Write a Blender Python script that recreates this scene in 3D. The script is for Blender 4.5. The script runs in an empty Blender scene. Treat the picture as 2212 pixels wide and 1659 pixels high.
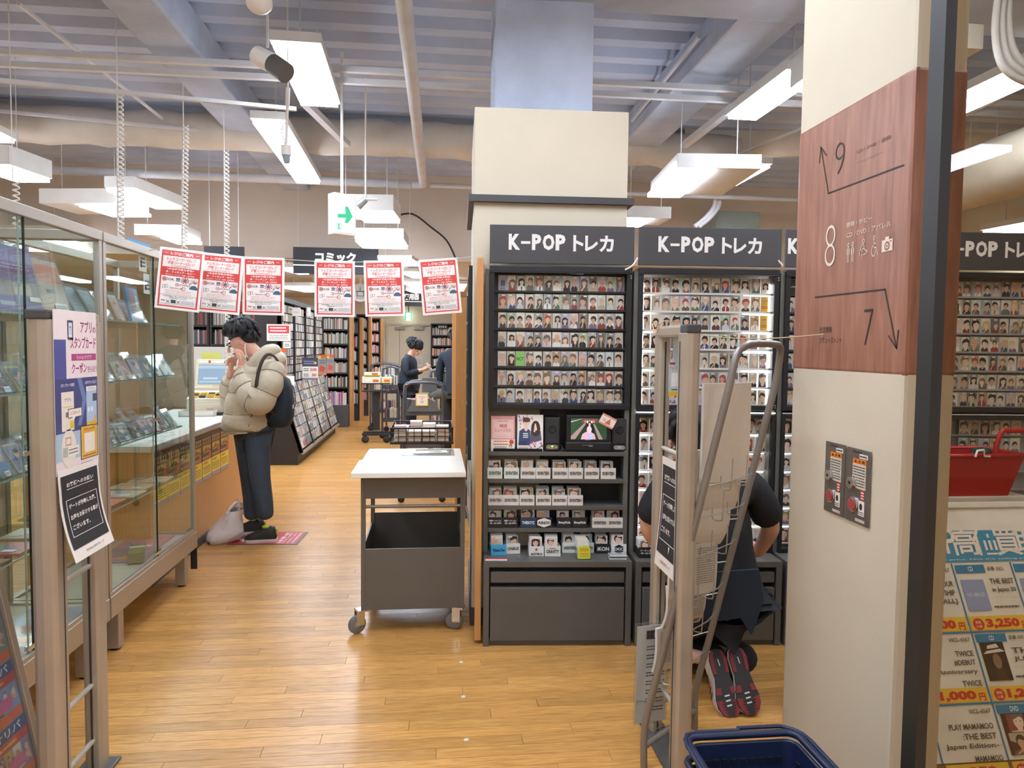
import bpy, bmesh, random
from math import sin, cos, tan, pi, radians, atan2, sqrt, hypot
from mathutils import Vector as V, Matrix as Mx
rnd = random.Random(7)
sc = bpy.context.scene
col = sc.collection
# ------------------------------------------------------------------ camera, world, exposure
F = 1530.0; IW, IH = 2212, 1659; EYE = 1.55
YAW, PITCH, ROLL = radians(6.2), radians(-3.0), radians(0.6)
FW = V((sin(YAW)*cos(PITCH), cos(YAW)*cos(PITCH), sin(PITCH)))
_r0 = V((cos(YAW), -sin(YAW), 0)); _u0 = _r0.cross(FW)
RT = _r0*cos(ROLL) + _u0*sin(ROLL); UP = -_r0*sin(ROLL) + _u0*cos(ROLL)
CAM = V((0, 0, EYE))
cd = bpy.data.cameras.new('camera'); cam = bpy.data.objects.new('camera', cd); col.objects.link(cam)
cd.sensor_width = 36; cd.lens = 36*F/IW; cd.clip_start = 0.05; cd.clip_end = 100
cam.matrix_world = Mx(((RT.x, UP.x, -FW.x, 0), (RT.y, UP.y, -FW.y, 0), (RT.z, UP.z, -FW.z, EYE), (0, 0, 0, 1)))
sc.camera = cam
world = bpy.data.worlds.new('world'); sc.world = world; world.use_nodes = True
world.node_tree.nodes['Background'].inputs[0].default_value = (0.75, 0.82, 1, 1)
world.node_tree.nodes['Background'].inputs[1].default_value = 0.25
sc.view_settings.view_transform = 'Standard'; sc.view_settings.look = 'None'
sc.view_settings.gamma = 1; sc.view_settings.use_curve_mapping = False
sc.view_settings.exposure = 0.78
sc.cycles.use_denoising = True
sc.cycles.max_bounces = 7; sc.cycles.diffuse_bounces = 4; sc.cycles.glossy_bounces = 3; sc.cycles.adaptive_threshold = .02
sc.cycles.transparent_max_bounces = 24; sc.cycles.transmission_bounces = 6
sc.cycles.sample_clamp_indirect = 4.0
LAMP = 18.0        # radiance of the fluorescent panels
LED = 6.0

def ray(x, y): return FW + RT*((x-IW/2)/F) + UP*(-(y-IH/2)/F)
def atY(x, y, Y): d = ray(x, y); return CAM + d*(Y/d.y)
def atX(x, y, X): d = ray(x, y); return CAM + d*(X/d.x)
def atZ(x, y, z=0.0): d = ray(x, y); return CAM + d*((z-EYE)/d.z)
def onpl(x, y, p, n): d = ray(x, y); return CAM + d*((p-CAM).dot(n)/d.dot(n))

# ------------------------------------------------------------------ materials
def lin(c):
    if isinstance(c, str):
        c = c.lstrip('#'); c = c if len(c) == 6 else ''.join(k*2 for k in c); c = tuple(int(c[i:i+2], 16)/255 for i in (0, 2, 4))
    return tuple((v/12.92 if v <= .04045 else ((v+.055)/1.055)**2.4) for v in c[:3])
MATS = {}
def _new(name):
    m = bpy.data.materials.new(name); m.use_nodes = True
    nt = m.node_tree; b = nt.nodes['Principled BSDF']
    return m, nt, b
def mat(name, c, rough=.5, metal=0., var=.08, scale=6., bump=0., bscale=60., emit=0., coat=0., stretch=None, rvar=.08):
    if name in MATS: return MATS[name]
    m, nt, b = _new(name); c = lin(c)
    tc = nt.nodes.new('ShaderNodeTexCoord'); n = nt.nodes.new('ShaderNodeTexNoise'); n.inputs['Scale'].default_value = scale
    n.inputs['Detail'].default_value = 4
    src = tc.outputs['Object']
    if stretch:
        mp = nt.nodes.new('ShaderNodeMapping'); mp.inputs['Scale'].default_value = stretch
        nt.links.new(src, mp.inputs['Vector']); src = mp.outputs['Vector']
    nt.links.new(src, n.inputs['Vector'])
    r = nt.nodes.new('ShaderNodeValToRGB')
    r.color_ramp.elements[0].position = .3; r.color_ramp.elements[1].position = .7
    r.color_ramp.elements[0].color = tuple(max(0, v*(1-var)) for v in c)+(1,)
    r.color_ramp.elements[1].color = tuple(min(1, v*(1+var)) for v in c)+(1,)
    nt.links.new(n.outputs['Fac'], r.inputs['Fac']); nt.links.new(r.outputs['Color'], b.inputs['Base Color'])
    mr = nt.nodes.new('ShaderNodeMapRange'); mr.inputs['To Min'].default_value = max(0, rough-rvar); mr.inputs['To Max'].default_value = min(1, rough+rvar)
    nt.links.new(n.outputs['Fac'], mr.inputs['Value']); nt.links.new(mr.outputs['Result'], b.inputs['Roughness'])
    b.inputs['Metallic'].default_value = metal
    b.inputs['Coat Weight'].default_value = coat
    if bump:
        n2 = nt.nodes.new('ShaderNodeTexNoise'); n2.inputs['Scale'].default_value = bscale; n2.inputs['Detail'].default_value = 5
        nt.links.new(src, n2.inputs['Vector'])
        bp = nt.nodes.new('ShaderNodeBump'); bp.inputs['Strength'].default_value = bump; bp.inputs['Distance'].default_value = .01
        nt.links.new(n2.outputs['Fac'], bp.inputs['Height']); nt.links.new(bp.outputs['Normal'], b.inputs['Normal'])
    if emit:
        b.inputs['Emission Color'].default_value = c+(1,); b.inputs['Emission Strength'].default_value = emit
    MATS[name] = m; return m
def pmat(name, rough=.5, coat=0., var=.05, emit=0.):
    # printed / painted surfaces: flat colours come from the mesh colour attribute
    if name in MATS: return MATS[name]
    m, nt, b = _new(name)
    a = nt.nodes.new('ShaderNodeAttribute'); a.attribute_name = 'Col'
    n = nt.nodes.new('ShaderNodeTexNoise'); n.inputs['Scale'].default_value = 40
    tc = nt.nodes.new('ShaderNodeTexCoord'); nt.links.new(tc.outputs['Object'], n.inputs['Vector'])
    mr = nt.nodes.new('ShaderNodeMapRange'); mr.inputs['To Min'].default_value = 1-var; mr.inputs['To Max'].default_value = 1+var
    nt.links.new(n.outputs['Fac'], mr.inputs['Value'])
    mx = nt.nodes.new('ShaderNodeVectorMath'); mx.operation = 'SCALE'
    nt.links.new(a.outputs['Color'], mx.inputs[0]); nt.links.new(mr.outputs['Result'], mx.inputs['Scale'])
    nt.links.new(mx.outputs['Vector'], b.inputs['Base Color'])
    b.inputs['Roughness'].default_value = rough; b.inputs['Coat Weight'].default_value = coat; b.inputs['Coat Roughness'].default_value = .08
    if emit:
        nt.links.new(a.outputs['Color'], b.inputs['Emission Color']); b.inputs['Emission Strength'].default_value = emit
    MATS[name] = m; return m
def gmat(name, tint, ior=1.45, rough=0.0, haze=0.0):
    # thin clear sheet: fresnel mix of see-through and mirror
    if name in MATS: return MATS[name]
    m = bpy.data.materials.new(name); m.use_nodes = True; nt = m.node_tree; nt.nodes.clear()
    o = nt.nodes.new('ShaderNodeOutputMaterial'); t = nt.nodes.new('ShaderNodeBsdfTransparent'); g = nt.nodes.new('ShaderNodeBsdfGlossy')
    lw = nt.nodes.new('ShaderNodeLayerWeight'); mx = nt.nodes.new('ShaderNodeMixShader')
    pw = nt.nodes.new('ShaderNodeMath'); pw.operation = 'POWER'; pw.inputs[1].default_value = 5; nt.links.new(lw.outputs['Facing'], pw.inputs[0])
    f = nt.nodes.new('ShaderNodeMapRange'); r0 = ((ior-1)/(ior+1))**2; f.inputs['To Min'].default_value = r0; f.inputs['To Max'].default_value = 1.; nt.links.new(pw.outputs[0], f.inputs['Value'])
    n = nt.nodes.new('ShaderNodeTexNoise'); n.inputs['Scale'].default_value = 3
    r = nt.nodes.new('ShaderNodeValToRGB'); tl = lin(tint)
    r.color_ramp.elements[0].color = tuple(v*.97 for v in tl)+(1,); r.color_ramp.elements[1].color = tl+(1,)
    nt.links.new(n.outputs['Fac'], r.inputs['Fac']); nt.links.new(r.outputs['Color'], t.inputs['Color'])
    g.inputs['Roughness'].default_value = rough
    nt.links.new(f.outputs['Result'], mx.inputs['Fac']); nt.links.new(t.outputs[0], mx.inputs[1]); nt.links.new(g.outputs[0], mx.inputs[2])
    last = mx.outputs[0]
    if haze:
        d = nt.nodes.new('ShaderNodeBsdfDiffuse'); d.inputs['Color'].default_value = (.8, .82, .84, 1)
        m2 = nt.nodes.new('ShaderNodeMixShader'); m2.inputs['Fac'].default_value = haze
        nt.links.new(last, m2.inputs[1]); nt.links.new(d.outputs[0], m2.inputs[2]); last = m2.outputs[0]
    nt.links.new(last, o.inputs['Surface']); MATS[name] = m; return m
def emat(name, c, s):
    if name in MATS: return MATS[name]
    m = bpy.data.materials.new(name); m.use_nodes = True; nt = m.node_tree; nt.nodes.clear()
    o = nt.nodes.new('ShaderNodeOutputMaterial'); e = nt.nodes.new('ShaderNodeEmission')
    e.inputs['Color'].default_value = lin(c)+(1,); e.inputs['Strength'].default_value = s
    nt.links.new(e.outputs[0], o.inputs['Surface']); MATS[name] = m; return m

PAPER = pmat('printed_paper', .55); GLOSSP = pmat('glossy_print', .35, coat=.25); BOOKM = pmat('book_covers', .45)
PLAST = pmat('coloured_plastic', .35); SCREEN = pmat('lit_screen', .3, emit=.3)
ALU = mat('brushed_aluminium', '#b9b1a4', .38, .75, .05, 30, stretch=(60, 60, 1))
CHROME = mat('chrome', '#d8d8d8', .14, 1., .03)
STEELP = mat('champagne_metal_post', '#b6aa98', .4, .45, .05, 8)
GREYM = mat('dark_grey_metal', '#5b5853', .45, .1, .06, 8)
BLACKM = mat('black_metal', '#1e1e20', .42, .1, .1, 8)
CHAR = mat('charcoal_sheet', '#403f40', .5, 0, .05, 5)
WHITEM = mat('white_paint', '#e9e6df', .45, 0, .03)
CREAM = mat('cream_wall', '#cabfa8', .7, 0, .03, 3, bump=.05, bscale=120)
ORANGEW = mat('orange_wood', '#c08a50', .45, 0, .12, 5, stretch=(20, 20, 1))
RUBBER = mat('dark_rubber', '#2b2a29', .7, 0, .1)
GLASS = gmat('cabinet_glass', '#eef7f3', 1.75)
CLEAR = gmat('clear_plastic', '#f4f6f6', 1.35, .05, .04)
TUBE = emat('fluorescent_panel', '#e6efff', LAMP)
SKIN = mat('skin', '#d8a58c', .55, 0, .06, 20)

# ------------------------------------------------------------------ text
_TC = {}
def text_geo(s, bold=.0):
    k = (s, bold)
    if k in _TC: return _TC[k]
    c = bpy.data.curves.new('lettering', 'FONT'); c.body = s; c.resolution_u = 12 if len(s) == 1 and s.isdigit() else (4 if s in ('K-POP', 'トレカ') else 2); c.offset = bold
    o = bpy.data.objects.new('lettering', c); col.objects.link(o)
    bpy.context.view_layer.update()
    dg = bpy.context.evaluated_depsgraph_get(); me = o.evaluated_get(dg).to_mesh()
    vs = [tuple(v.co[:2]) for v in me.vertices]; fs = [tuple(p.vertices) for p in me.polygons]
    o.evaluated_get(dg).to_mesh_clear(); bpy.data.objects.remove(o); bpy.data.curves.remove(c)
    x0 = min(v[0] for v in vs); x1 = max(v[0] for v in vs); y0 = min(v[1] for v in vs); y1 = max(v[1] for v in vs)
    w = max(1e-6, x1-x0); h = max(1e-6, y1-y0)
    r = ([((a-x0)/w, (b-y0)/h) for a, b in vs], fs, w/h); _TC[k] = r; return r

# ------------------------------------------------------------------ mesh builder
def frame(o, x, y):
    x = V(x).normalized(); y = V(y); y = (y - x*y.dot(x)).normalized(); z = x.cross(y); o = V(o)
    return Mx(((x.x, y.x, z.x, o.x), (x.y, y.y, z.y, o.y), (x.z, y.z, z.z, o.z), (0, 0, 0, 1)))
I4 = Mx.Identity(4)
def TR(x=0, y=0, z=0, rz=0, rx=0, ry=0): return Mx.Translation((x, y, z)) @ Mx.Rotation(rz, 4, 'Z') @ Mx.Rotation(ry, 4, 'Y') @ Mx.Rotation(rx, 4, 'X')
WHITE = (.8, .8, .78)
class MB:
    def __init__(s, M=None): s.v = []; s.f = []; s.c = []; s.mi = []; s.mats = []; s.M = M.copy() if M else I4; s.m = 0; s.usecol = False; s.smf = []; s.sm = False
    def mat(s, m):
        if m not in s.mats: s.mats.append(m)
        s.m = s.mats.index(m); return s
    def add(s, vs, fs, c=None):
        b = len(s.v); s.v += [s.M @ V(p) for p in vs]
        if c is not None:
            s.usecol = True
            c = lin(c) if isinstance(c, str) else c
        for f in fs:
            s.f.append([b+i for i in f]); s.c.append(c); s.mi.append(s.m); s.smf.append(s.sm)
        return s
    def box(s, x0, y0, z0, x1, y1, z1, c=None):
        if x0 > x1: x0, x1 = x1, x0
        if y0 > y1: y0, y1 = y1, y0
        if z0 > z1: z0, z1 = z1, z0
        return s.add([(x0, y0, z0), (x1, y0, z0), (x1, y1, z0), (x0, y1, z0), (x0, y0, z1), (x1, y0, z1), (x1, y1, z1), (x0, y1, z1)],
                     [(0, 3, 2, 1), (4, 5, 6, 7), (0, 1, 5, 4), (1, 2, 6, 5), (2, 3, 7, 6), (3, 0, 4, 7)], c)
    def cbox(s, cx, cy, cz, sx, sy, sz, c=None): return s.box(cx-sx/2, cy-sy/2, cz-sz/2, cx+sx/2, cy+sy/2, cz+sz/2, c)
    def bar(s, p, q, w, h, c=None, up=(0, 0, 1)):
        p = V(p); q = V(q); L = (q-p).length; d = (q-p)/L; up = V(up)
        if abs(d.dot(up)) > .98: up = V((0, 1, 0))
        M0 = s.M; s.M = M0 @ frame(p, d, up.cross(d)); s.box(0, -w/2, -h/2, L, w/2, h/2, c); s.M = M0; return s
    def cyl(s, p, q, r, n=10, r2=None, c=None, caps=True):
        p = V(p); q = V(q); d = (q-p).normalized(); r2 = r if r2 is None else r2
        a = V((0, 0, 1)) if abs(d.z) < .9 else V((1, 0, 0)); a = (a - d*a.dot(d)).normalized(); b = d.cross(a)
        vs = [p+(a*cos(2*pi*i/n)+b*sin(2*pi*i/n))*r for i in range(n)]+[q+(a*cos(2*pi*i/n)+b*sin(2*pi*i/n))*r2 for i in range(n)]
        o = s.sm; s.sm = True; s.add(vs, [(i, (i+1) % n, n+(i+1) % n, n+i) for i in range(n)], c); s.sm = o
        if caps: s.add(vs[:n], [tuple(range(n))[::-1]], c); s.add(vs[n:], [tuple(range(n))], c)
        return s
    def tube(s, pts, r, n=8, c=None, caps=True, closed=False, ell=None):
        # smooth pipe along points; r may be a list
        pts = [V(p) for p in pts]; m = len(pts); rs = r if isinstance(r, (list, tuple)) else [r]*m
        vs = []; pa = None
        for i in range(m):
            t = (pts[(i+1) % m]-pts[i-1]) if closed else (pts[min(i+1, m-1)]-pts[max(i-1, 0)])
            t = t.normalized() if t.length > 1e-9 else V((0, 0, 1))
            if pa is None: a = V((0, 0, 1)) if abs(t.z) < .9 else V((0, 1, 0))
            else: a = pa
            a = a - t*a.dot(t); a = a.normalized() if a.length > 1e-6 else V((1, 0, 0)); b = t.cross(a); pa = a
            ea, eb = ell[i] if ell else (1, 1)
            vs += [pts[i]+(a*cos(2*pi*k/n)*ea+b*sin(2*pi*k/n)*eb)*rs[i] for k in range(n)]
        fs = []
        for i in range(m if closed else m-1):
            j = (i+1) % m
            fs += [(i*n+k, i*n+(k+1) % n, j*n+(k+1) % n, j*n+k) for k in range(n)]
        o = s.sm; s.sm = True; s.add(vs, fs, c); s.sm = o
        if caps and not closed: s.add(vs[:n], [tuple(range(n))[::-1]], c); s.add(vs[-n:], [tuple(range(n))], c)
        return s
    def lathe(s, prof, n=16, c=None):  # prof: (r,z)
        vs = [(r*cos(2*pi*k/n), r*sin(2*pi*k/n), z) for r, z in prof for k in range(n)]
        fs = [(i*n+k, i*n+(k+1) % n, (i+1)*n+(k+1) % n, (i+1)*n+k) for i in range(len(prof)-1) for k in range(n)]
        o = s.sm; s.sm = True; s.add(vs, fs, c); s.sm = o; return s
    def ell(s, cx, cy, cz, rx, ry, rz, nu=14, nv=9, c=None):
        vs = []; fs = []
        for j in range(1, nv):
            t = pi*j/nv
            vs += [(cx+rx*sin(t)*cos(2*pi*k/nu), cy+ry*sin(t)*sin(2*pi*k/nu), cz+rz*cos(t)) for k in range(nu)]
        vs += [(cx, cy, cz+rz), (cx, cy, cz-rz)]; T = len(vs)-2; B = T+1
        for k in range(nu):
            fs.append((T, k, (k+1) % nu)); fs.append((B, (nv-2)*nu+(k+1) % nu, (nv-2)*nu+k))
            fs += [(j*nu+k, (j+1)*nu+k, (j+1)*nu+(k+1) % nu, j*nu+(k+1) % nu) for j in range(nv-2)]
        o = s.sm; s.sm = True; s.add(vs, fs, c); s.sm = o; return s
    def quad(s, a, b, c_, d, c=None): return s.add([a, b, c_, d], [(0, 1, 2, 3)], c)
    def poly(s, pts, z=0., c=None): return s.add([(p[0], p[1], z) for p in pts], [tuple(range(len(pts)))], c)
    def prism(s, pts, z0, z1, c=None):
        n = len(pts)
        vs = [(p[0], p[1], z0) for p in pts]+[(p[0], p[1], z1) for p in pts]
        return s.add(vs, [tuple(range(n))[::-1], tuple(range(n, 2*n))]+[(i, (i+1) % n, n+(i+1) % n, n+i) for i in range(n)], c)
    # ---- flat print in the local XY plane
    def rect(s, x, y, w, h, c, z=0.): return s.poly([(x, y), (x+w, y), (x+w, y+h), (x, y+h)], z, c)
    def rframe(s, x, y, w, h, t, c, z=0.):
        s.rect(x, y, w, t, c, z); s.rect(x, y+h-t, w, t, c, z); s.rect(x, y+t, t, h-2*t, c, z); return s.rect(x+w-t, y+t, t, h-2*t, c, z)
    def disc(s, x, y, rx, ry, c, z=0., n=12, a0=0, a1=2*pi):
        k = n if abs(a1-a0-2*pi) < 1e-6 else n+1
        return s.poly([(x+rx*cos(a0+(a1-a0)*i/n), y+ry*sin(a0+(a1-a0)*i/n)) for i in range(k)], z, c)
    def ring(s, x, y, r0, r1, c, z=0., n=16, a0=0, a1=2*pi):
        vs = []
        for i in range(n+1):
            t = a0+(a1-a0)*i/n; vs += [(x+r0*cos(t), y+r0*sin(t), z), (x+r1*cos(t), y+r1*sin(t), z)]
        return s.add(vs, [(2*i, 2*i+1, 2*i+3, 2*i+2) for i in range(n)], c)
    def stroke(s, pts, w, c, z=0.):
        for i in range(len(pts)-1):
            a = V(pts[i]); b = V(pts[i+1]); d = (b-a)
            if d.length < 1e-9: continue
            d = d.normalized(); n = V((-d.y, d.x))*w/2; e = d*w/2
            s.poly([(a-e-n), (b+e-n), (b+e+n), (a-e+n)], z, c)
        return s
    def text(s, t, x, y, w, h, c, z=0., bold=.02, keep=False):
        vs, fs, asp = text_geo(t, bold)
        if keep:
            ww = min(w, h*asp); x += (w-ww)/2; w = ww
        return s.add([(x+a*w, y+b*h, z) for a, b in vs], fs, c)
    def lines(s, x, y, w, h, n, c, z=0., seed=0):   # rows of small print too small to read
        r = random.Random(seed+n)
        for i in range(n):
            yy = y+h-(i+.75)*h/n; xx = x
            while xx < x+w*.96:
                ww = min(r.uniform(.02, .09)*max(w, .02)*2, x+w-xx)
                s.rect(xx, yy, ww*.85, h/n*.45, c, z); xx += ww
        return s
    def mesh(s, name, bevel=0., smooth=None):
        me = bpy.data.meshes.new(name); me.from_pydata([tuple(p) for p in s.v], [], s.f)
        for m in s.mats: me.materials.append(m)
        if len(s.mats) > 1: me.polygons.foreach_set('material_index', s.mi)
        sm = s.smf if smooth is None else [smooth]*len(s.f)
        me.polygons.foreach_set('use_smooth', sm)
        if s.usecol:
            a = me.color_attributes.new('Col', 'FLOAT_COLOR', 'CORNER'); buf = []
            for f, c in zip(s.f, s.c):
                c = c or WHITE; buf += [c[0], c[1], c[2], 1.]*len(f)
            a.data.foreach_set('color', buf)
        if bevel:
            bm = bmesh.new(); bm.from_mesh(me); bmesh.ops.remove_doubles(bm, verts=bm.verts, dist=1e-5)
            es = [e for e in bm.edges if len(e.link_faces) == 2 and e.calc_face_angle(0) > .5]
            bmesh.ops.bevel(bm, geom=es, offset=bevel, segments=2, affect='EDGES', profile=.6, clamp_overlap=True)
            bm.to_mesh(me); bm.free()
        me.update(); return me
    def obj(s, name, parent=None, M=None, label=None, cat=None, group=None, kind=None, bevel=0., smooth=None):
        return mkobj(name, s.mesh(name, bevel, smooth), parent, M, label, cat, group, kind)
WMD = {}
def mkobj(name, me, parent=None, M=None, label=None, cat=None, group=None, kind=None):
    o = bpy.data.objects.new(name, me); col.objects.link(o)
    if M == 'L': M = WMD[parent]
    M = M or I4
    if parent is not None:
        o.parent = parent; o.matrix_basis = WMD[parent].inverted() @ M
    else: o.matrix_basis = M
    WMD[o] = M
    if label: o['label'] = label
    if cat: o['category'] = cat
    if group: o['group'] = group
    if kind: o['kind'] = kind
    return o
def thing(name, label, cat, M=None, group=None, kind=None):
    return mkobj(name, None, None, M if isinstance(M, Mx) else (Mx.Translation(M) if M is not None else I4), label, cat, group, kind)
def struct(name, mb, parent=None, bevel=0.): return mb.obj(name, parent, kind=None if parent else 'structure', bevel=bevel)
KIDS = lambda r: [c for c in WMD if c.parent == r]
def dup(root, M, label, group=None):
    r = root.copy(); col.objects.link(r); r.matrix_basis = M; WMD[r] = M; r['label'] = label
    if group: r['group'] = group
    for ch in list(root.children):
        c = ch.copy(); col.objects.link(c); c.parent = r; WMD[c] = M @ c.matrix_basis
        for g in ch.children:
            d = g.copy(); col.objects.link(d); d.parent = c; WMD[d] = WMD[c] @ d.matrix_basis
    return r
def crom(pts, k=4):
    pts = [V(p) for p in pts]; out = []
    for i in range(len(pts)-1):
        a = pts[max(i-1, 0)]; b = pts[i]; c = pts[i+1]; d = pts[min(i+2, len(pts)-1)]
        for j in range(k):
            t = j/k; out.append(.5*((2*b)+(c-a)*t+(2*a-5*b+4*c-d)*t*t+(3*b-a-3*c+d)*t**3))
    return out+[pts[-1]]
def nth(n): return ['first', 'second', 'third', 'fourth', 'fifth', 'sixth', 'seventh', 'eighth', 'ninth', 'tenth', 'eleventh', 'twelfth', 'thirteenth', 'fourteenth', 'fifteenth', 'sixteenth'][n]
# ------------------------------------------------------------------ fluorescent fixtures (light first)
CEILM = mat('sprayed_ceiling_haze', '#acb5c6', .9, 0, .12, 3, bump=.25, bscale=25)  # blue cast of the lens glare is put into this grey
DECKM = mat('painted_deck_haze', '#b3bfd6', .85, 0, .1, 2)  # bluer than the grey deck: glare haze put into the colour
DUCTM = mat('wrapped_duct', '#cfc9bf', .75, 0, .1, 3, bump=.3, bscale=9)
PIPEM = mat('white_wrapped_pipe', '#c9c8ca', .7, 0, .06, 6, bump=.25, bscale=30)
RAILM = mat('painted_rail', '#d2d3d6', .6, 0, .05)
GREYBOX = mat('light_fixture_white', '#dcdad4', .5, 0, .04)
def trough(corners, z, label, h=.05):
    # open twin-tube batten: corners near-left, near-right, far-right, far-left in plan
    P = [V((c[0], c[1], 0)) for c in corners]; ctr = sum(P, V())/4
    a = ((P[2]+P[3])/2-(P[0]+P[1])/2); L = a.length; w = ((P[1]-P[0]).length+(P[2]-P[3]).length)/2
    M = frame((ctr.x, ctr.y, z), a, V((0, 0, 1)).cross(a))
    t = thing('ceiling_light', label, 'ceiling light', M, 'fluorescent ceiling lights')
    b = MB().mat(GREYBOX); b.box(-L/2-.02, -w/2-.012, .012, L/2+.02, w/2+.012, h)
    for s in (-1, 1): b.box(-L/2-.02, s*(w/2+.006)-.006, -.012, L/2+.02, s*(w/2+.006)+.006, .012); b.box(s*(L/2+.01)-.01, -w/2, -.012, s*(L/2+.01)+.01, w/2, .012)
    b.obj('housing', t, 'L')
    d = MB().mat(TUBE); [d.box(-L/2+.01, s*w*.25-w*.235, -.045, L/2-.01, s*w*.25+w*.235, .01) for s in (-1, 1)]; d.obj('diffuser', t, 'L')
    for s in (-1, 1):
        r = MB().mat(RAILM); r.cyl((s*L*.35, 0, h), (s*L*.35, 0, 3.9-z), .006, 6); r.obj('hanger_rod', t, 'L')
    return t
def pendant(fl, fr, far_y, z, label, lit=(0., .5), h=.115, top=3.9):
    # wide white box hung on rods, lit panel on part of its underside; fl, fr: front lower corners (x, y)
    a = V((fr[0]-fl[0], fr[1]-fl[1], 0)); w = a.length; L = far_y-(fl[1]+fr[1])/2
    M = frame((fl[0], fl[1], z), a, V((0, 0, 1)).cross(a))
    t = thing('pendant_light', label, 'ceiling light', M, 'white box pendant lights')
    b = MB().mat(GREYBOX); b.box(0, 0, .004, w, L, h); b.obj('housing', t, 'L', bevel=.004)
    d = MB().mat(TUBE); d.box(w*lit[0]+.01, .02, -.03, w*lit[1]-.01, L-.02, .004); d.obj('diffuser', t, 'L')
    for x in (.15*w, .85*w):
        r = MB().mat(RAILM); r.cyl((x, L*.3, h), (x, L*.3, top-z), .004, 6); r.obj('hanger_rod', t, 'L')
    return t
def zc(px, z): return [atZ(x, y, z) for x, y in px]
trough(zc([(588, 86), (690, 90), (730, 218), (652, 218)], 3.42), 3.42, 'long twin-tube ceiling light nearest the camera, hung above the red notices')
trough(zc([(548, 254), (610, 256), (692, 388), (640, 388)], 3.36), 3.36, 'twin-tube ceiling light behind the white track spotlight')
trough(zc([(1700, 150), (1772, 150), (1636, 248), (1568, 246)], 3.42), 3.42, 'long twin-tube ceiling light left of the cream pillar')
q = zc([(1712, 186), (1790, 186)], 3.2)
trough([q[0]-V((0, 0, 0)), q[1], q[1]-V((0, 1.2, 0)), q[0]-V((0, 1.2, 0))], 3.2, 'lower twin-tube ceiling light cut off by the cream pillar', .16)
def pz(l, r, yfar, z, label, lit, **k):
    a, b = zc([l, r], z); f = atZ((l[0]+r[0])/2, yfar, z); return pendant(a, b, f.y, z, label, lit, **k)
pz((1463, 363), (1645, 366), 424, 2.95, 'large white box light with a lit left half, over the middle card rack', (-.06, .42))
pz((1354, 470), (1450, 473), 487, 2.95, 'white box light just right of the square column', (0, .55), h=.13)
pz((-60, 356), (20, 356), 385, 2.95, 'white box light cut off by the left picture edge', (0, 1.), h=.16)
pz((84, 440), (250, 440), 462, 3.0, 'white box light with a lit right half above the glass showcase', (.5, 1.05), h=.16)
pz((225, 406), (290, 406), 444, 3.05, 'narrow lit ceiling light behind the coiled cables', (0, 1))
pz((290, 508), (398, 510), 522, 2.8, 'white box light just above the leftmost red notice', (.5, 1.05), h=.13)
pz((720, 454), (850, 456), 476, 2.95, 'white box light behind the green arrow exit sign', (.35, 1.0), h=.17)
pz((765, 515), (872, 517), 532, 2.75, 'white box light below and right of the green arrow exit sign', (0, 1.0), h=.12)
pz((-30, 508), (120, 510), 524, 2.85, 'white box light seen through the top of the glass showcase', (0, 1.), h=.13)
pz((610, 618), (672, 618), 627, 2.45, 'small far ceiling light left of the black comic sign', (0, 1.), h=.06, top=2.72)
for (x0, x1, y, yf, z, l) in ((815, 890, 560, 570, 2.62, 'far ceiling light behind the fifth red notice, topmost of four'), (868, 902, 587, 597, 2.62, 'far ceiling light behind the fifth red notice, second of four from the top'),
                        (868, 908, 609, 616, 2.6, 'far ceiling light behind the fifth red notice, third of four from the top'), (876, 908, 624, 630, 2.55, 'far ceiling light behind the fifth red notice, lowest of four'),
                        (604, 632, 578, 588, 2.6, 'small far ceiling light right of the third red notice')):
    pz((x0, y), (x1, y), yf, z, l, (0, 1.), h=.05, top=3.9 if y < 570 else 2.72)
# right-hand side, seen through the glass
pz((2070, 384), (2150, 380), 350, 3.1, 'lit ceiling light seen through the glass, right of the pillar', (0, 1))
trough(zc([(2250, 470), (2300, 480), (2190, 497), (2120, 497)], 3.0), 3.0, 'track light tube above the rightmost card rack sign')
# unseen near lamps added to light gates and cards, plus the shop's deeper lamps
for i, (x, y) in enumerate(((-2.4, 1.6), (2.6, 1.3), (.1, .4),  (3.9, 4.6), (3.2, 7.5), (-3.8, 3.4), (-4, 6.5), (.4, 13.2), (-.6, 16), (-3.6, 12.5), (-3.6, 15.5), (2.2, 13), (-.9, 10.9), (.35, 2.55), (2.3, 2.6), (-.75, 2.5))):
    z = 3.42 if y < 9.9 else 2.66
    trough([(x-.14, y-.6), (x+.14, y-.6), (x+.14, y+.6), (x-.14, y+.6)], z, 'twin-tube ceiling light %s the shop' % ('over the left showcase in', 'over the entrance right of', 'right above the entrance of', 'over the card racks at the right of', 'behind the card racks at the right of', 'over the left side counter of', 'over the register area of', 'in the far low ceiling, aisle centre, of', 'nearest the back door of', 'over the left bookcases of', 'over the far left bookcases of', 'over the far right of', 'just past the brown bulkhead of', 'before the leftmost card rack in', 'before the card rack by the glass in', 'over the trolley aisle in')[i])
    # (only the deeper ones continue the shop's lamp rows)

for i, (x, y) in enumerate(((-3.2, -1.4), (-1.1, -1.4), (1.1, -1.4), (3.2, -1.4), (-3.2, -3.2), (-1.1, -3.2), (1.1, -3.2), (3.2, -3.2))):  # unseen corridor lamps added to brighten surfaces facing the camera
    trough([(x-.1, y-.6), (x+.1, y-.6), (x+.1, y+.6), (x-.1, y+.6)], 2.75, 'narrow corridor ceiling light %s in the %s row before the entrance' % (nth(i % 4), ('near', 'far')[i//4]))
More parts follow.
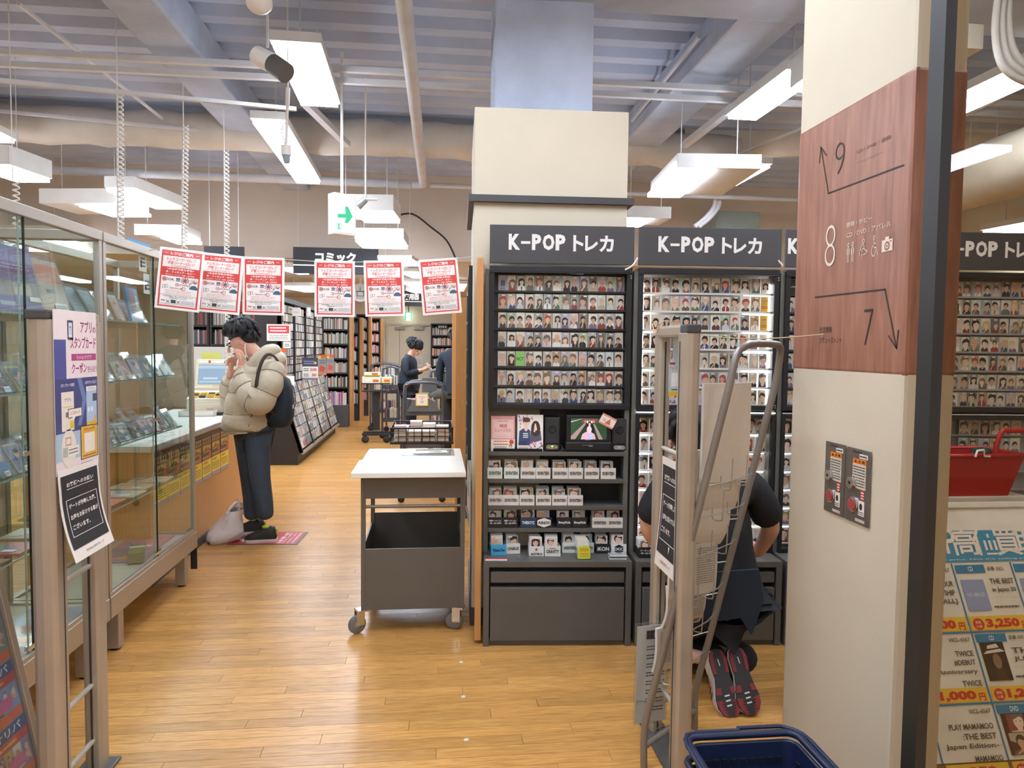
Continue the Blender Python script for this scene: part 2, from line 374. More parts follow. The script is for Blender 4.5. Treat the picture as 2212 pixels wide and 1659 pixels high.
# ------------------------------------------------------------------ floor
def wood_mat(name, cols, stretch, rough, gs=9.):
    m, nt, b = _new(name); tc = nt.nodes.new('ShaderNodeTexCoord'); oi = nt.nodes.new('ShaderNodeObjectInfo'); ge = nt.nodes.new('ShaderNodeNewGeometry')
    ad = nt.nodes.new('ShaderNodeMath'); ad.operation = 'ADD'; fr = nt.nodes.new('ShaderNodeMath'); fr.operation = 'FRACT'
    nt.links.new(oi.outputs['Random'], ad.inputs[0]); nt.links.new(ge.outputs['Random Per Island'], ad.inputs[1]); nt.links.new(ad.outputs[0], fr.inputs[0])
    mp = nt.nodes.new('ShaderNodeMapping'); mp.inputs['Scale'].default_value = stretch
    sc3 = nt.nodes.new('ShaderNodeVectorMath'); sc3.operation = 'SCALE'; sc3.inputs[0].default_value = (7, 11, 5); nt.links.new(fr.outputs[0], sc3.inputs['Scale'])
    nt.links.new(sc3.outputs['Vector'], mp.inputs['Location']); nt.links.new(tc.outputs['Object'], mp.inputs['Vector'])
    n = nt.nodes.new('ShaderNodeTexNoise'); n.inputs['Scale'].default_value = gs; n.inputs['Detail'].default_value = 6; n.inputs['Distortion'].default_value = .6
    nt.links.new(mp.outputs['Vector'], n.inputs['Vector'])
    r = nt.nodes.new('ShaderNodeValToRGB'); r.color_ramp.elements[0].position = .28; r.color_ramp.elements[1].position = .72
    r.color_ramp.elements[0].color = lin(cols[0])+(1,); r.color_ramp.elements[1].color = lin(cols[1])+(1,)
    nt.links.new(n.outputs['Fac'], r.inputs['Fac'])
    r2 = nt.nodes.new('ShaderNodeMapRange'); r2.inputs['To Min'].default_value = .8; r2.inputs['To Max'].default_value = 1.1
    nt.links.new(fr.outputs[0], r2.inputs['Value'])
    mx = nt.nodes.new('ShaderNodeVectorMath'); mx.operation = 'SCALE'; nt.links.new(r.outputs['Color'], mx.inputs[0]); nt.links.new(r2.outputs['Result'], mx.inputs['Scale'])
    nt.links.new(mx.outputs['Vector'], b.inputs['Base Color'])
    b.inputs['Roughness'].default_value = rough; MATS[name] = m; return m
FLOORW = wood_mat('oak_plank_floor', ('#ae7838', '#dca75f'), (1.0, 16, 16), .3)
RED_WOOD = wood_mat('red_brown_veneer', ('#8d5c47', '#b37e65'), (9, 9, .9), .4, 5.)
b = MB().mat(mat('floor_screed', '#8a5f30', .6)); b.box(-7, -5, -.12, 7, 19, -.008); FL = struct('floor', b)
PL, PW = 1.0, .07
me = MB().mat(FLOORW); me.box(.0008, .0008, -.008, PL-.0008, PW-.0008, 0); pm = me.mesh('plank', .0006)
rest = MB().mat(FLOORW); npl = 0
NR = int(11.2/PW)+1
for j in range(NR):
    y = 1.9+j*PW; off = (j*.37 + (j % 3)*.29) % PL
    for i in range(-6, 8):
        x = i*PL-off
        near = (y < 6.2 and x < 1.5 and x+PL > -1.75) or (6.2 <= y < 10.6 and x < .3 and x+PL > -1.75)
        if near and npl < 298:
            mkobj('plank', pm, FL, Mx.Translation((x, y, 0))); npl += 1
        elif -7 < x < 7: rest.box(x+.0008, y+.0008, -.008, x+PL-.0008, y+PW-.0008, 0)
for j in range(100):
    y = 1.9+NR*PW+j*PW
    if y < 18.2: rest.box(-7, y+.0008, -.008, 7, y+PW-.0008, 0)
rest.box(-7, -5, -.008, 7, 1.899, 0)
rest.obj('plank', FL, kind='stuff')
for i, (x, y) in enumerate(((996, 1430), (1001, 1505), (1007, 1598))):
    p = atZ(x, y); t = MB(Mx.Translation(p)).mat(mat('floor_pin_white', '#d8d4cb', .5)); t.lathe([(.0, 0), (.011, 0), (.01, .002), (.0, .0028)], 14)
    t.obj('floor_pin', label='small round white floor pin, %s of the three in front of the trolley' % ('farthest', 'middle', 'nearest')[i], cat='floor pin', group='white floor pins')

# ------------------------------------------------------------------ room shell
WALLM = mat('cream_painted_wall', '#d8ccb4', .75, 0, .03, 2)
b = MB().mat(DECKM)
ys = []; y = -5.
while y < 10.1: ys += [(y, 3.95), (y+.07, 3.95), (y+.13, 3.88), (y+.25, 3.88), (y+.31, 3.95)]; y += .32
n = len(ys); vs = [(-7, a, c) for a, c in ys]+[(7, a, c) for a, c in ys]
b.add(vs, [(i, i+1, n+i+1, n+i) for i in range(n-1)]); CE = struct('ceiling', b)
b = MB().mat(WALLM); b.box(-7, 10, 2.72, 7, 18.6, 2.82); b.obj('lower_ceiling', CE)
def wl(name, x0, y0, z0, x1, y1, z1, m): b = MB().mat(m); b.box(x0, y0, z0, x1, y1, z1); return struct(name, b)
wl('wall_back', -7, 18.1, 0, 7, 18.3, 2.85, mat('cream_back_wall', '#e2d8c0', .75, 0, .03, 2))
wl('wall_left', -7.2, -5, 0, -7, 18.3, 3.95, WALLM); wl('wall_right', 7, -5, 0, 7.2, 18.3, 3.95, WALLM)
wl('wall_near', -7, -5.2, 0, 7, -5, 3.95, WALLM)
wl('wall_bulkhead', -7, 9.9, 2.72, 7, 10.0, 3.97, mat('bulkhead_brown', '#d2c6b8', .8, 0, .05, 1.5))
# beams under the deck
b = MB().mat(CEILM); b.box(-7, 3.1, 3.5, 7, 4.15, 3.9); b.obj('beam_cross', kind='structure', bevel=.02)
p = atZ(214, 0, 3.62); q = atZ(335, 0, 3.62)
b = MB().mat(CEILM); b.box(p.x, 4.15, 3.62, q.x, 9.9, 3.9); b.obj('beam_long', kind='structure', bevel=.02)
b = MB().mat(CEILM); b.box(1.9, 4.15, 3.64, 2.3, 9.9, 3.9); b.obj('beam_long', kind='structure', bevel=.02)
# square column behind the racks
p0 = atY(1025, 300, 3.87); p1 = atY(1358, 300, 3.84)
CM = frame((p0.x, p0.y, 0), (cos(radians(-2)), sin(radians(-2)), 0), (sin(radians(2)), cos(radians(2)), 0)); CW = p1.x-p0.x
ztop = atY(1190, 238, 3.87).z
b = MB(CM).mat(CREAM); b.box(0, 0, 0, CW, .9, ztop); COL = struct('column', b, bevel=.006)
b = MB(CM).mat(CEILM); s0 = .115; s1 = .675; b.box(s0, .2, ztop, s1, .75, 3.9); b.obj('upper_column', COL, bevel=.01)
zb = atY(1190, 432, 3.84).z
b = MB(CM).mat(CHAR); b.box(-.03, -.03, zb-.018, CW+.03, 0, zb+.018); b.box(-.03, 0, zb-.018, 0, .93, zb+.018); b.box(CW, 0, zb-.018, CW+.03, .93, zb+.018); b.obj('bumper_rail', COL, bevel=.003)
b = MB(CM).mat(CHAR); b.box(-.006, -.006, 0, CW+.006, .906, .1); b.obj('baseboard', COL)
# black framed board on the left face of the column, and small white box above it
t = thing('wall_board', 'tall black framed board on the left face of the square column', 'board', CM @ TR(0, .3, .9))
b = MB(CM).mat(BLACKM)
for (y0, y1, z0, z1) in ((.28, .3, .9, 2.0), (.78, .8, .9, 2.0), (.28, .8, .88, .9), (.28, .8, 2., 2.02)): b.box(-.022, y0, z0, 0, y1, z1)
b.obj('frame', t)
b = MB(CM).mat(mat('board_face', '#cfc8b8', .4)); b.box(-.012, .3, .9, -.002, .78, 2.0); b.obj('board_panel', t)
# ceiling services: everything is a thing
def pipe(name, label, pts, r, m, cat='pipe', n=12, **k):
    b = MB().mat(m); b.tube(pts, r, n); return b.obj(name, label=label, cat=cat, **k)
a = atZ(868, -40, 3.4); z_ = atZ(914, 398, 3.4)
pts = [a+(z_-a)*t+V((0, 0, .004*sin(t*40))) for t in [i/30 for i in range(31)]]
pts += [z_+V((-.02, .08, .015)), z_+V((-.12, .12, .02))]
pipe('insulated_pipe', 'white lagged pipe running away from the camera under the ceiling, left of the column', pts, .047, PIPEM)
e = pts[-1]
pipe('insulated_pipe', 'white pipe crossing the ceiling from the lagged pipe to the left wall', [e+V((-.02, 0, 0)), V((-3.5, e.y, e.z+.02)), V((-6.9, e.y, e.z+.02))], .05, PIPEM)
pipe('insulated_pipe', 'thin white pipe crossing the ceiling behind the square column', [V((e.x+.2, e.y, e.z)), V((3, e.y+.1, e.z)), V((6.9, e.y+.1, e.z))], .028, PIPEM)
pts = []; rr = []
for i in range(41):
    x = -4.35+i*.14*1.35; pts.append(V((x, 7.45, 3.66+.01*sin(i*1.7)))); rr.append(.18+.008*sin(i*2.3)-.012*(i % 7 == 0))
pipe('air_duct', 'thick cloth-wrapped round duct crossing the ceiling behind the lights', pts, rr, DUCTM, 'duct', 18)
pipe('air_duct', 'dark-ended duct elbow at the left end of the wrapped duct', [V((-4.2, 7.45, 3.66)), V((-4.45, 7.4, 3.66)), V((-4.62, 7.2, 3.62)), V((-4.7, 6.9, 3.6)), V((-4.7, 5.5, 3.6))], .2, DUCTM, 'duct', 18)
for (Y, z, y0, l) in ((5.35, 0, 158, 'upper painted strut rail running across the ceiling behind the near lights'), (5.47, 0, 183, 'lower painted strut rail running across the ceiling behind the near lights')):
    zz = atY(900, y0, Y).z
    b = MB().mat(RAILM); b.box(-6.9, Y-.02, zz-.02, 6.9, Y+.02, zz+.02); b.obj('strut_rail', label=l, cat='rail')
for (p_, q_, l) in (((-20, 172), (640, 236), 'lighting track ending at the white spotlight'), ((-20, 238), (745, 312), 'thin conduit crossing below the lighting track')):
    z1 = 3.2 if 'track' in l[:14] else 3.62
    A = atZ(*p_, z1); B = atZ(*q_, z1)
    b = MB().mat(RAILM); b.bar(A, B, .03, .025); b.obj('lighting_track' if 'track' in l[:14] else 'conduit', label=l, cat='rail')
for (p_, q_, z1, l) in (((40, 8), (350, 256), 3.7, 'slanting painted conduit at the far left of the ceiling'), ((1478, 314), (1780, 78), 3.5, 'light grey trunking running beside the right-hand ceiling lights'),
                   ((1510, 80), (1365, 262), 3.75, 'slanting painted conduit right of the column'), ((655, 218), (750, 312), 3.5, 'grey trunking beyond the nearest ceiling light'),
                   ((2080, 245), (2230, 165), 3.5, 'grey trunking seen through the glass at upper right'), ((1500, 372), (1768, 262), 3.6, 'thin painted conduit above the middle rack sign')):
    A = atZ(*p_, z1); B = atZ(*q_, z1); w = .06 if 'trunking' in l else .022
    b = MB().mat(RAILM); b.bar(A, B, w, w*.9); b.obj('trunking' if 'trunking' in l else 'conduit', label=l, cat='rail')
for (x, y, Y, l) in ((1600, 300, 7.6, 'round duct hanging behind the right-hand ceiling lights'), ):
    A = atY(1580, 300, Y); pipe('air_duct', l, [A+V((-.6, 0, -.05)), A, A+V((2, -.3, .1)), A+V((4.5, -.3, .1))], .22, DUCTM, 'duct', 18)
A = atY(2212, 340, 5.2); pipe('air_duct', 'large wrapped duct seen through the glass at the right picture edge', [A+V((.1, 1.6, 0)), A+V((.1, .6, 0)), A+V((.1, -.8, 0))], .26, DUCTM, 'duct', 20)
pts = crom([atY(2160, -30, 3.4), atY(2150, 60, 3.4), atY(2160, 130, 3.4), atY(2190, 165, 3.4), atY(2250, 190, 3.4)], 6)
for i in range(3): pipe('cable_bundle', 'pale cable loop hanging from the ceiling behind the glass, %s of three' % ('outer', 'middle', 'inner')[i], [p+V((.035*i, 0, .03*i)) for p in pts], .018, PIPEM, 'cable', 8)
b = MB().mat(WHITEM); A = atY(2092, 50, 3.6); B = atY(2124, 106, 3.6); b.box(A.x, 3.6, B.z, B.x, 3.9, A.z); b.obj('ceiling_speaker', label='white square-fronted box high up beyond the pillar', cat='box', bevel=.004)
# pipes behind racks near the bulkhead
pts = crom([atY(1540, 400, 8.6), atY(1545, 440, 8.6), atY(1525, 470, 8.6), atY(1500, 490, 8.6)], 5)
for i in range(2): pipe('cable_bundle', 'pale cable bundle dropping behind the middle rack sign, %s strand' % ('left', 'right')[i], [p+V((.05*i, 0, 0)) for p in pts], .03, PIPEM, 'cable', 8)
A = atY(1548, 455, 9.0); B = atY(1640, 500, 9.0)
b = MB().mat(mat('pale_green_unit', '#8f9c94', .6)); b.box(A.x, 9, B.z-.1, B.x, 9.5, A.z); b.obj('air_unit', label='pale green air unit behind the middle rack sign', cat='air unit', bevel=.01)
pts = crom([atY(850, 468, 9.8), atY(890, 462, 9.8), atY(930, 490, 9.8), atY(965, 520, 9.8), atY(985, 560, 9.8)], 5)
pipe('cable', 'dark cable drooping across the brown bulkhead left of the column', pts, .012, RUBBER, 'cable', 6)

# ------------------------------------------------------------------ foreground cream pillar with wood sign band
PX = 1.297; PY0 = atX(1966, 500, PX).y; PY1 = 2.46
b = MB().mat(CREAM); PW_ = atY(2066, 750, PY0).x-PX; b.box(PX, PY0, 0, PX+PW_, PY1, 3.6); PIL = struct('pillar', b, bevel=.012)
zt = atX(1975, 144, PX).z; zb = atX(1955, 814, PX).z
b = MB().mat(RED_WOOD); b.box(PX-.002, PY0-.002, zb, PX+PW_+.002, PY1+.002, zt); b.obj('wood_band', PIL, bevel=.012)
FP = frame((PX-.0035, 0, 0), (0, -1, 0), (0, 0, 1))
def fu(x, y): p = atX(x, y, PX-.0035); return (-p.y, p.z)
def ptext(b, s, lb, rt, c, bold=.0):
    a = fu(*lb); d = fu(*rt); b.text(s, a[0], a[1], d[0]-a[0], d[1]-a[1], c, 0, bold)
DK = '#2a211f'; LT = '#d9cbb8'; FADE = '#6b4638'
b = MB(FP).mat(PAPER); ptext(b, '9', (1803, 379), (1825, 303), DK, -.028)
b.obj('numeral', PIL, label='dark numeral nine'); b = MB(FP).mat(PAPER)
ptext(b, 'CD / DVD / 書籍', (1850, 333), (1924, 290), FADE, .0); ptext(b, 'アミューズメント', (1850, 355), (1905, 326), FADE, .0); b.obj('lettering', PIL)
def arrow(pts, hd):
    b = MB(FP).mat(PAPER); q = [fu(*p) for p in pts]; b.stroke(q, .0045, DK)
    e = V(q[-1]); d = (e-V(q[-2])).normalized(); n = V((-d.y, d.x))
    for s in (-1, 1): b.stroke([tuple(e-d*.045+n*s*.022), tuple(e)], .0045, DK)
    return b
arrow([(1951, 356.5), (1789, 417.5), (1773, 318)], 0).obj('arrow', PIL); arrow([(1761, 642), (1911, 625), (1936, 752)], 0).obj('arrow', PIL)
b = MB(FP).mat(PAPER); ptext(b, '8', (1781, 577), (1806, 483), LT, -.024); b.obj('numeral', PIL, label='pale numeral eight')
b = MB(FP).mat(PAPER); ptext(b, '書籍 / ホビー', (1828, 492), (1884, 465), LT); ptext(b, 'CD / DVD / アパレル', (1828, 514), (1926, 476), LT); b.obj('lettering', PIL)
b = MB(FP).mat(PAPER); ptext(b, '7', (1864, 746), (1886, 667), DK, -.024); b.obj('numeral', PIL, label='dark numeral seven')
b = MB(FP).mat(PAPER); ptext(b, '生活雑貨', (1770, 719), (1797, 705), DK); ptext(b, 'アミューズメント', (1770, 741), (1818, 728), DK); b.obj('lettering', PIL)
# pictograms: two people, nursing, wheelchair, camera
def picto(fn, lb, rt, name):
    a = fu(*lb); d = fu(*rt); M = FP @ Mx.Translation((a[0], a[1], 0)) @ Mx.Diagonal((d[0]-a[0], d[1]-a[1], 1, 1))
    b = MB(M).mat(PAPER); fn(b); b.obj(name, PIL)
def pg_people(b):
    for x in (.25, .75):
        b.ring(x, .9, .07, .12, LT, 0, 12); w = .05
        b.stroke([(x-.14, .42), (x-.14, .74), (x+.14, .74), (x+.14, .42)], w, LT)
        b.stroke([(x-.07, .74), (x-.07, .02)], w, LT); b.stroke([(x+.07, .74), (x+.07, .02)], w, LT)
def pg_nurse(b):
    b.ring(.5, .87, .09, .13, LT); b.stroke([(.5, .74), (.3, .6), (.15, .3), (.1, .02)], .05, LT); b.stroke([(.5, .7), (.62, .48), (.4, .4), (.36, .2), (.34, .02)], .05, LT)
    b.stroke([(.5, .1), (.78, .1)], .05, LT); b.ring(.88, .22, .05, .09, LT); b.stroke([(.62, .42), (.8, .3)], .05, LT)
def pg_wheel(b):
    b.ring(.42, .9, .07, .11, LT); b.stroke([(.42, .78), (.42, .42), (.7, .42), (.9, .08)], .05, LT); b.stroke([(.42, .62), (.64, .62)], .05, LT); b.ring(.42, .28, .23, .28, LT, 0, 14, radians(90), radians(360))
def pg_cam(b):
    b.add([(0, .1, 0), (1, .1, 0), (1, .8, 0), (0, .8, 0)], [(0, 1, 2, 3)], LT); b.rect(.3, .8, .35, .17, LT)
    b.disc(.5, .42, .24, .27, '#8f5f4a', .0004, 16); b.disc(.5, .42, .14, .16, LT, .0008, 14); b.disc(.5, .42, .07, .08, '#8f5f4a', .0012, 10); b.rect(.76, .62, .14, .08, '#8f5f4a', .0004)
picto(pg_people, (1827, 568), (1847, 522), 'pictogram'); picto(pg_nurse, (1854, 556), (1876, 513), 'pictogram'); picto(pg_wheel, (1879, 556), (1899, 506), 'pictogram'); picto(pg_cam, (1904, 549), (1929, 507), 'pictogram')
# key switch plates
for i, (lt, rb, l) in enumerate((((1786, 952), (1823, 1118), 'left steel key-switch plate on the cream pillar'), ((1832, 964), (1877, 1141), 'right steel key-switch plate on the cream pillar'))):
    a = fu(*lt); d = fu(*rb); w = d[0]-a[0]; zt_ = (fu(lt[0], lt[1])[1]); zb_ = d[1]; h = zt_-zb_
    M = FP @ Mx.Translation((a[0], zb_, 0)); t = thing('key_switch_plate', l, 'switch plate', M, 'key-switch plates')
    b = MB().mat(mat('brushed_steel', '#8d8884', .38, .85, .06, 20)); b.box(0, 0, 0, w, h, .003); b.obj('plate', t, 'L', bevel=.001)
    b = MB().mat(PAPER); b.rect(w*.28, h*.47, w*.56, h*.33, '#c9bfae', .0034); b.rect(w*.28, h*.8, w*.56, h*.07, '#d9791e', .0034); b.text('▲ 注 意', w*.34, h*.815, w*.44, h*.04, '#2a1a10', .0038)
    b.lines(w*.31, h*.49, w*.5, h*.29, 8, '#5c5650', .0038); b.rect(w*.55, h*.88, w*.35, h*.06, '#e2ddd2', .0034); b.lines(w*.57, h*.885, w*.3, h*.05, 1, '#555', .0038)
    b.rect(w*.66, h*.33, w*.14, h*.13, '#c23a34', .0034); b.lines(w*.67, h*.34, w*.12, h*.11, 3, '#f3e0da', .0038); b.rect(w*.58, h*.12, w*.24, h*.2, '#ded8cc', .0034); b.disc(w*.68, h*.24, w*.06, w*.09, '#222', .0038); b.lines(w*.6, h*.13, w*.2, h*.05, 2, '#555', .0038)
    b.rect(w*.45, h*.03, w*.4, h*.04, '#b7aea2', .0034); b.rect(w*.25, h*.94, w*.4, h*.03, '#403c38', .0034); b.obj('caution_label', t, 'L')
    b = MB().mat(CHROME); b.cyl((w*.32, h*.53, .003), (w*.32, h*.53, .016), w*.15, 14); b.mat(BLACKM); b.box(w*.3, h*.51, .016, w*.34, h*.55, .0175); b.obj('key_cylinder', t, 'L')
    b = MB().mat(CHROME); b.cyl((w*.36, h*.24, .003), (w*.36, h*.24, .008), w*.2, 16); b.mat(mat('red_lens', '#9c4444', .25)); b.cyl((w*.36, h*.24, .008), (w*.36, h*.24, .011), w*.155, 16); b.obj('red_button', t, 'L')
# glass screen with a black edge in front of the pillar
gx0 = atY(2001, 750, 1.5).x; gx1 = atY(2024, 750, 1.5).x
b = MB().mat(mat('black_anodised', '#232220', .5)); b.box(gx0, 1.48, 0, gx1, 1.53, 3.4); W1 = struct('window_1', b)
b = MB().mat(gmat('screen_glass', '#e9e4da', 1.4)); b.box(gx1, 1.502, .02, 2.6, 1.508, 3.4); b.obj('pane', W1)
# ------------------------------------------------------------------ card racks
RO = atZ(1043, 1397); RT_ = radians(-4.3)
RU = V((cos(RT_), sin(RT_), 0)); RV = V((-sin(RT_), cos(RT_), 0))
RM = Mx(((RU.x, RV.x, 0, RO.x), (RU.y, RV.y, 0, RO.y), (0, 0, 1, 0), (0, 0, 0, 1)))
def rp(x, y, d): q = onpl(x, y, RO+RV*d, RV); return ((q-RO).dot(RU), q.z)
def rl(s, d, z): return RM @ Mx.Translation((s, d, z))
RF = Mx(((1, 0, 0, 0), (0, 0, -1, 0), (0, 1, 0, 0), (0, 0, 0, 1)))   # print plane: x along the rack, y up, facing the shop
UNITW = .789; WU = .768
NAMES = ['leftmost', 'second', 'third', 'fourth']
LEDM = emat('led_strip', '#ffffff', LED)
BACKW = mat('white_backing', '#e4dfdc', .5, 0, .02); BACKD = mat('dark_backing', '#39383a', .5, 0, .05); BACKG = mat('grey_backing', '#a09ca0', .5, 0, .03)
def shut(b, x0, x1, z0, z1, y0, y1, t):   # rectangular ring
    b.box(x0, y0, z0, x0+t, y1, z1); b.box(x1-t, y0, z0, x1, y1, z1); b.box(x0+t, y0, z0, x1-t, y1, z0+t); b.box(x0+t, y0, z1-t, x1-t, y1, z1)
ROWZ = [(1.846, 1.931), (1.749, 1.834), (1.648, 1.734), (1.547, 1.632), (1.444, 1.529), (1.342, 1.425), (1.248, 1.329)]
ROWL = [(1.176-i*.1005-.083, 1.176-i*.1005) for i in range(7)]
TXT = [.117, .909, 1.604, 2.448, 3.3]
def rack(k):
    s = k*UNITW + (.02 if k > 2 else 0)
    lab = ['dark grey card rack with a media shelf and card boxes under its glass case', 'card rack with a bright lit case, behind the leaflet stand', 'card rack partly hidden behind the cream pillar', 'card rack seen through the glass right of the pillar', 'card rack at the far right beyond the glass'][k]
    t = thing('card_rack', lab, 'display rack', rl(s, 0, 0), 'card racks in a row')
    b = MB().mat(GREYM); h = .447
    b.box(0, 0, 0, .03, .32, h-.03); b.box(WU-.03, 0, 0, WU, .32, h-.03); b.box(0, 0, h-.03, WU, .32, h); b.box(.03, .02, 0, WU-.03, .3, .025); b.box(.03, .3, .025, WU-.03, .32, h-.03)
    b.obj('base_cabinet', t, 'L', bevel=.002)
    b = MB().mat(mat('recess_black', '#161617', .6)); b.box(.03, .05, .025, WU-.03, .06, h-.03); b.obj('recess', t, 'L')
    b = MB().mat(GREYM); b.box(.037, .008, .333, WU-.037, .045, .39); b.obj('drawer', t, 'L', bevel=.003)
    b = MB().mat(GREYM); b.box(.036, .002, .028, WU-.036, .045, .308); b.obj('cabinet_door', t, 'L', bevel=.004)
    for x in (-.004, WU-.021):
        b = MB().mat(mat('grey_upright', '#66665f', .5, .1)); b.box(x, .17, h, x+.025, .34, 1.96); b.obj('upright', t, 'L', bevel=.002)
    b = MB().mat(BLACKM); b.box(.0, .3, h, WU, .325, 1.97); b.obj('back_panel', t, 'L')
    b = MB().mat(CHAR); b.box(.018, .165, 1.99, .782, .185, 2.19); sg = b.obj('sign_board', t, 'L', bevel=.0015)
    b = MB(TR(TXT[k]-s, .1635, 2.058) @ RF).mat(PAPER); w = .555
    for ch, a0, a1, bo in (('K', 0, .109, .05), ('P', .22, .308, .05), ('O', .322, .434, .045), ('P', .445, .539, .05)): b.text(ch, w*a0, .002, w*(a1-a0), .083, '#dcd8d2', 0, bo)
    b.rect(w*.117, .034, w*.088, .0135, '#dcd8d2')
    for ch, a0, a1, y0, y1 in (('ト', .612, .712, -.002, .083), ('レ', .725, .85, .0, .081), ('カ', .862, 1., -.003, .083)): b.text(ch, w*a0, y0, w*(a1-a0), y1-y0, '#dcd8d2', 0, .034)
    b.obj('lettering', sg, 'L' if False else RM @ TR(s, 0, 0))
    b = MB().mat(BLACKM); shut(b, .018, .772, 1.222, 1.975, .155, .3, .026); b.box(.018, .15, 1.945, .772, .165, 1.975); b.box(.018, .15, 1.94, .772, .16, 1.944)
    b.obj('case_frame', t, 'L', bevel=.002)
    for z in (1.25, 1.93):
        b = MB().mat(CHROME); b.cyl((.765, .149, z), (.765, .156, z), .004, 8); b.cyl((.765, .149, z-.012), (.765, .156, z-.012), .004, 8); b.obj('hinge_pin', t, 'L')
    bm = [BACKD, BACKW, BACKD, BACKG, BACKD][k]
    b = MB().mat(bm); b.box(.044, .24, 1.248, .746, .25, 1.95); b.obj('case_back', t, 'L')
    rails = ROWZ
    for i, (z0, z1) in enumerate(rails):
        b = MB().mat(bm if k else mat('dark_card_rail', '#2d2b2d', .4)); b.box(.044, .2, z0-.006, .746, .24, z0-.001); b.box(.044, .197, z0-.006, .746, .2, z0+.004); b.obj('card_rail', t, 'L')
    b = MB().mat(gmat('case_glass', '#f6f8f6', 1.4)); b.quad((.044, .168, 1.248), (.746, .168, 1.248), (.746, .168, 1.95), (.044, .168, 1.95)); b.obj('case_pane', t, 'L')
    if k == 1:
        for x in (.05, .735):
            b = MB().mat(LEDM); b.box(x, .2, 1.25, x+.006, .236, 1.9); b.obj('led_strip', t, 'L')
        for z0, z1 in rails[1:]:
            b = MB().mat(LEDM); b.box(.6, .205, z1+.004, .73, .212, z1+.0075); b.obj('led_strip', t, 'L')
    if k == 0:
        for z in (.994, .847, .703, .582):
            b = MB().mat(GREYM); b.box(.022, .15, z-.022, .747, .17, z); b.box(.022, .17, z-.008, .747, .3, z); b.obj('shelf', t, 'L', bevel=.002)
    else:
        b = MB().mat(BLACKM); shut(b, .018, .772, .452, 1.2, .155, .3, .02); b.obj('lower_case_frame', t, 'L', bevel=.002)
        b = MB().mat(LEDM if k == 1 else mat('bright_bar', '#cfcfcf', .3)); b.box(.02, .154, 1.206, .77, .16, 1.211); b.obj('led_strip' if k == 1 else 'light_bar', t, 'L')
        bm2 = BACKW if k == 1 else BACKG
        b = MB().mat(bm2); b.box(.038, .24, .472, .752, .25, 1.18); b.obj('case_back', t, 'L')
        for z0, z1 in ROWL:
            b = MB().mat(bm2); b.box(.038, .2, z0-.006, .752, .24, z0-.001); b.obj('card_rail', t, 'L')
            if k < 3: b = MB().mat(LEDM); b.box(.56 if k == 1 else .042, .205, z1+.006, .735 if k == 1 else .1, .212, z1+.009); b.obj('led_strip', t, 'L')
        if k in (1, 2):
            b = MB().mat(LEDM); b.box(.04, .2, .48, .045, .236, 1.17); b.obj('led_strip', t, 'L')
        b = MB().mat(gmat('case_glass', '#f6f8f6', 1.4)); b.quad((.038, .168, .472), (.752, .168, .472), (.752, .168, 1.18), (.038, .168, 1.18)); b.obj('case_pane', t, 'L')
    return t
for k in range(5): rack(k)
# white cords knotted at the sign corners
for (pts, l) in (([(1350, 583), (1362, 577), (1372, 566), (1377, 557)], 'left rack sign'), ([(1690, 575), (1687, 570), (1683, 566), (1681, 562)], 'middle rack sign')):
    q = []
    for x, y in pts: s, z = rp(x, y, .15); q.append(RM @ V((s, .146, z)))
    b = MB().mat(WHITEM); b.tube(crom(q, 4), .0045, 6); b.obj('cord', label='short white cord at the lower right corner of the %s' % l, cat='cord')

# ---- portrait cards
HAIRS = ['#2a2422', '#1f1c1c', '#3c2c25', '#55402f', '#8a6a48', '#cfae7a', '#2b2a30', '#a8483f', '#d8b8a8', '#6a6468', '#241f1e', '#30261f']
BGS = ['#cfc8bd', '#bdb4a6', '#e0d9cc', '#a9a29a', '#8f8a86', '#d8cbbb', '#c7d0d2', '#b9a894', '#6f6a66', '#dcd6d2', '#c9b7a6', '#9fb0b4', '#e6dfd2', '#b8926a', '#d9c2b4', '#aebfa0', '#b8b0c4', '#8c7c6c']
CLO = ['#2b2a2c', '#e4e0d8', '#3a3f4a', '#8c3a34', '#d6cdbd', '#6b5a48', '#1e1e22', '#b7a58c', '#5f7062', '#c8c6cc', '#7a6a86', '#4a4038', '#e8e4de', '#a04038', '#39507a']
SKN = ['#e2bda6', '#d8ad94', '#ecccb8', '#cfa188', '#e6c4b0']
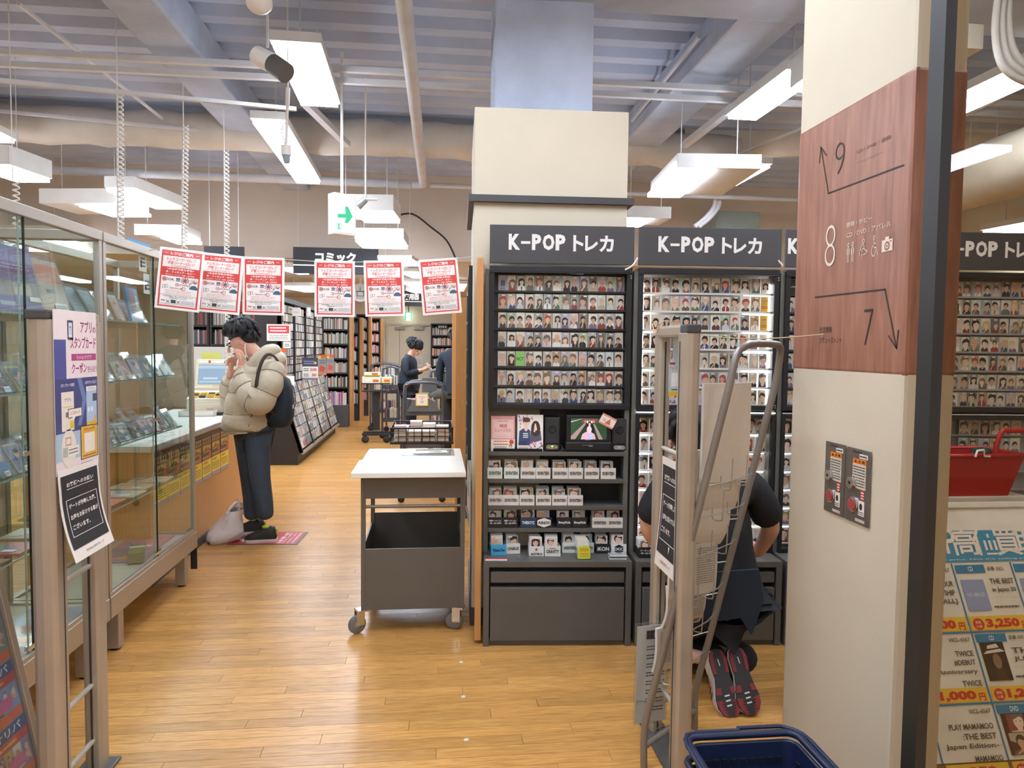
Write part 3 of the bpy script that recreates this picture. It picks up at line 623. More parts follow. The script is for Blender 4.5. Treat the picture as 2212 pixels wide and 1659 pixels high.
def portrait(b, x, y, w, h, r, z=.0, sticker=True, bg=None):
    bgc = bg or r.choice(BGS); hc = r.choice(HAIRS); cc = r.choice(CLO); sk = r.choice(SKN)
    def P(pts, dz, c): b.poly([(min(max(px_, x), x+w), min(max(py_, y), y+h)) for px_, py_ in pts], z+dz, c)
    def D(cx_, cy_, rx, ry, c, dz, n=11): P([(cx_+rx*cos(2*pi*i/n), cy_+ry*sin(2*pi*i/n)) for i in range(n)], dz, c)
    b.rect(x, y, w, h, bgc, z)
    if r.random() < .5: P([(x, y+h*r.uniform(.3, .8)), (x+w, y+h*r.uniform(.3, .8)), (x+w, y+h), (x, y+h)], .0001, r.choice(BGS))
    cx = x+w*r.uniform(.34, .66); cy = y+h*r.uniform(.5, .66); fr_ = w*(r.uniform(.24, .34) if r.random() < .7 else r.uniform(.34, .46)); tl = r.uniform(-.25, .25)
    hy = r.uniform(1.15, 1.35)
    if r.random() < .22: P([(cx-fr_*1.35, cy-fr_*1.8), (cx+fr_*1.35, cy-fr_*1.8), (cx+fr_*1.3, cy+fr_), (cx-fr_*1.3, cy+fr_)], .0002, hc)
    sx = w*r.uniform(.38, .55); top = cy-fr_*1.35
    P([(cx-sx, y), (cx+sx, y), (cx+sx, y+(top-y)*.62), (cx+fr_*.6, top), (cx-fr_*.6, top), (cx-sx, y+(top-y)*.62)], .0003, cc)
    if r.random() < .5: P([(cx-fr_*.3, top-fr_*.2), (cx+fr_*.3, top-fr_*.2), (cx+fr_*.15, y), (cx-fr_*.15, y)], .00035, r.choice(CLO))
    P([(cx-fr_*.45, cy-fr_), (cx-fr_*.4, top-fr_*.35), (cx, top-fr_*.7), (cx+fr_*.4, top-fr_*.35), (cx+fr_*.45, cy-fr_)], .0004, sk)
    D(cx-tl*fr_*.6, cy+fr_*.28, fr_*1.18, fr_*hy, hc, .0005); D(cx+fr_*tl*.4, cy-fr_*.12, fr_*.86, fr_*1.08, sk, .0006)
    f = r.uniform(-.5, .5)*fr_
    P([(cx-fr_*1.0, cy+fr_*.1), (cx+f, cy+fr_*.6), (cx+fr_*1.0, cy+fr_*.1), (cx+fr_*.9, cy+fr_*1.0), (cx, cy+fr_*1.35), (cx-fr_*.9, cy+fr_*1.0)], .0007, hc)
    for s in (-1, 1): D(cx+s*fr_*.36+tl*fr_*.4, cy-fr_*.06, fr_*.14, fr_*.07, '#3a2a26', .0008, 6)
    P([(cx-fr_*.2+tl*fr_*.4, cy-fr_*.68), (cx+fr_*.2+tl*fr_*.4, cy-fr_*.68), (cx+tl*fr_*.4, cy-fr_*.76)], .0008, '#b0605a')
    if r.random() < .35: P([(cx-sx*.8, y+h*.04), (cx-sx*.4, y+h*.06), (cx+fr_*.6, cy-fr_*.8), (cx+fr_*.2, cy-fr_*1.05)], .0009, sk)
    if sticker: b.rect(x+w*r.uniform(.05, .5), y+h*.88, w*.4, h*.09, '#e8e4de', z+.001)
CARDN = [0]
def card(s, z0, w, h, lab, seed, special=None, tilt=0., d=.205):
    r = random.Random(seed); b = MB(RF).mat(GLOSSP)
    b.box(0, 0, -.0015, w, h, 0, '#d9d6d0')
    m = w*.04
    if special == 'bts':
        b.rect(m, m, w-2*m, h-2*m, '#9d97ab', .0003); b.text('BTS', w*.22, h*.82, w*.56, h*.1, '#e8e6ee', .0006); b.poly([(w*.3, h*.35), (w*.46, h*.3), (w*.46, h*.7), (w*.3, h*.65)], .0006, '#2e2a3c'); b.poly([(w*.7, h*.35), (w*.54, h*.3), (w*.54, h*.7), (w*.7, h*.65)], .0006, '#2e2a3c'); b.text('BTS', w*.3, h*.12, w*.4, h*.09, '#2e2a3c', .0006)
    elif special == 'nct':
        b.rect(m, m, w-2*m, h-2*m, '#8fd06c', .0003); b.text('NCT', w*.08, h*.4, w*.84, h*.22, '#1d5a2a', .0006, .02)
    elif special == 'sk':
        b.rect(m, m, w-2*m, h-2*m, '#2f3230', .0003); b.text('Stray Kids', w*.06, h*.45, w*.88, h*.13, '#f0f0ea', .0006)
    elif special == 'treasure':
        b.rect(m, m, w-2*m, h-2*m, '#27304e', .0003); b.text('TREASURE', w*.04, h*.3, w*.92, h*.3, '#d9772e', .0006, .03)
    elif special == 'yellow':
        b.rect(m, m, w-2*m, h-2*m, '#d9a23a', .0003); b.text('K-POP', w*.22, h*.68, w*.56, h*.1, '#3b4a9a', .0006); b.text('トレカ', w*.25, h*.5, w*.5, h*.1, '#3b6a9a', .0006); b.lines(w*.12, h*.22, w*.76, h*.2, 2, '#b33a2a', .0006)
    elif special == 'green':
        b.rect(m, m, w-2*m, h-2*m, '#3fd02e', .0002); portrait(b, w*.16, h*.08, w*.68, h*.84, r, .0004)
    else: portrait(b, m, m, w-2*m, h-2*m, r, .0003)
    b.obj('trading_card', M=rl(s, d, z0) @ Mx.Rotation(tilt, 4, 'Y'), label=lab, cat='trading card', group='sleeved trading cards in the rack cases'); CARDN[0] += 1
def cardrow(k, row, z0, z1, s0, s1, n, where, keep=None, sp={}, lower=False):
    r = random.Random(k*100+row*7+(50 if lower else 0)); p = (s1-s0)/n
    for i in range(n):
        if keep and i not in keep: continue
        w = p*r.uniform(.9, .985); h = (z1-z0)*r.uniform(.96, 1.0)
        if k == 1 and not lower and r.random() < .25: w *= .9
        look = {'bts': 'grey logo card', 'nct': 'bright green logo card', 'sk': 'black name card', 'yellow': 'yellow text card', 'green': 'green-edged portrait card', 'treasure': 'navy and orange logo card'}.get(sp.get(i), 'sleeved portrait card')
        card(s0+i*p, z0+.0005, w, h, '%s, %s in the %s row of %s' % (look, nth(i), nth(row), where), k*10000+row*100+i+(5000 if lower else 0), sp.get(i), radians(r.uniform(-1, 1)))
for row, (z0, z1) in enumerate(ROWZ):
    cardrow(0, row, z0, z1, .066, .742, 14, "the leftmost rack's dark case", None, {0: {0: 'bts'}, 4: {2: 'nct'}}.get(row, {}))
    keep = None
    if row in (3, 4): keep = [0, 1, 2, 5, 6, 7, 8, 9, 10, 11, 12]
    if row > 4: keep = [0, 1, 2, 3, 5, 6, 11, 12]
    cardrow(1, row, z0, z1, UNITW+.045, UNITW+.745, 13, "the second rack's lit upper case", keep, {12: 'yellow'} if row in (1, 2) else {})
    cardrow(2, row, z0, z1, 2*UNITW+.045, 2*UNITW+.745, 13, "the third rack's upper case", [0, 1, 2], {0: {0: 'sk'}, 6: {1: 'green', 2: 'green'}}.get(row, {}))
    cardrow(3, row, z0, z1, 3*UNITW+.065, 3*UNITW+.765, 13, "the case seen through the glass", [3, 4, 5, 6, 7, 8, 9, 10])
for row, (z0, z1) in enumerate(ROWL):
    cardrow(1, row, z0, z1, UNITW+.045, UNITW+.745, 12, "the second rack's lower case", [0, 1, 2, 10, 11] if row < 3 else [0, 1, 10, 11], {}, True)
    cardrow(2, row, z0, z1, 2*UNITW+.045, 2*UNITW+.745, 12, "the third rack's lower case", [0, 1, 2], {1: 'treasure'} if row == 5 else {}, True)
    if row < 2: cardrow(3, row, z0, z1, 3*UNITW+.065, 3*UNITW+.765, 12, "the lower case behind the glass", [3, 4, 5, 6, 7, 8], {}, True)

# cards of the slots the photograph hardly shows, joined
b = MB().mat(GLOSSP); r = random.Random(77)
def fill(k, rows, s0, s1, n, skip):
    p = (s1-s0)/n
    for row, (z0, z1) in enumerate(rows):
        sk_ = skip(row)
        for i in range(n):
            if i in sk_: continue
            b.M = rl(s0+i*p, .205, z0+.0005) @ RF; w = p*.95; h = (z1-z0)*.98; b.box(0, 0, -.0015, w, h, 0, '#d9d6d0'); portrait(b, w*.04, w*.04, w*.92, h-w*.08, r, .0003)
fill(1, ROWZ, UNITW+.045, UNITW+.745, 13, lambda q: range(13) if q < 3 else ([0, 1, 2]+list(range(5, 13)) if q in (3, 4) else [0, 1, 2, 3, 5, 6, 11, 12]))
fill(2, ROWZ, 2*UNITW+.045, 2*UNITW+.745, 13, lambda q: [0, 1, 2]); fill(3, ROWZ, 3*UNITW+.065, 3*UNITW+.765, 13, lambda q: range(3, 11))
fill(1, ROWL, UNITW+.045, UNITW+.745, 12, lambda q: [0, 1, 2, 10, 11] if q < 3 else [0, 1, 10, 11]); fill(2, ROWL, 2*UNITW+.045, 2*UNITW+.745, 12, lambda q: [0, 1, 2])
b.obj('trading_card', label='remaining sleeved cards of the racks, hidden behind the stand and pillar', cat='trading card', kind='stuff')
# ---- card boxes
def card_box(x0, x1, y0, y1, txt, bg, fg, lab, d=.155, depth=.1, ty=(.35, .3), zbase=None, rise=.03, rz=0., hexa=None, tall=1.):
    s0, z1 = rp(x0, y0, d); s1, z0 = rp(x1, y1, d); w = s1-s0; h = z1-z0
    if zbase is not None: z0 = zbase
    t = thing('card_box', lab, 'card box', rl(s0, d, z0) @ Mx.Rotation(rz, 4, 'Z'), 'small boxes of trading cards')
    c = lin(bg)
    b = MB().mat(PAPER); th = .0025
    b.box(0, 0, 0, w, th, h, c); b.box(0, th, 0, th, depth, h*.8, c); b.box(w-th, th, 0, w, depth, h*.8, c); b.box(th, th, 0, w-th, depth, th, c); b.box(0, depth-th, th, w, depth, h*.8, c); b.obj('tray', t, 'L')
    b = MB(TR(0, -.0006, 0) @ RF).mat(PAPER)
    if hexa: b.poly([(w*.5+w*.46*hexa[2]*sin(i*pi/3), h*.5+h*.46*cos(i*pi/3)) for i in range(6)], 0, hexa[0])
    if isinstance(txt, str): txt = [txt]
    n = len(txt)
    for i, l in enumerate(txt): b.text(l, w*.1, h*(ty[0]+(n-1-i)*.24 if n > 1 else ty[0]), w*.8, h*(ty[1] if n == 1 else .18), fg if not hexa else hexa[1], .0004, .03)
    b.obj('lettering', t, 'L')
    r = random.Random(hash(lab) % 1 + int(x0*7+y0)); n = 4
    for i in range(n):
        hh = h*1.0+rise*r.uniform(.75, 1.0); x = th+r.uniform(0, .004); ww = w-2*th-.006-r.uniform(0, .01)
        b = MB(TR(x, .012+i*(depth-.02)/n+.012, .004, rx=radians(-r.uniform(2, 7))) @ RF).mat(GLOSSP)
        b.box(0, 0, -.012 if i else -.004, ww, hh, 0, '#d8d5cf'); 
        if i == 0: portrait(b, ww*.04, hh*.3, ww*.92, hh*.67, r, .0004)
        b.obj('card_stack', t, 'L')
    return t
W_ = '#d5cfc4'; BK = '#141313'
A = [(1053, 1085), (1089, 1121), (1124.5, 1157), (1158, 1189), (1193.7, 1227), (1228, 1259), (1263, 1294), (1298, 1330)]
for i, (a, c) in enumerate(A): card_box(a, c, 1010.6, 1034.5, 'SEVENTEEN', '#d3ddd0' if i < 2 else W_, BK, 'white card box, %s on the upper box shelf under the media shelf' % nth(i), zbase=.848)
A = [(1054.6, 1086), (1086.5, 1120.7), (1122, 1154.5), (1157.6, 1190.6), (1193, 1225), (1226.7, 1259)]
for i, (a, c) in enumerate(A): card_box(a, c, 1070.6, 1093, 'SEVENTEEN', W_, BK, 'white card box, %s on the middle box shelf' % nth(i), zbase=.704)
ar = ['韓国アーティスト', 'その他']
for i, (a, c, t, bg, fg, hx, l) in enumerate(((1054, 1086, ar, '#1b1a1b', '#e6e2dc', None, 'leftmost black card box with white lettering on the lower box shelf'), (1086.5, 1118, ar, '#1b1a1b', '#e6e2dc', None, 'black card box left of the navy one on the lower box shelf'),
        (1124.5, 1158, 'THEBOYZ', '#27384c', '#dfe3e6', None, 'navy card box with pale capitals'), (1158.8, 1191.4, 'AB6IX', '#1b1a1b', '#e6e2dc', ('#ddd9d2', '#141313', 1.1), 'black card box with a white hexagon label'),
        (1203, 1235, 'StrayKids', '#1d1c1d', '#e6e2dc', None, 'black card box right of the white hexagon one'), (1236.6, 1268, 'StrayKids', '#1d1c1d', '#e6e2dc', None, 'black card box left of the two white ones on the lower box shelf'),
        (1280, 1312, 'SEVENTEEN', W_, BK, None, 'left one of two white card boxes at the right end of the lower box shelf'), (1312.5, 1345, 'SEVENTEEN', W_, BK, None, 'right one of two white card boxes at the right end of the lower box shelf'))):
    card_box(a, c, 1117.6, 1140, t, bg, fg, l, zbase=.583, rise=.034, hexa=hx)
for (a, c, y0, y1, t, bg, fg, hx, l, d, rz, kw) in (
    (1061, 1093.6, 1176, 1199, 'Wanna One', '#3f9cc4', '#10222e', None, 'bright blue card box on the base top', .1, .12, {}), (1094, 1123.7, 1173, 1195.5, 'ONEUS', '#d6d1c8', BK, None, 'white card box right of the blue one on the base top', .13, .1, {}),
    (1143, 1174.7, 1178.7, 1200, 'ASTRO', '#dad6cd', BK, None, 'white card box with a star mark on the base top', .09, 0, dict(ty=(.1, .24))), (1177, 1210.7, 1178, 1200, 'CRAVITY', '#dad6cd', BK, None, 'white card box with bold capitals beside the star one', .09, -.02, dict(ty=(.3, .34))),
    (1215, 1245, 1171, 1193, 'SEVENTEEN', '#cfd6c8', BK, None, 'white card box half hidden left behind the yellow tag tray', .15, 0, {}), (1256, 1283, 1171, 1193, 'SEVENTEEN', '#cfd6c8', BK, None, 'white card box half hidden right behind the yellow tag tray', .15, 0, {}),
    (1287.6, 1318.6, 1173, 1194, 'iKON', '#1b1a1c', '#e2dfda', None, 'black card box at the right of the base top', .14, 0, dict(ty=(.28, .4))), (1321, 1353, 1173, 1194.5, 'EXO', '#dedad2', BK, ('#161516', '#e6e2dc', .75), 'white card box with a black hexagon mark', .13, 0, {})):
    t = card_box(a, c, y0, y1, t, bg, fg, l, d=d, depth=.11, rz=rz, hexa=hx, zbase=.448, rise=.04, **kw)
    if 'star' in l and 'beside' not in l:
        b = MB(TR(.0385, -.0009, .036) @ RF).mat(PAPER)
        for i in range(6): b.poly([(0, 0), (.004*cos(i*pi/3-.4), .004*sin(i*pi/3-.4)), (.011*cos(i*pi/3), .011*sin(i*pi/3)), (.004*cos(i*pi/3+.4), .004*sin(i*pi/3+.4))], 0, BK)
        b.obj('star_mark', t, 'L')
    if 'bold' in l: b = MB(TR(.025, -.0009, .04) @ RF).mat(PAPER); b.rect(0, 0, .032, .003, BK); b.obj('dash_mark', t, 'L')
card_box(1380, 1414, 1183, 1206, ['アーティスト', 'その他'], '#1b1a1b', '#e6e2dc', 'black card box on the second rack base, behind the security gate', d=.06, zbase=.448)
# tray with yellow handwritten tag
s0, z0 = rp(1246, 1212, .03); t = thing('card_tray', 'clear card tray with a yellow handwritten tag on the base top', 'card tray', rl(s0, .03, .448))
b = MB().mat(CLEAR); b.box(0, 0, 0, .074, .003, .03); b.box(0, 0, 0, .003, .19, .05); b.box(.071, 0, 0, .074, .19, .05); b.box(0, 0, 0, .074, .19, .003); b.obj('tray', t, 'L')
b = MB(TR(.004, -.0012, .004) @ RF).mat(PAPER); b.poly([(0, 0), (.066, 0), (.066, .06), (.055, .068), (.033, .071), (.011, .068), (0, .06)], 0, '#c9d13c')
for i, y in enumerate((.05, .041, .024, .012)): b.lines(.012, y, .045, .007, 1, '#cc4a22', .0006, i)
b.obj('tag', t, 'L')
for i in range(5):
    b = MB(TR(.006-.004*i*.3, .02+i*.033, .004, rx=radians(-8)) @ RF).mat(PAPER); b.box(0, 0, -.02, .06, .088+.003*(i % 2), 0, '#d9d2c4'); b.obj('card_stack', t, 'L')
s0, z0 = rp(1316, 1212, .03); t = thing('sleeve_stack', 'stack of clear empty card sleeves at the right end of the base top', 'card sleeves', rl(s0, .03, .448))
for i in range(4): b = MB(TR(.002*i, .002*(i % 2), .007*i+.0005, .03*(i-1))).mat(CLEAR if i % 2 else GLOSSP); b.box(0, 0, 0, .09, .06, .0045, '#cfcfca'); b.obj('sleeve', t, 'L', bevel=.001)
s0, z0 = rp(1046, 1213, .012); b = MB().mat(GLOSSP); b.box(0, 0, 0, .112, .035, .0015, '#e7dcd6'); b.box(0, .018, .0014, .112, .035, .0018, '#c7322f'); b.obj('shelf_card', M=rl(s0+.006, .012, .448), label='flat red and white shelf card on the left of the base top', cat='shelf card')
s0, z0 = rp(1125, 1212, .02); b = MB().mat(CLEAR); b.box(0, 0, 0, .05, .08, .001); b.obj('card_sleeve', M=rl(s0, .02, .4485) @ Mx.Rotation(.3, 4, 'Z'), label='single clear sleeve lying beside the white boxes', cat='card sleeves')

# ---- media shelf
zs = .9945
def stand_book(x0, x1, ytop, ybot, d, lean, th, fn, name, lab, cat):
    s0, a = rp(x0, ytop, d); s1, c = rp(x1, ybot, d); w = s1-s0; h = a-zs
    t = thing(name, lab, cat, rl(s0, d, zs) @ Mx.Rotation(-lean, 4, 'X'))
    b = MB().mat(BOOKM); b.box(0, 0, 0, w, th, h, '#d8d2c8'); b.obj('body', t, 'L', bevel=.001)
    b = MB(TR(0, -.0006, 0) @ RF).mat(GLOSSP); fn(b, w, h); b.obj('cover', t, 'L'); return t
def bk1(b, w, h):
    b.rect(0, 0, w, h, '#dc9a94'); b.rect(w*.06, h*.37, w*.88, h*.53, '#ecc9bf', .0003); b.rframe(w*.12, h*.42, w*.76, h*.44, w*.008, '#b58a84', .0005); b.rect(0, 0, w, h*.33, '#ece4d6', .0003)
    b.text('韓国', w*.36, h*.67, w*.3, h*.1, '#c53a48', .0007, .01); b.text('ミュージカル', w*.16, h*.55, w*.68, h*.1, '#c53a48', .0007, .01); b.lines(w*.3, h*.84, w*.4, h*.03, 1, '#5a4a48', .0007)
    b.lines(w*.12, h*.25, w*.6, h*.06, 1, '#cf5a44', .0007); b.lines(w*.1, h*.16, w*.65, h*.07, 1, '#cf5a44', .0007, 3); b.lines(w*.14, h*.06, w*.55, h*.08, 2, '#4a4442', .0007); b.disc(w*.86, h*.26, w*.1, w*.1, '#d64a34', .0007)
    b.disc(w*.82, h*.14, w*.07, w*.08, '#2a2220', .0007); b.disc(w*.82, h*.13, w*.05, w*.06, '#e6c4b0', .0009); b.rect(w*.75, 0, w*.16, h*.07, '#d64a34', .0007)
def bk2(b, w, h):
    b.rect(0, 0, w, h, '#e9e3d8'); r = random.Random(3)
    for i in range(26):
        x = r.choice([r.uniform(.02, .14), r.uniform(.1, .6)]); y = r.uniform(.82, .98) if x > .14 else r.uniform(.6, .97)
        b.disc(w*x, h*y, w*.025, w*.03, r.choice(['#c96a8a', '#8a4a86', '#5a7ab0', '#d99ab0']), .0003, 6)
    b.poly([(w*.04, h*.16), (w*.48, h*.16), (w*.5, h*.56), (w*.4, h*.62), (w*.22, h*.62), (w*.08, h*.55)], .0004, '#35486f')
    for i in range(3): b.rect(w*.22, h*(.37+.05*i), w*.2, h*.025, '#e4e2de', .0006)
    b.poly([(w*.46, h*.2), (w*.94, h*.3), (w*.9, h*.56), (w*.7, h*.62), (w*.52, h*.56)], .0004, '#55536a')
    b.poly([(w*.27, h*.58), (w*.27, h*.7), (w*.4, h*.7), (w*.4, h*.58), (w*.34, h*.54)], .0006, '#e8c8b4'); b.disc(w*.34, h*.77, w*.12, h*.12, '#e8c8b4', .0007); b.disc(w*.35, h*.86, w*.15, h*.07, '#5a3526', .0009); b.poly([(w*.22, h*.85), (w*.22, h*.76), (w*.27, h*.82), (w*.45, h*.82), (w*.48, h*.77), (w*.49, h*.86)], .001, '#5a3526')
    b.disc(w*.71, h*.62, w*.18, h*.22, '#3b2a26', .0005); b.disc(w*.7, h*.66, w*.095, h*.1, '#ecccb8', .0008); b.poly([(w*.58, h*.68), (w*.68, h*.8), (w*.62, h*.5), (w*.56, h*.45)], .001, '#3b2a26'); b.poly([(w*.84, h*.68), (w*.7, h*.8), (w*.8, h*.5), (w*.86, h*.45)], .001, '#3b2a26')
    b.disc(w*.66, h*.55, w*.04, h*.03, '#ecccb8', .0008)
    for i in range(40): b.disc(w*r.uniform(.46, .98), h*r.uniform(.02, .28), w*.03, w*.03, r.choice(['#c96a9a', '#8a5a96', '#d9a0b6', '#4a4a66', '#efe6e0']), .0006+.0001*(i % 5), 6)
    b.rect(w*.03, h*.02, w*.44, h*.13, '#e6dfd2', .0012); b.lines(w*.05, h*.03, w*.4, h*.1, 3, '#6a6460', .0014); b.lines(w*.08, h*.17, w*.3, h*.1, 2, '#1e2434', .0012)
stand_book(1061, 1112, 899, 973, .165, .08, .014, bk1, 'book', 'pink paperback standing at the left of the media shelf', 'book')
stand_book(1118, 1173, 896, 973, .165, .08, .014, bk2, 'dvd_case', 'disc case showing a young couple, on the media shelf', 'disc case')
b = MB().mat(BLACKM); b.box(0, 0, 0, .262, .06, .012); b.box(0, 0, 0, .262, .005, .016); b.obj('book_stand', M=rl(.045, .152, zs-.001), label='low black stand under the pink paperback and disc case', cat='stand')
def speaker(x0, x1, yt, yb, lab, knobs):
    s0, a = rp(x0, yt, .17); s1, c = rp(x1, yb, .17); w = s1-s0; h = a-zs; t = thing('desk_speaker', lab, 'speaker', rl(s0, .17, zs))
    b = MB().mat(BLACKM); b.box(0, 0, 0, w, .09, h); b.obj('body', t, 'L', bevel=.005)
    b = MB().mat(RUBBER); b.box(w*.08, -.003, h*.24, w*.92, .001, h*.97); b.obj('grille', t, 'L', bevel=.002)
    b = MB(TR(w/2, -.003, h*.66) @ RF).mat(BLACKM); b.lathe([(.019, 0), (.021, .003), (.018, .004), (.012, -.001), (.0, .003)], 18); b.obj('cone', t, 'L')
    b = MB(TR(w/2, 0, h*.12) @ RF).mat(mat('silver_plastic', '#a8a8a4', .35, .5)); b.disc(-w*.2, 0, h*.065, h*.065, None, .0, 14); b.prism([(x, y) for x, y in [(-w*.28, -h*.062), (w*.28, -h*.062), (w*.38, -h*.03), (w*.38, h*.03), (w*.28, h*.062), (-w*.28, h*.062), (-w*.38, h*.03), (-w*.38, -h*.03)]], 0, .003); b.obj('control_plate', t, 'L', bevel=.001)
    if knobs:
        for x in (-1, 1): b = MB(TR(w/2+x*w*.22, -.003, h*.12) @ RF).mat(BLACKM); b.cyl((0, 0, 0), (0, 0, .007), .008, 14); b.mat(CHROME); b.cyl((0, 0, .007), (0, 0, .008), .006, 12); b.obj('knob', t, 'L')
        b = MB(TR(w/2, -.003, h*.145) @ RF).mat(emat('green_led', '#7dff3a', 3)); b.cyl((0, 0, 0), (0, 0, .002), .004, 10); b.obj('power_light', t, 'L')
    else: b = MB(TR(w/2, -.0034, h*.12) @ RF).mat(PAPER); b.rect(-w*.1, .002, w*.2, .004, '#e6e6e6'); b.lines(-w*.2, -.006, w*.4, .005, 1, '#ddd'); b.obj('mark', t, 'L')
speaker(1177, 1209, 901, 974, 'black speaker with two knobs and a green light, left of the small player', True)
speaker(1323, 1354, 903, 974, 'black speaker with a plain silver plate, right of the small player', False)
s0, a = rp(1222, 896, .165); s1, c = rp(1322, 975, .165); w = s1-s0; h = a-zs
t = thing('portable_player', 'black portable disc player showing a music video', 'video player', rl(s0, .165, zs))
b = MB().mat(BLACKM); b.box(.004, 0, .05, w-.004, .03, h); b.obj('screen_housing', t, 'L', bevel=.008)
b = MB().mat(BLACKM); b.box(0, -.006, 0, w, .075, .055); b.obj('deck', t, 'L', bevel=.012)
sx, sz = rp(1233, 949, .163); sx1, sz1 = rp(1311, 904, .163); sx -= s0; sx1 -= s0; sz -= zs; sz1 -= zs; W2 = sx1-sx; H2 = sz1-sz
b = MB(TR(sx, -.0008, sz) @ RF).mat(SCREEN); b.rect(0, 0, W2, H2, '#2d4d33')
b.poly([(0, 0), (W2*.12, 0), (W2*.42, H2*.75), (W2*.38, H2*.78), (0, H2*.15)], .0002, '#a08a84'); b.poly([(W2*.78, 0), (W2*.9, 0), (W2*.66, H2*.75), (W2*.62, H2*.72)], .0002, '#a08a84'); b.poly([(W2*.12, 0), (W2*.78, 0), (W2*.62, H2*.72), (W2*.42, H2*.75)], .0001, '#24382a')
b.rect(W2*.3, H2*.78, W2*.45, H2*.2, '#7a4a44', .0001); b.poly([(0, H2*.8), (W2*.28, H2*.95), (W2*.3, H2*.98), (0, H2*.86)], .0002, '#b8b4ae')
b.disc(W2*.53, H2*.45, W2*.12, H2*.32, '#1a1416', .0004); b.poly([(W2*.28, 0), (W2*.7, 0), (W2*.66, H2*.25), (W2*.55, H2*.36), (W2*.42, H2*.36), (W2*.32, H2*.25)], .0005, '#d9b0bc'); b.disc(W2*.51, H2*.46, W2*.07, H2*.18, '#e8c6cc', .0006); b.poly([(W2*.46, 0), (W2*.6, 0), (W2*.56, H2*.3), (W2*.48, H2*.3)], .0007, '#b8b8e0'); b.disc(W2*.52, H2*.72, W2*.05, H2*.13, '#1a1416', .0004); b.disc(W2*.52, H2*.7, W2*.03, H2*.09, '#e0b8bc', .0005)
for i in range(5): b.disc(W2*(.4+.06*i), H2*(.85-.02*(i % 2)), W2*.025, H2*.07, ('#c98a86', '#e0d6d0')[i % 2], .0003, 7)
b.obj('screen', t, 'L')
b = MB(TR(0, -.0066, 0) @ RF).mat(PAPER); b.rect(w*.36, .034, w*.22, .0016, '#9a9a9a'); b.rect(w*.5, .028, w*.08, .003, '#b8b8b8'); b.obj('trim_line', t, 'L')
b = MB(TR(w*.42, -.0012, .06) @ RF).mat(PAPER); b.lines(0, 0, w*.12, .006, 1, '#c8c8c8', 0, 4); b.obj('mark', t, 'L')
s, z = rp(1291, 912, .14); b = MB(TR(0, 0, 0, ry=radians(27)) @ RF).mat(PAPER); b.box(0, 0, -.001, .083, .058, 0, '#e9d9c9'); b.rect(0, .049, .083, .009, '#d98a72', .0003); b.rect(0, 0, .083, .009, '#d98a72', .0003); b.poly([(.03, .012), (.062, .014), (.05, .046)], .0004, '#c96250'); b.lines(.016, .02, .016, .014, 2, '#c96250', .0005)
b.obj('price_card', M=rl(s+.002, .13, z), label='small tilted pink and white card hung over the player screen', cat='card')
s, z = rp(1210, 965, .19); b = MB().mat(RUBBER); b.tube(crom([RM @ V((s+.0, .2, zs+.03)), RM @ V((s+.012, .19, zs+.02)), RM @ V((s+.006, .175, zs+.008)), RM @ V((s+.03, .18, zs+.006))], 4), .003, 6); b.obj('power_cable', label='black cable coiled between the left speaker and the player', cat='cable')
# orange wood end panel at the left of the racks
p = rp(1029, 700, .02); q = rp(1046, 700, .02); zt = rp(1035, 556, .02)[1]
b = MB().mat(ORANGEW); b.box(-.045, .03, .02, -.012, .34, zt); t = b.obj('wood_partition', M=RM, label='tall orange wood partition standing left of the leftmost card rack', cat='partition', bevel=.002)
# ------------------------------------------------------------------ security gates
def gate_post(b, X, Y, w, dep, zt, side):
    # rounded extrusion: flat sides, bulged front
    pr = [(-w/2, -dep*.3), (-w*.32, -dep*.46), (0, -dep*.5), (w*.32, -dep*.46), (w/2, -dep*.3), (w/2, dep*.5), (w*.1, dep*.5), (w*.1, dep*.42), (-w*.1, dep*.42), (-w*.1, dep*.5), (-w/2, dep*.5)]
    M0 = b.M; b.M = M0 @ TR(X, Y, 0); b.prism(pr, 0.0, zt); b.M = M0
GATEG = 'pair of security gates'
def gate(X, Y0, Y1, zt, w, rungs, lab):
    t = thing('security_gate', lab, 'security gate', (X, Y0, 0), GATEG)
    b = MB().mat(STEELP); gate_post(b, X, Y0, w, .07, zt-.03, 1); b.obj('post', t, bevel=.004, label='wider near post')
    b = MB().mat(STEELP); gate_post(b, X, Y1, w*.8, .06, zt-.03, 1); b.obj('post', t, bevel=.004)
    b = MB().mat(STEELP); b.box(X-w*.42, Y0+.02, zt-.045, X+w*.42, Y1+.02, zt); b.obj('top_bar', t, bevel=.01)
    b = MB().mat(mat('grey_cap', '#4a4a4c', .5)); b.box(X-w*.45, Y0-.04, zt-.03, X+w*.45, Y0+.03, zt); b.obj('end_cap', t, bevel=.006)
    b = MB().mat(mat('dark_seam', '#3a3835', .5)); b.box(X+w*.5-.001, Y0+.012, .02, X+w*.5+.0015, Y0+.017, zt-.06); b.box(X-w*.5-.0015, Y0+.012, .02, X-w*.5+.001, Y0+.017, zt-.06); b.box(X-.003, Y1-.034, .02, X+.003, Y1-.029, zt-.06); b.obj('seam', t)
    for z in rungs:
        b = MB().mat(mat('rung_metal', '#c9c3b6', .35, .4)); b.cyl((X, Y0+.03, z), (X, Y1-.025, z), .009, 12); b.obj('rung', t)
    b = MB().mat(GREYM); b.box(X-w*.8, Y0-.06, 0, X+w*.8, Y1+.06, .012); b.obj('foot_plate', t, bevel=.004)
    return t
GLY0 = 2.36; GL = atY(100, 1000, GLY0).x; GLY1 = atX(196, 1000, GL).y
zr = [atX(160, 1243, GL).z, atX(160, 1518, GL).z]
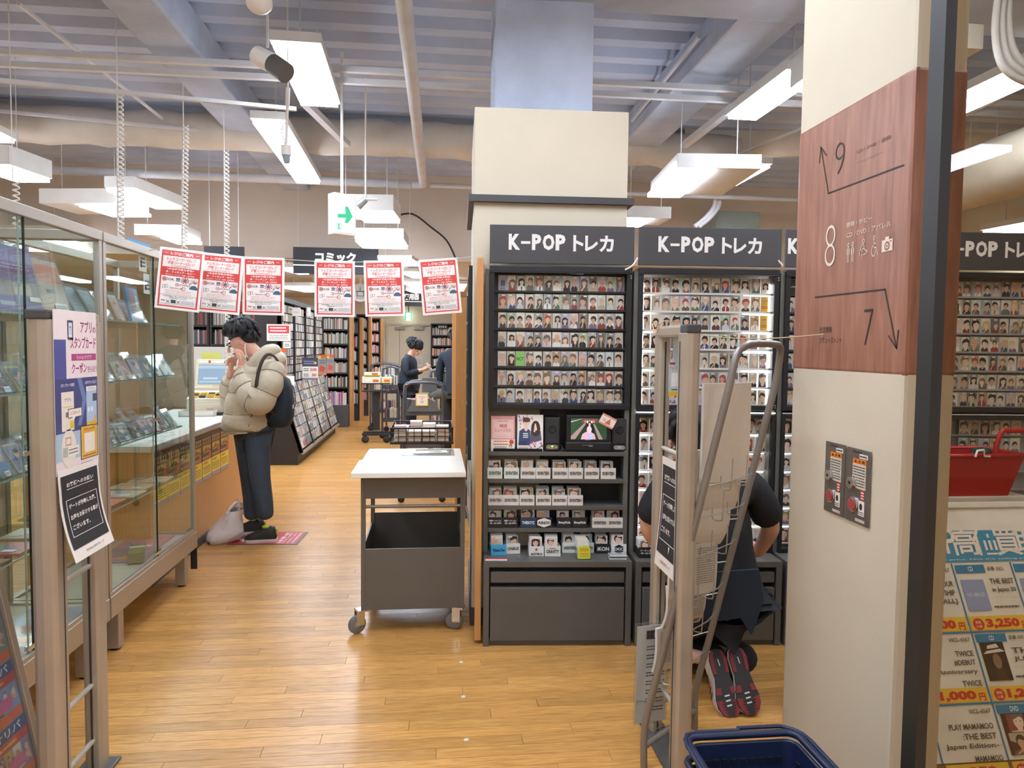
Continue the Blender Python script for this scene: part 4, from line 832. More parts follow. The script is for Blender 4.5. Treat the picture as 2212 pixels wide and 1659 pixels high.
gate(GL, GLY0, GLY1, atY(100, 668, 2.33).z, .075, [zr[0], zr[1], .12], 'left security gate, with a stamp-card poster on it')
GRY0 = 2.42; GR = atY(1484, 1000, GRY0).x; GRY1 = atX(1427, 1000, GR).y
zr2 = [atX(1450, 975, GR).z, atX(1440, 1232, GR).z, atX(1440, 1500, GR).z]
gate(GR, GRY0, GRY1, atY(1485, 700, 2.39).z, .06, zr2, 'right security gate, in front of the leaflet stand')
# stamp card poster on the left gate (faces +X)
XP = GL+.041
LP = frame((XP, 0, 0), (0, 1, 0), (0, 0, 1))
a = atX(122, 672, XP); c = atX(213, 1000, XP); y0 = atX(117, 800, XP).y; y1 = c.y; zt = atX(122, 668, XP).z; zb = atX(124, 1030, XP).z; w = y1-y0; h = zt-zb
b = MB(LP @ TR(y0, zb, 0)).mat(GLOSSP)
N = 8
for i in range(N):   # gently bowed sheet
    pass
def stamp(b):
    b.box(0, 0, -.002, w, h, 0, '#e8d9d4'); b.rect(0, 0, w, h, '#ead9d6', .0003)
    b.rect(0, h*.08, w, h*.5, '#3c4278', .0005); b.rect(0, h*.58, w*.26, h*.24, '#4a4e90', .0005); b.poly([(w*.5, h*.58), (w*.6, h*.58), (w*.72, h*.44), (w*.58, h*.28), (w*.5, h*.28), (w*.62, h*.44)], .0007, '#6a7cae')
    b.rect(0, h*.08, w, h*.17, '#a9bfd0', .0008)
    b.rect(w*.3, h*.82, w*.13, h*.12, '#4b4a5c', .0008); b.rect(w*.325, h*.835, w*.08, h*.09, '#d8dee6', .001); b.text('アプリ', w*.34, h*.85, w*.05, h*.06, '#4b4a5c', .0012)
    c1 = '#a23a72'
    b.text('アプリ', w*.6, h*.865, w*.28, h*.075, c1, .0008, .02); b.text('の', w*.9, h*.865, w*.08, h*.04, c1, .0008, .02)
    b.text('スタンプカード', w*.36, h*.765, w*.62, h*.075, c1, .0008, .02); b.rect(w*.38, h*.69, w*.6, h*.042, '#b0407c', .0008); b.text('ミッションクリアで', w*.5, h*.697, w*.36, h*.026, '#f0dfe2', .001)
    b.text('クーポン', w*.38, h*.61, w*.36, h*.065, c1, .0008, .02); b.text('をもらおう', w*.76, h*.61, w*.23, h*.042, c1, .0008, .015)
    b.text('スタンプカードを開く', w*.12, h*.53, w*.32, h*.022, '#e4e2ea', .001); b.text('いますぐやってみよう', w*.68, h*.535, w*.29, h*.022, '#e4e2ea', .001)
    b.rect(w*.13, h*.26, w*.28, h*.24, '#e9ddcb', .001); b.text('アプリ', w*.2, h*.44, w*.14, h*.022, '#5a5468', .0012); b.rect(w*.16, h*.405, w*.22, h*.004, '#d8c44a', .0012); b.rect(w*.31, h*.27, w*.1, h*.045, '#d9be3c', .0012); b.rect(w*.22, h*.345, w*.06, h*.03, '#7a7678', .0012)
    b.rect(w*.27, h*.335, w*.32, h*.06, '#3e3a48', .0013); b.rect(w*.28, h*.34, w*.3, h*.05, '#efe2d2', .0015); b.text('ここをタップ', w*.32, h*.355, w*.22, h*.02, '#b05a5a', .0017); b.poly([(w*.36, h*.34), (w*.44, h*.34), (w*.38, h*.31)], .0016, '#efe2d2')
    b.rect(w*.71, h*.28, w*.26, h*.24, '#a9c0d8', .001); b.rect(w*.71, h*.49, w*.26, h*.03, '#e9e2d8', .0012); b.text('スタンプカード', w*.75, h*.498, w*.18, h*.014, '#5a5468', .0014); b.rect(w*.87, h*.42, w*.1, h*.05, '#3c4460', .0012); b.rect(w*.71, h*.27, w*.26, h*.02, '#d9b63a', .0012)
    for i in range(2): b.disc(w*(.77+.08*i), h*.37, w*.03, h*.018, '#dce6ee', .0012)
    b.disc(w*.28, h*.15, w*.17, h*.12, '#e4dccb', .001, 18); b.rect(w*.14, h*.1, w*.14, h*.06, '#b5b4a8', .0012); b.rframe(w*.2, h*.17, w*.13, h*.05, w*.012, '#d07a74', .0013); b.rect(w*.25, h*.1, w*.26, h*.06, '#ece4d4', .0014); b.lines(w*.27, h*.11, w*.22, h*.04, 2, '#7a7480', .0016)
    b.rect(w*.55, h*.055, w*.43, h*.215, '#2c2c34', .0012); b.rect(w*.565, h*.06, w*.4, h*.205, '#e0a83e', .0014); b.poly([(w*.84, h*.26), (w*.95, h*.26), (w*.93, h*.34)], .0014, '#e0a83e'); b.text('下のバーコードから', w*.63, h*.235, w*.28, h*.018, '#6a4a2a', .0016); b.rect(w*.64, h*.095, w*.26, h*.125, '#e9dfcf', .0016); b.lines(w*.6, h*.068, w*.34, h*.016, 1, '#6a4a2a', .0016)
    b.lines(w*.55, h*.025, w*.3, h*.014, 1, '#6a6270', .0008)
stamp(b)
b.obj('stamp_card_poster', label='pink and navy stamp-card poster fixed to the left security gate', cat='poster')
# black notice sheets on both gates: a sheet that curls away from the rung
def notice(M, pts, w, lab, flip, strings):
    # pts: profile (offset from the gate face, height) from top to bottom; print follows it
    t = thing('gate_notice', lab, 'notice', M, 'black notices hanging on the gates')
    q = crom([V((a, 0, z)) for a, z in pts], 6); L = [0]
    for i in range(1, len(q)): L.append(L[-1]+(q[i]-q[i-1]).length)
    H = L[-1]
    def at(u, v, off):   # v: 0 bottom .. 1 top
        s = (1-v)*H; i = max(0, min(len(q)-2, max(j for j in range(len(L)) if L[j] <= s+1e-9) if s > 0 else 0)); i = min(i, len(q)-2)
        f = (s-L[i])/(L[i+1]-L[i]); p = q[i]+(q[i+1]-q[i])*f; d = (q[i+1]-q[i]).normalized(); nrm = V((-d.z, 0, d.x))
        return V((u*w, 0, 0))+V((0, p.z, p.x))+V((0, nrm.z, nrm.x))*off
    class B2(MB):
        def add(s, vs, fs, c=None): return MB.add(s, [at(p[0], p[1], p[2]) for p in vs], fs, c)
    def grid(b, x, y, ww, hh, c, z, n=30):
        for i in range(n): b.rect(x, y+hh*i/n, ww, hh/n, c, z)
    b = B2().mat(PAPER); grid(b, 0, 0, 1, 1, '#e3d8cc', 0); grid(b, .0, .0, 1, 1, '#e3d8cc', -.0012); sheet = b.obj('sheet', t, 'L')
    b = B2().mat(PAPER); grid(b, .05, .13, .9, .8, '#262629', .0012)
    b.text('お客様へのお願い', .16, .8, .66, .05, '#e6e0d8', .0022, .02); b.rect(.16, .775, .66, .006, '#e6e0d8', .0022)
    for i in range(10): b.rect(.12, .26+.04*i, .012, .04, '#e6e0d8', .0022); b.rect(.87, .26+.04*i, .012, .04, '#e6e0d8', .0022)
    b.rect(.12, .66, .762, .006, '#e6e0d8', .0022); b.rect(.12, .256, .762, .006, '#e6e0d8', .0022)
    b.text('ゲートが作動した際、', .17, .56, .66, .055, '#e6e0d8', .0022, .02); b.text('お声をお掛けする事が', .17, .44, .68, .055, '#e6e0d8', .0022, .02); b.text('ございます。', .17, .33, .42, .055, '#e6e0d8', .0022, .02)
    b.text('BOOK-OFFグループ', .3, .055, .45, .03, '#2a2a2c', .0022, .01)
    b.obj('print', t, 'L')
    if strings:
        b = MB().mat(mat('brass_ring', '#8d7a5c', .4, .6)); b.tube([V((.012, .018+.028*sin(a*pi/8), .028*cos(a*pi/8)-.02)) for a in range(16)], .0015, 6, closed=True); b.obj('ring', t, 'L')
    return t
ML = LP @ TR(y0+.0, zb, 0)
ML = frame((XP+.002, atX(122, 1020, XP).y, 0), (0, 1, 0), (0, 0, 1)); zn0 = atX(135, 1015, XP).z; zn1 = atX(150, 1235, XP).z
notice(ML, [(0, zn0), (.004, zn0-.06), (.008, zn0-.12), (.022, zn0-.2), (.05, zn1+.045)], y1-y0-.01, 'black notice with a white frame below the stamp-card poster', False, False)
XR = GR-.004
MR = frame((XR, atX(1431, 985, XR).y, 0), (0, -1, 0), (0, 0, 1)); a0 = atX(1433, 985, XR).z; a1 = atX(1432, 1210, XR).z
notice(MR, [(.0, a0), (.0, a0-.08), (.004, a0-.2), (.012, a0-.3), (.024, a1-.02)], .24, 'black notice hanging by a ring from the right security gate', True, True)
# pale blue check-in strip hanging inside the right gate
p = atY(1463, 720, GRY1-.1); q = atY(1463, 855, GRY1-.1)
t = thing('hanging_tag', 'pale blue hanging tag with a yellow foot inside the right security gate', 'tag', (p.x-.03, GRY1-.1, q.z)); hh = p.z-q.z
b = MB(RF).mat(GLOSSP); b.poly([(0, 0), (.05, 0), (.05, hh*.52), (.035, hh*.62), (.035, hh), (.015, hh), (.015, hh*.62), (0, hh*.52)], 0, '#b9cdd2'); b.poly([(0, 0), (0, hh*.52), (.015, hh*.62), (.015, hh), (.035, hh), (.035, hh*.62), (.05, hh*.52), (.05, 0)], -.0012, '#b9cdd2')
b.rect(0, 0, .05, hh*.07, '#e0bb2e', .0004); b.rect(.003, hh*.5, .022, hh*.035, '#b8304a', .0004); b.text('チェックイン', .004, hh*.42, .044, hh*.05, '#b83a4a', .0004, .01); b.rect(.01, hh*.15, .032, hh*.22, '#e8ecec', .0004); b.lines(.012, hh*.08, .026, hh*.04, 1, '#333', .0004); b.obj('tag_sheet', t, 'L')
# twine from the right gate to the pillar
b = MB().mat(mat('twine', '#b9a888', .9)); A = V((GR-.03, GRY1, atY(1425, 705, GRY1).z)); B_ = atX(1780, 722, PX-.004)
b.tube([A+(B_-A)*(i/12)+V((0, 0, -.03*sin(pi*i/12))) for i in range(13)], .002, 6); b.obj('twine', label='thin twine tied from the right security gate to the cream pillar', cat='twine')
b = MB().mat(MATS['twine']); b.tube(crom([V((GR-.04, GRY1+.02, A.z+.01)), V((GR-.05, GRY1-.06, A.z-.03)), V((GR-.04, GRY1-.1, A.z+.012)), V((GR, GRY1-.08, A.z+.015)), V((GR+.04, GRY1-.02, A.z-.03)), V((GR+.03, GRY1+.03, A.z-.25)), V((GR-.01, GRY1+.035, A.z-.36))], 5), .002, 6); b.obj('twine', label='loose twine end looped over the top of the right security gate', cat='twine')

# ------------------------------------------------------------------ leaflet stand behind the right gate
TUBEM = mat('grey_tube', '#8f8982', .38, .55, .05)
FB = V((1.062, 2.72, 0)); NB = V((.775, 2.475, 0)); FT = V((1.31, 2.58, 1.49)); NT = V((1.02, 2.335, 1.49))
t = thing('leaflet_stand', 'leaning tubular leaflet stand full of flyers behind the right security gate', 'leaflet stand', (FB+NB)/2)
def lp(side, z):   # point on a leg at height z
    B0, T0 = (FB, FT) if side else (NB, NT); f = max(0, (z-.16)/(1.49-.16)); base = V((B0.x, B0.y, 0)); return base+(V((T0.x, T0.y, 0))-base)*f+V((0, 0, z))
top = atY(1660, 744, 2.46).z
pts = [lp(0, 0), lp(0, .16)]+[lp(0, .16+i*.2) for i in range(1, 6)]+[lp(0, 1.3), lp(0, 1.42)]
e0 = lp(0, 1.5); e1 = lp(1, 1.5); d = (e1-e0).normalized()
pts += [e0+d*.01+V((0, 0, .03)), e0+d*.05+V((.012, -.006, .062)), e0+d*.11+V((.014, -.008, .07)), e1-d*.11+V((.014, -.008, .07)), e1-d*.05+V((.012, -.006, .062)), e1-d*.01+V((0, 0, .03))]
pts += [lp(1, 1.42), lp(1, 1.3)]+[lp(1, .16+i*.2) for i in range(5, 0, -1)]+[lp(1, .16), lp(1, 0)]
b = MB().mat(TUBEM); b.tube(crom(pts, 3), .0135, 12); b.obj('frame', t)
for zz in (.08, .62): 
    b = MB().mat(TUBEM); b.cyl(lp(0, zz), lp(1, zz), .011, 10); b.obj('cross_tube', t) if zz < .3 else None
FRN = V((-(FT-FB).y, 0, 0)); dW = (FB-NB).normalized(); nz = dW.cross(V((0, 0, 1))).normalized()
if nz.x > 0: nz = -nz       # reader's side: left and into the shop
lean = (FT-FB).normalized()
WIRE = mat('bright_wire', '#bdbab2', .3, .8)
def flyer(px_, py_, h, w, curl, lab, printed, shade, tk=.012):
    # a bundle of sheets standing in its wire pocket, blank back towards the camera; px_, py_ = lower right corner
    z0 = atY(px_, py_, 2.6).z; ym = ((lp(0, z0)+lp(1, z0))/2).y+.06; base = atY(px_, py_, ym)
    up = V((.0, .0, 1)); Mf = frame(base, -V((.93, .36, 0)), up); n_ = 8; sg = 1 if (Mf.to_3x3() @ V((0, 0, 1))).dot(nz) < 0 else -1
    b = MB(Mf).mat(PAPER)
    def off(f): return sg*(-curl*(f-.6)**2*(1 if f < .6 else .3))
    for i in range(n_):
        f0, f1 = i/n_, (i+1)/n_
        for dz in (0, -sg*tk): b.quad((0, h*f0, off(f0)+dz), (w, h*f0, off(f0)+dz), (w, h*f1, off(f1)+dz), (0, h*f1, off(f1)+dz), shade)
        for x in (0, w): b.quad((x, h*f0, off(f0)), (x, h*f0, off(f0)-sg*tk), (x, h*f1, off(f1)-sg*tk), (x, h*f1, off(f1)), '#cfc8bc')
    for f in (0, 1): b.quad((0, h*f, off(f)), (w, h*f, off(f)), (w, h*f, off(f)-sg*tk), (0, h*f, off(f)-sg*tk), '#cfc8bc')
    if printed:
        class Fl(MB):
            def add(s, vs, fs, c=None): return MB.add(s, [(p[0], p[1], off(p[1]/h)+sg*.0008) for p in vs], fs, c)
        q = Fl(Mf).mat(PAPER); q.lines(w*.05, h*.2, w*.4, h*.72, 16, '#8a8278', 0, 3); q.lines(w*.52, h*.2, w*.4, h*.72, 16, '#8a8278', 0, 9)
        if printed == 2: q.rect(w*.05, h*.04, w*.9, h*.1, '#6a5e54')
        o = len(b.v); b.v += q.v; b.f += [[i+o for i in f] for f in q.f]; b.c += q.c; b.mi += [0]*len(q.f); b.smf += q.smf
    b.obj('flyer_bundle', label=lab, cat='flyers', group='flyer bundles in the leaflet stand')
    return base, z0
for a in ((1618, 1036, .37, .235, .02, 'topmost bundle of flyers, seen from its blank back', 0, '#d6cab8'), (1600, 1100, .24, .235, .08, 'second flyer bundle from the top, with a blank back', 0, '#d2c6b4'),
          (1576, 1182, .22, .235, .14, 'third flyer bundle from the top, curling at its lower corner', 0, '#d6cbb9'), (1548, 1278, .2, .235, .02, 'fourth flyer bundle from the top, closely printed on the back', 1, '#c9beac'),
          (1524, 1350, .18, .19, .1, 'fifth flyer bundle from the top, printed with a brown band', 2, '#c2b7a5'), (1492, 1440, .18, .17, .06, 'lowest flyer bundle in the stand, half behind the gate post', 1, '#c0b9ab')):
    base, z0 = flyer(*a)
    for dz in (.02, .1):
        b = MB().mat(WIRE); A = lp(0, z0+dz); C_ = lp(1, z0+dz); o = nz*.012*(1 if dz > .05 else -1)
        P_ = base+V((0, 0, dz)); w0 = P_-dW*.01+o; w1 = P_-dW*.225+o
        b.tube([C_, w0, w1, A] if dz < .05 else [C_, w0+nz*.03], .0026, 6); b.obj('wire', t)
    for s in (.05, .17):
        b = MB().mat(WIRE); m = base-dW*s-nz*.003
        b.tube(crom([m-nz*.012+V((0, 0, .1)), m-nz*.008+V((0, 0, .0)), m+V((0, 0, -.014)), m+nz*.03+V((0, 0, -.012)), m+nz*.032+V((0, 0, .03))], 3), .0024, 6); b.obj('pocket_hook', t)
# clear pocket with a price list facing the camera at the left of the stand
A = atY(1375, 1352, 2.62); B_ = atY(1440, 1560, 2.62)
Mq = frame((A.x, 2.62, B_.z), (1, .15, 0), (.14, 0, 1)); w = .13; h = A.z-B_.z
t2 = thing('price_list_pocket', 'clear pocket with a price list, hooked to the left of the leaflet stand', 'price list', Mq)
b = MB().mat(CLEAR); b.box(-.006, -.006, -.004, w+.006, h+.012, .004); b.obj('pocket', t2, 'L')
b = MB().mat(PAPER); b.box(0, 0, -.001, w, h, .001, '#c9c6bc'); b.rect(w*.3, h*.86, w*.7, h*.09, '#1e1e1e', .0014); b.text('読み', w*.55, h*.875, w*.3, h*.06, '#e2e0d8', .0018, .02)
for i in range(8): b.lines(w*.32, h*(.74-.09*i), w*.6, h*.06, 2, '#2a2a2a' if i % 2 else '#5a5852', .0014, i)
b.obj('sheet', t2, 'L')
b = MB().mat(WIRE); b.tube([V((0, h*.25, .01)), V((w*.4, h*.24, .012)), V((w*.8, h*.2, .008)), V((w+.1, h*.16, -.03))], .0028, 6); b.obj('wire_hook', t2, 'L')

# ------------------------------------------------------------------ navy shopping baskets
NAVY = mat('navy_plastic', '#16213f', .38, 0, .06)
_p = atZ(1482, 1584, .445); _q = atZ(1708, 1574, .445); bx0 = _p.x; bx1 = _q.x; by1 = (_p.y+_q.y)/2-.02; by0 = by1-.47
def basket(z, lab, inner):
    t = thing('shopping_basket', lab, 'shopping basket', (bx0, by0, z), 'stacked navy shopping baskets')
    w = bx1-bx0; l = by1-by0; H = .24; tp = .035
    def ringpts(k, r=.035, n=4):
        x0, y0, x1, y1 = tp*k, tp*k, w-tp*k, l-tp*k; p = []
        for cx, cy, a in ((x1-r, y1-r, 0), (x0+r, y1-r, 90), (x0+r, y0+r, 180), (x1-r, y0+r, 270)):
            for i in range(n+1): th = radians(a+90*i/n); p.append((cx+r*cos(th), cy+r*sin(th)))
        return p
    b = MB().mat(NAVY); n = len(ringpts(0)); loops = [(ringpts(1), 0.), (ringpts(.35), H*.55), (ringpts(.1), H-.03)]
    for off in (0, 1):
        vs = []
        for pr, z_ in loops: vs += [((x-w/2)*(1-.012*off)+w/2, (y-l/2)*(1-.012*off)+l/2, z_+(.003 if off else 0)) for x, y in pr]
        b.sm = True
        for i in range(2): b.add(vs[i*n:(i+2)*n], [(k, (k+1) % n, n+(k+1) % n, n+k) for k in range(n)])
        b.sm = False; b.add(vs[:n], [tuple(range(n))])
    b.obj('tub', t, 'L')
    b = MB().mat(NAVY); pr = ringpts(-.25)
    b.tube([V((x, y, H-.01)) for x, y in pr], .011, 8, closed=True); b.tube([V((x, y, H-.03)) for x, y in ringpts(0)], .007, 6, closed=True); b.obj('rim', t, 'L')
    # dark slots in the walls
    b = MB().mat(mat('slot_shadow', '#0c1222', .6))
    for r_ in range(4):
        zz = .045+.04*r_
        k = 1-(zz/(H*.55))*.65 if zz < H*.55 else .3
        for i in range(9): x = .05+i*(w-.1)/8; yb = l-tp*k-.002; b.box(x-.009, yb-.004, zz-.008, x+.009, yb+.004, zz+.008)
        for i in range(12): y = .05+i*(l-.1)/11; xb = tp*k; b.box(xb-.004, y-.009, zz-.008, xb+.004, y+.009, zz+.008); b.box(w-xb-.004, y-.009, zz-.008, w-xb+.004, y+.009, zz+.008)
    b.obj('slots', t, 'L', kind='stuff')
    if inner:
        for s in (0, 1):
            x = -.022 if not s else w+.022; k = 1 if s else -1
            b = MB().mat(NAVY); b.tube([V((x, l*.36, H-.012)), V((x, l*.42, H-.004)), V((x, l-.05, H-.002)), V((x-k*.006, l-.015, H-.002)), V((x-k*.02, l+.008, H-.002)), V((x-k*.05, l+.018+.012*s, H-.002)), V((w*.5, l+.018+.012*s, H-.002))], .006, 8); b.obj('handle', t, 'L')
            b = MB().mat(NAVY); b.cyl((x-.012, l*.36, H-.02), (x+.012, l*.36, H-.02), .013, 10); b.obj('hinge', t, 'L')
ztop = .45
b = MB().mat(BLACKM); b.box(bx0+.05, by0+.05, .0, bx1-.05, by1-.05, .03); b.obj('basket_trolley', label='low black base under the stacked navy baskets', cat='base', bevel=.005)
for i in range(4): basket(.03+.06*i, 'navy shopping basket, %s of the stack at the foot of the pillar' % ('lowest', 'second from the bottom', 'second from the top', 'topmost')[i], i == 3)

# ------------------------------------------------------------------ white topped grey trolley
TW = mat('trolley_white', '#e6e2d6', .3, 0, .01, rvar=.02); TG = mat('trolley_grey', '#625d55', .45, .1, .05)
tx0, tx1 = -.39, .163; ty0, ty1 = 3.79, 4.4
t = thing('trolley', 'grey metal trolley with a white folding top, in the middle of the floor', 'trolley', (tx0, ty0, 0))
b = MB().mat(TW); b.box(-.435, 3.72, .858, .165, 4.15, .886); b.obj('top_leaf', t, bevel=.004, label='near leaf of the white top')
b = MB().mat(TW); b.box(-.42, 4.156, .858, .165, 4.6, .886); b.obj('top_leaf', t, bevel=.004, label='far leaf of the white top')
b = MB().mat(BLACKM); b.box(.13, 4.1, .86, .17, 4.2, .872); b.obj('hinge', t)
b = MB().mat(TG)
for x in (tx0, tx1-.024):
    for y in (ty0, ty1-.024): b.box(x, y, .13, x+.024, y+.024, .858)
b.obj('frame', t, bevel=.002)
for nm, (x0, y0, z0, x1, y1, z1) in dict(apron=(tx0+.024, ty0+.002, .735, tx1-.024, ty0+.01, .858), apron2=(tx0+.024, ty1-.01, .735, tx1-.024, ty1-.002, .858), apron3=(tx0+.002, ty0+.024, .735, tx0+.01, ty1-.024, .858), apron4=(tx1-.01, ty0+.024, .735, tx1-.002, ty1-.024, .858)).items():
    b = MB().mat(TG); b.box(x0, y0, z0, x1, y1, z1); b.obj('apron', t)
for nm, (x0, y0, z0, x1, y1, z1) in dict(a=(tx0+.02, ty0+.003, .13, tx1-.02, ty0+.012, .462), b=(tx0+.02, ty1-.012, .13, tx1-.02, ty1-.003, .52), c=(tx0+.003, ty0+.02, .13, tx0+.012, ty1-.02, .462), d=(tx1-.012, ty0+.02, .13, tx1-.003, ty1-.02, .462), e=(tx0+.012, ty0+.012, .13, tx1-.012, ty1-.012, .14)).items():
    b = MB().mat(TG); b.box(x0, y0, z0, x1, y1, z1); b.obj('bin_panel', t)
b = MB().mat(mat('rail_brown_grey', '#7a746a', .35, .4)); b.cyl((tx0+.02, ty0+.012, .69), (tx1-.02, ty0+.012, .69), .009, 10); b.obj('rail', t)
for (x, y, rz) in ((tx0-.0, ty0+.03, .5), (tx1-.03, ty0+.03, -.25), (tx0+.03, ty1-.03, .9), (tx1-.03, ty1-.03, .2)):
    M = TR(x, y, 0, rz); b = MB(M).mat(CHROME); b.box(-.03, -.03, .118, .03, .03, .13)
    for s in (-1, 1): b.prism([(0, 0), (1, 1)][:0] or [(-.018, .0), (.02, .0), (.02, .003), (-.018, .003)], .05, .118) if False else b.box(-.034, s*.018-.002, .045, .012, s*.018+.002, .12)
    b.cyl((-.025, -.022, .05), (-.025, .022, .05), .007, 10); cs = b.obj('caster', t, bevel=.002)
    b = MB(M @ TR(-.025, 0, .05, rx=radians(90))).mat(mat('grey_tyre', '#6f6c68', .6)); b.lathe([(.02, -.014), (.042, -.014), (.048, -.009), (.05, 0), (.048, .009), (.042, .014), (.02, .014)], 22); b.mat(mat('hub_grey', '#a9a49b', .4, .3)); b.lathe([(0, -.012), (.03, -.012), (.03, .012), (0, .012)], 16); b.obj('wheel', cs)
b = MB().mat(CLEAR); b.box(-.2, 4.28, .887, .12, 4.56, .889)
b.obj('clear_bag', label='flat clear plastic bag lying on the far leaf of the white trolley top', cat='plastic bag')
b = MB(TR(-.02, 4.42, .8895, .15)).mat(GLOSSP); b.box(-.12, -.05, 0, .1, .05, .002, '#cfd6d2'); b.box(-.02, -.02, .002, .06, .0, .004, '#7d8a86'); b.obj('printed_sleeve', label='pale sleeve lying in the clear bag on the white trolley top', cat='sleeve')

# ------------------------------------------------------------------ buy-back price board behind the glass
yb0, yb1 = 2.35, 2.8; ztp = atY(2130, 1090, yb1).z
X0 = 1.66; Wd = .95
Mb = frame((X0, yb0, .03), (1, 0, 0), (0, yb1-yb0, ztp-.03)); Hb = V((0, yb1-yb0, ztp-.03)).length
t = thing('price_board', 'leaning buy-back price board behind the glass, right of the pillar', 'price board', Mb)
b = MB().mat(mat('board_white', '#ded8cc', .4)); b.box(0, 0, -.02, Wd, Hb, -.002); b.obj('board', t, 'L')
b = MB().mat(mat('board_rail', '#cfc9bd', .4)); b.box(-.01, Hb-.015, -.022, Wd+.01, Hb+.012, .006); b.obj('top_rail', t, 'L', bevel=.004)
for x in (.03, Wd-.05): b = MB().mat(GREYM); b.bar(Mb.inverted() @ V((X0+x, yb1, ztp-.04)), Mb.inverted() @ V((X0+x, yb1+.18, .0)), .02, .02); b.obj('rear_leg', t, 'L')
bn = Mb.to_3x3() @ V((0, 0, 1)); bo = Mb @ V((0, 0, .001)); Mi = Mb.inverted()
def bp(x, y): q = Mi @ onpl(x, y, bo, bn); return (q.x, q.y)
class BB(MB): pass
b = MB(Mb).mat(GLOSSP)
def prect(x0, y0, x1, y1, c, z):
    a = bp(x0, y1); d = bp(x1, y0); b.rect(a[0], a[1], d[0]-a[0], d[1]-a[1], c, z)
def ptx(s, x0, y0, x1, y1, c, z, bold=.02):
    a = bp(x0, y1); d = bp(x1, y0); b.text(s, a[0], a[1], d[0]-a[0], d[1]-a[1], c, z, bold)
prect(1990, 1137, 2560, 1216, '#3a8db4', .001)
[ptx(s_, x0_, 1141, x1_, 1200, '#e8dccf', .002, .014) for s_, x0_, x1_ in (('K-POP', 1912, 2056), ('高', 2064, 2101), ('価', 2109, 2147), ('買', 2155, 2194), ('取', 2202, 2242))]
ptx('buy back price. Not the selling price to customers', 1985, 1201, 2330, 1213, '#e8e4da', .0016, .01)
gx = [1.0, 1.0]; colx = []
a0 = bp(2079, 1217); a1 = bp(2120, 1528); cw = .265; c0 = (a0[0]+a1[0])/2
rh = [bp(2090, 1216)[1], bp(2100, 1366)[1], bp(2112, 1520)[1], .0]
for c in range(-2, 4):
    x = c0+c*cw
    if 0 < x < Wd: b.rect(x-.003, 0, .006, rh[0], '#2f7da4', .001)
for y in rh[1:3]: b.rect(0, y-.003, Wd, .006, '#2f7da4', .001)
rows = [('CD', '3,250'), ('CD', '1,200'), ('DVD', '2,100')]
CT = [[['THE BEST', 'in Japan 20'], None], [['THE', 'JUMP'], None], [['PLAYLIST', ''], None]]
LT_ = [['TOUR', 'WORLDSHIP', '[FINALL]'], ['TWICE', '#DEBUT', 'Anniversary'], ['PLAY MAMAMOO', ':THE BEST', 'Japan Edition-']]
AR = ['', 'TWICE', 'MAMAMOO']; PR = ['6,000', '1,000', '1,350']
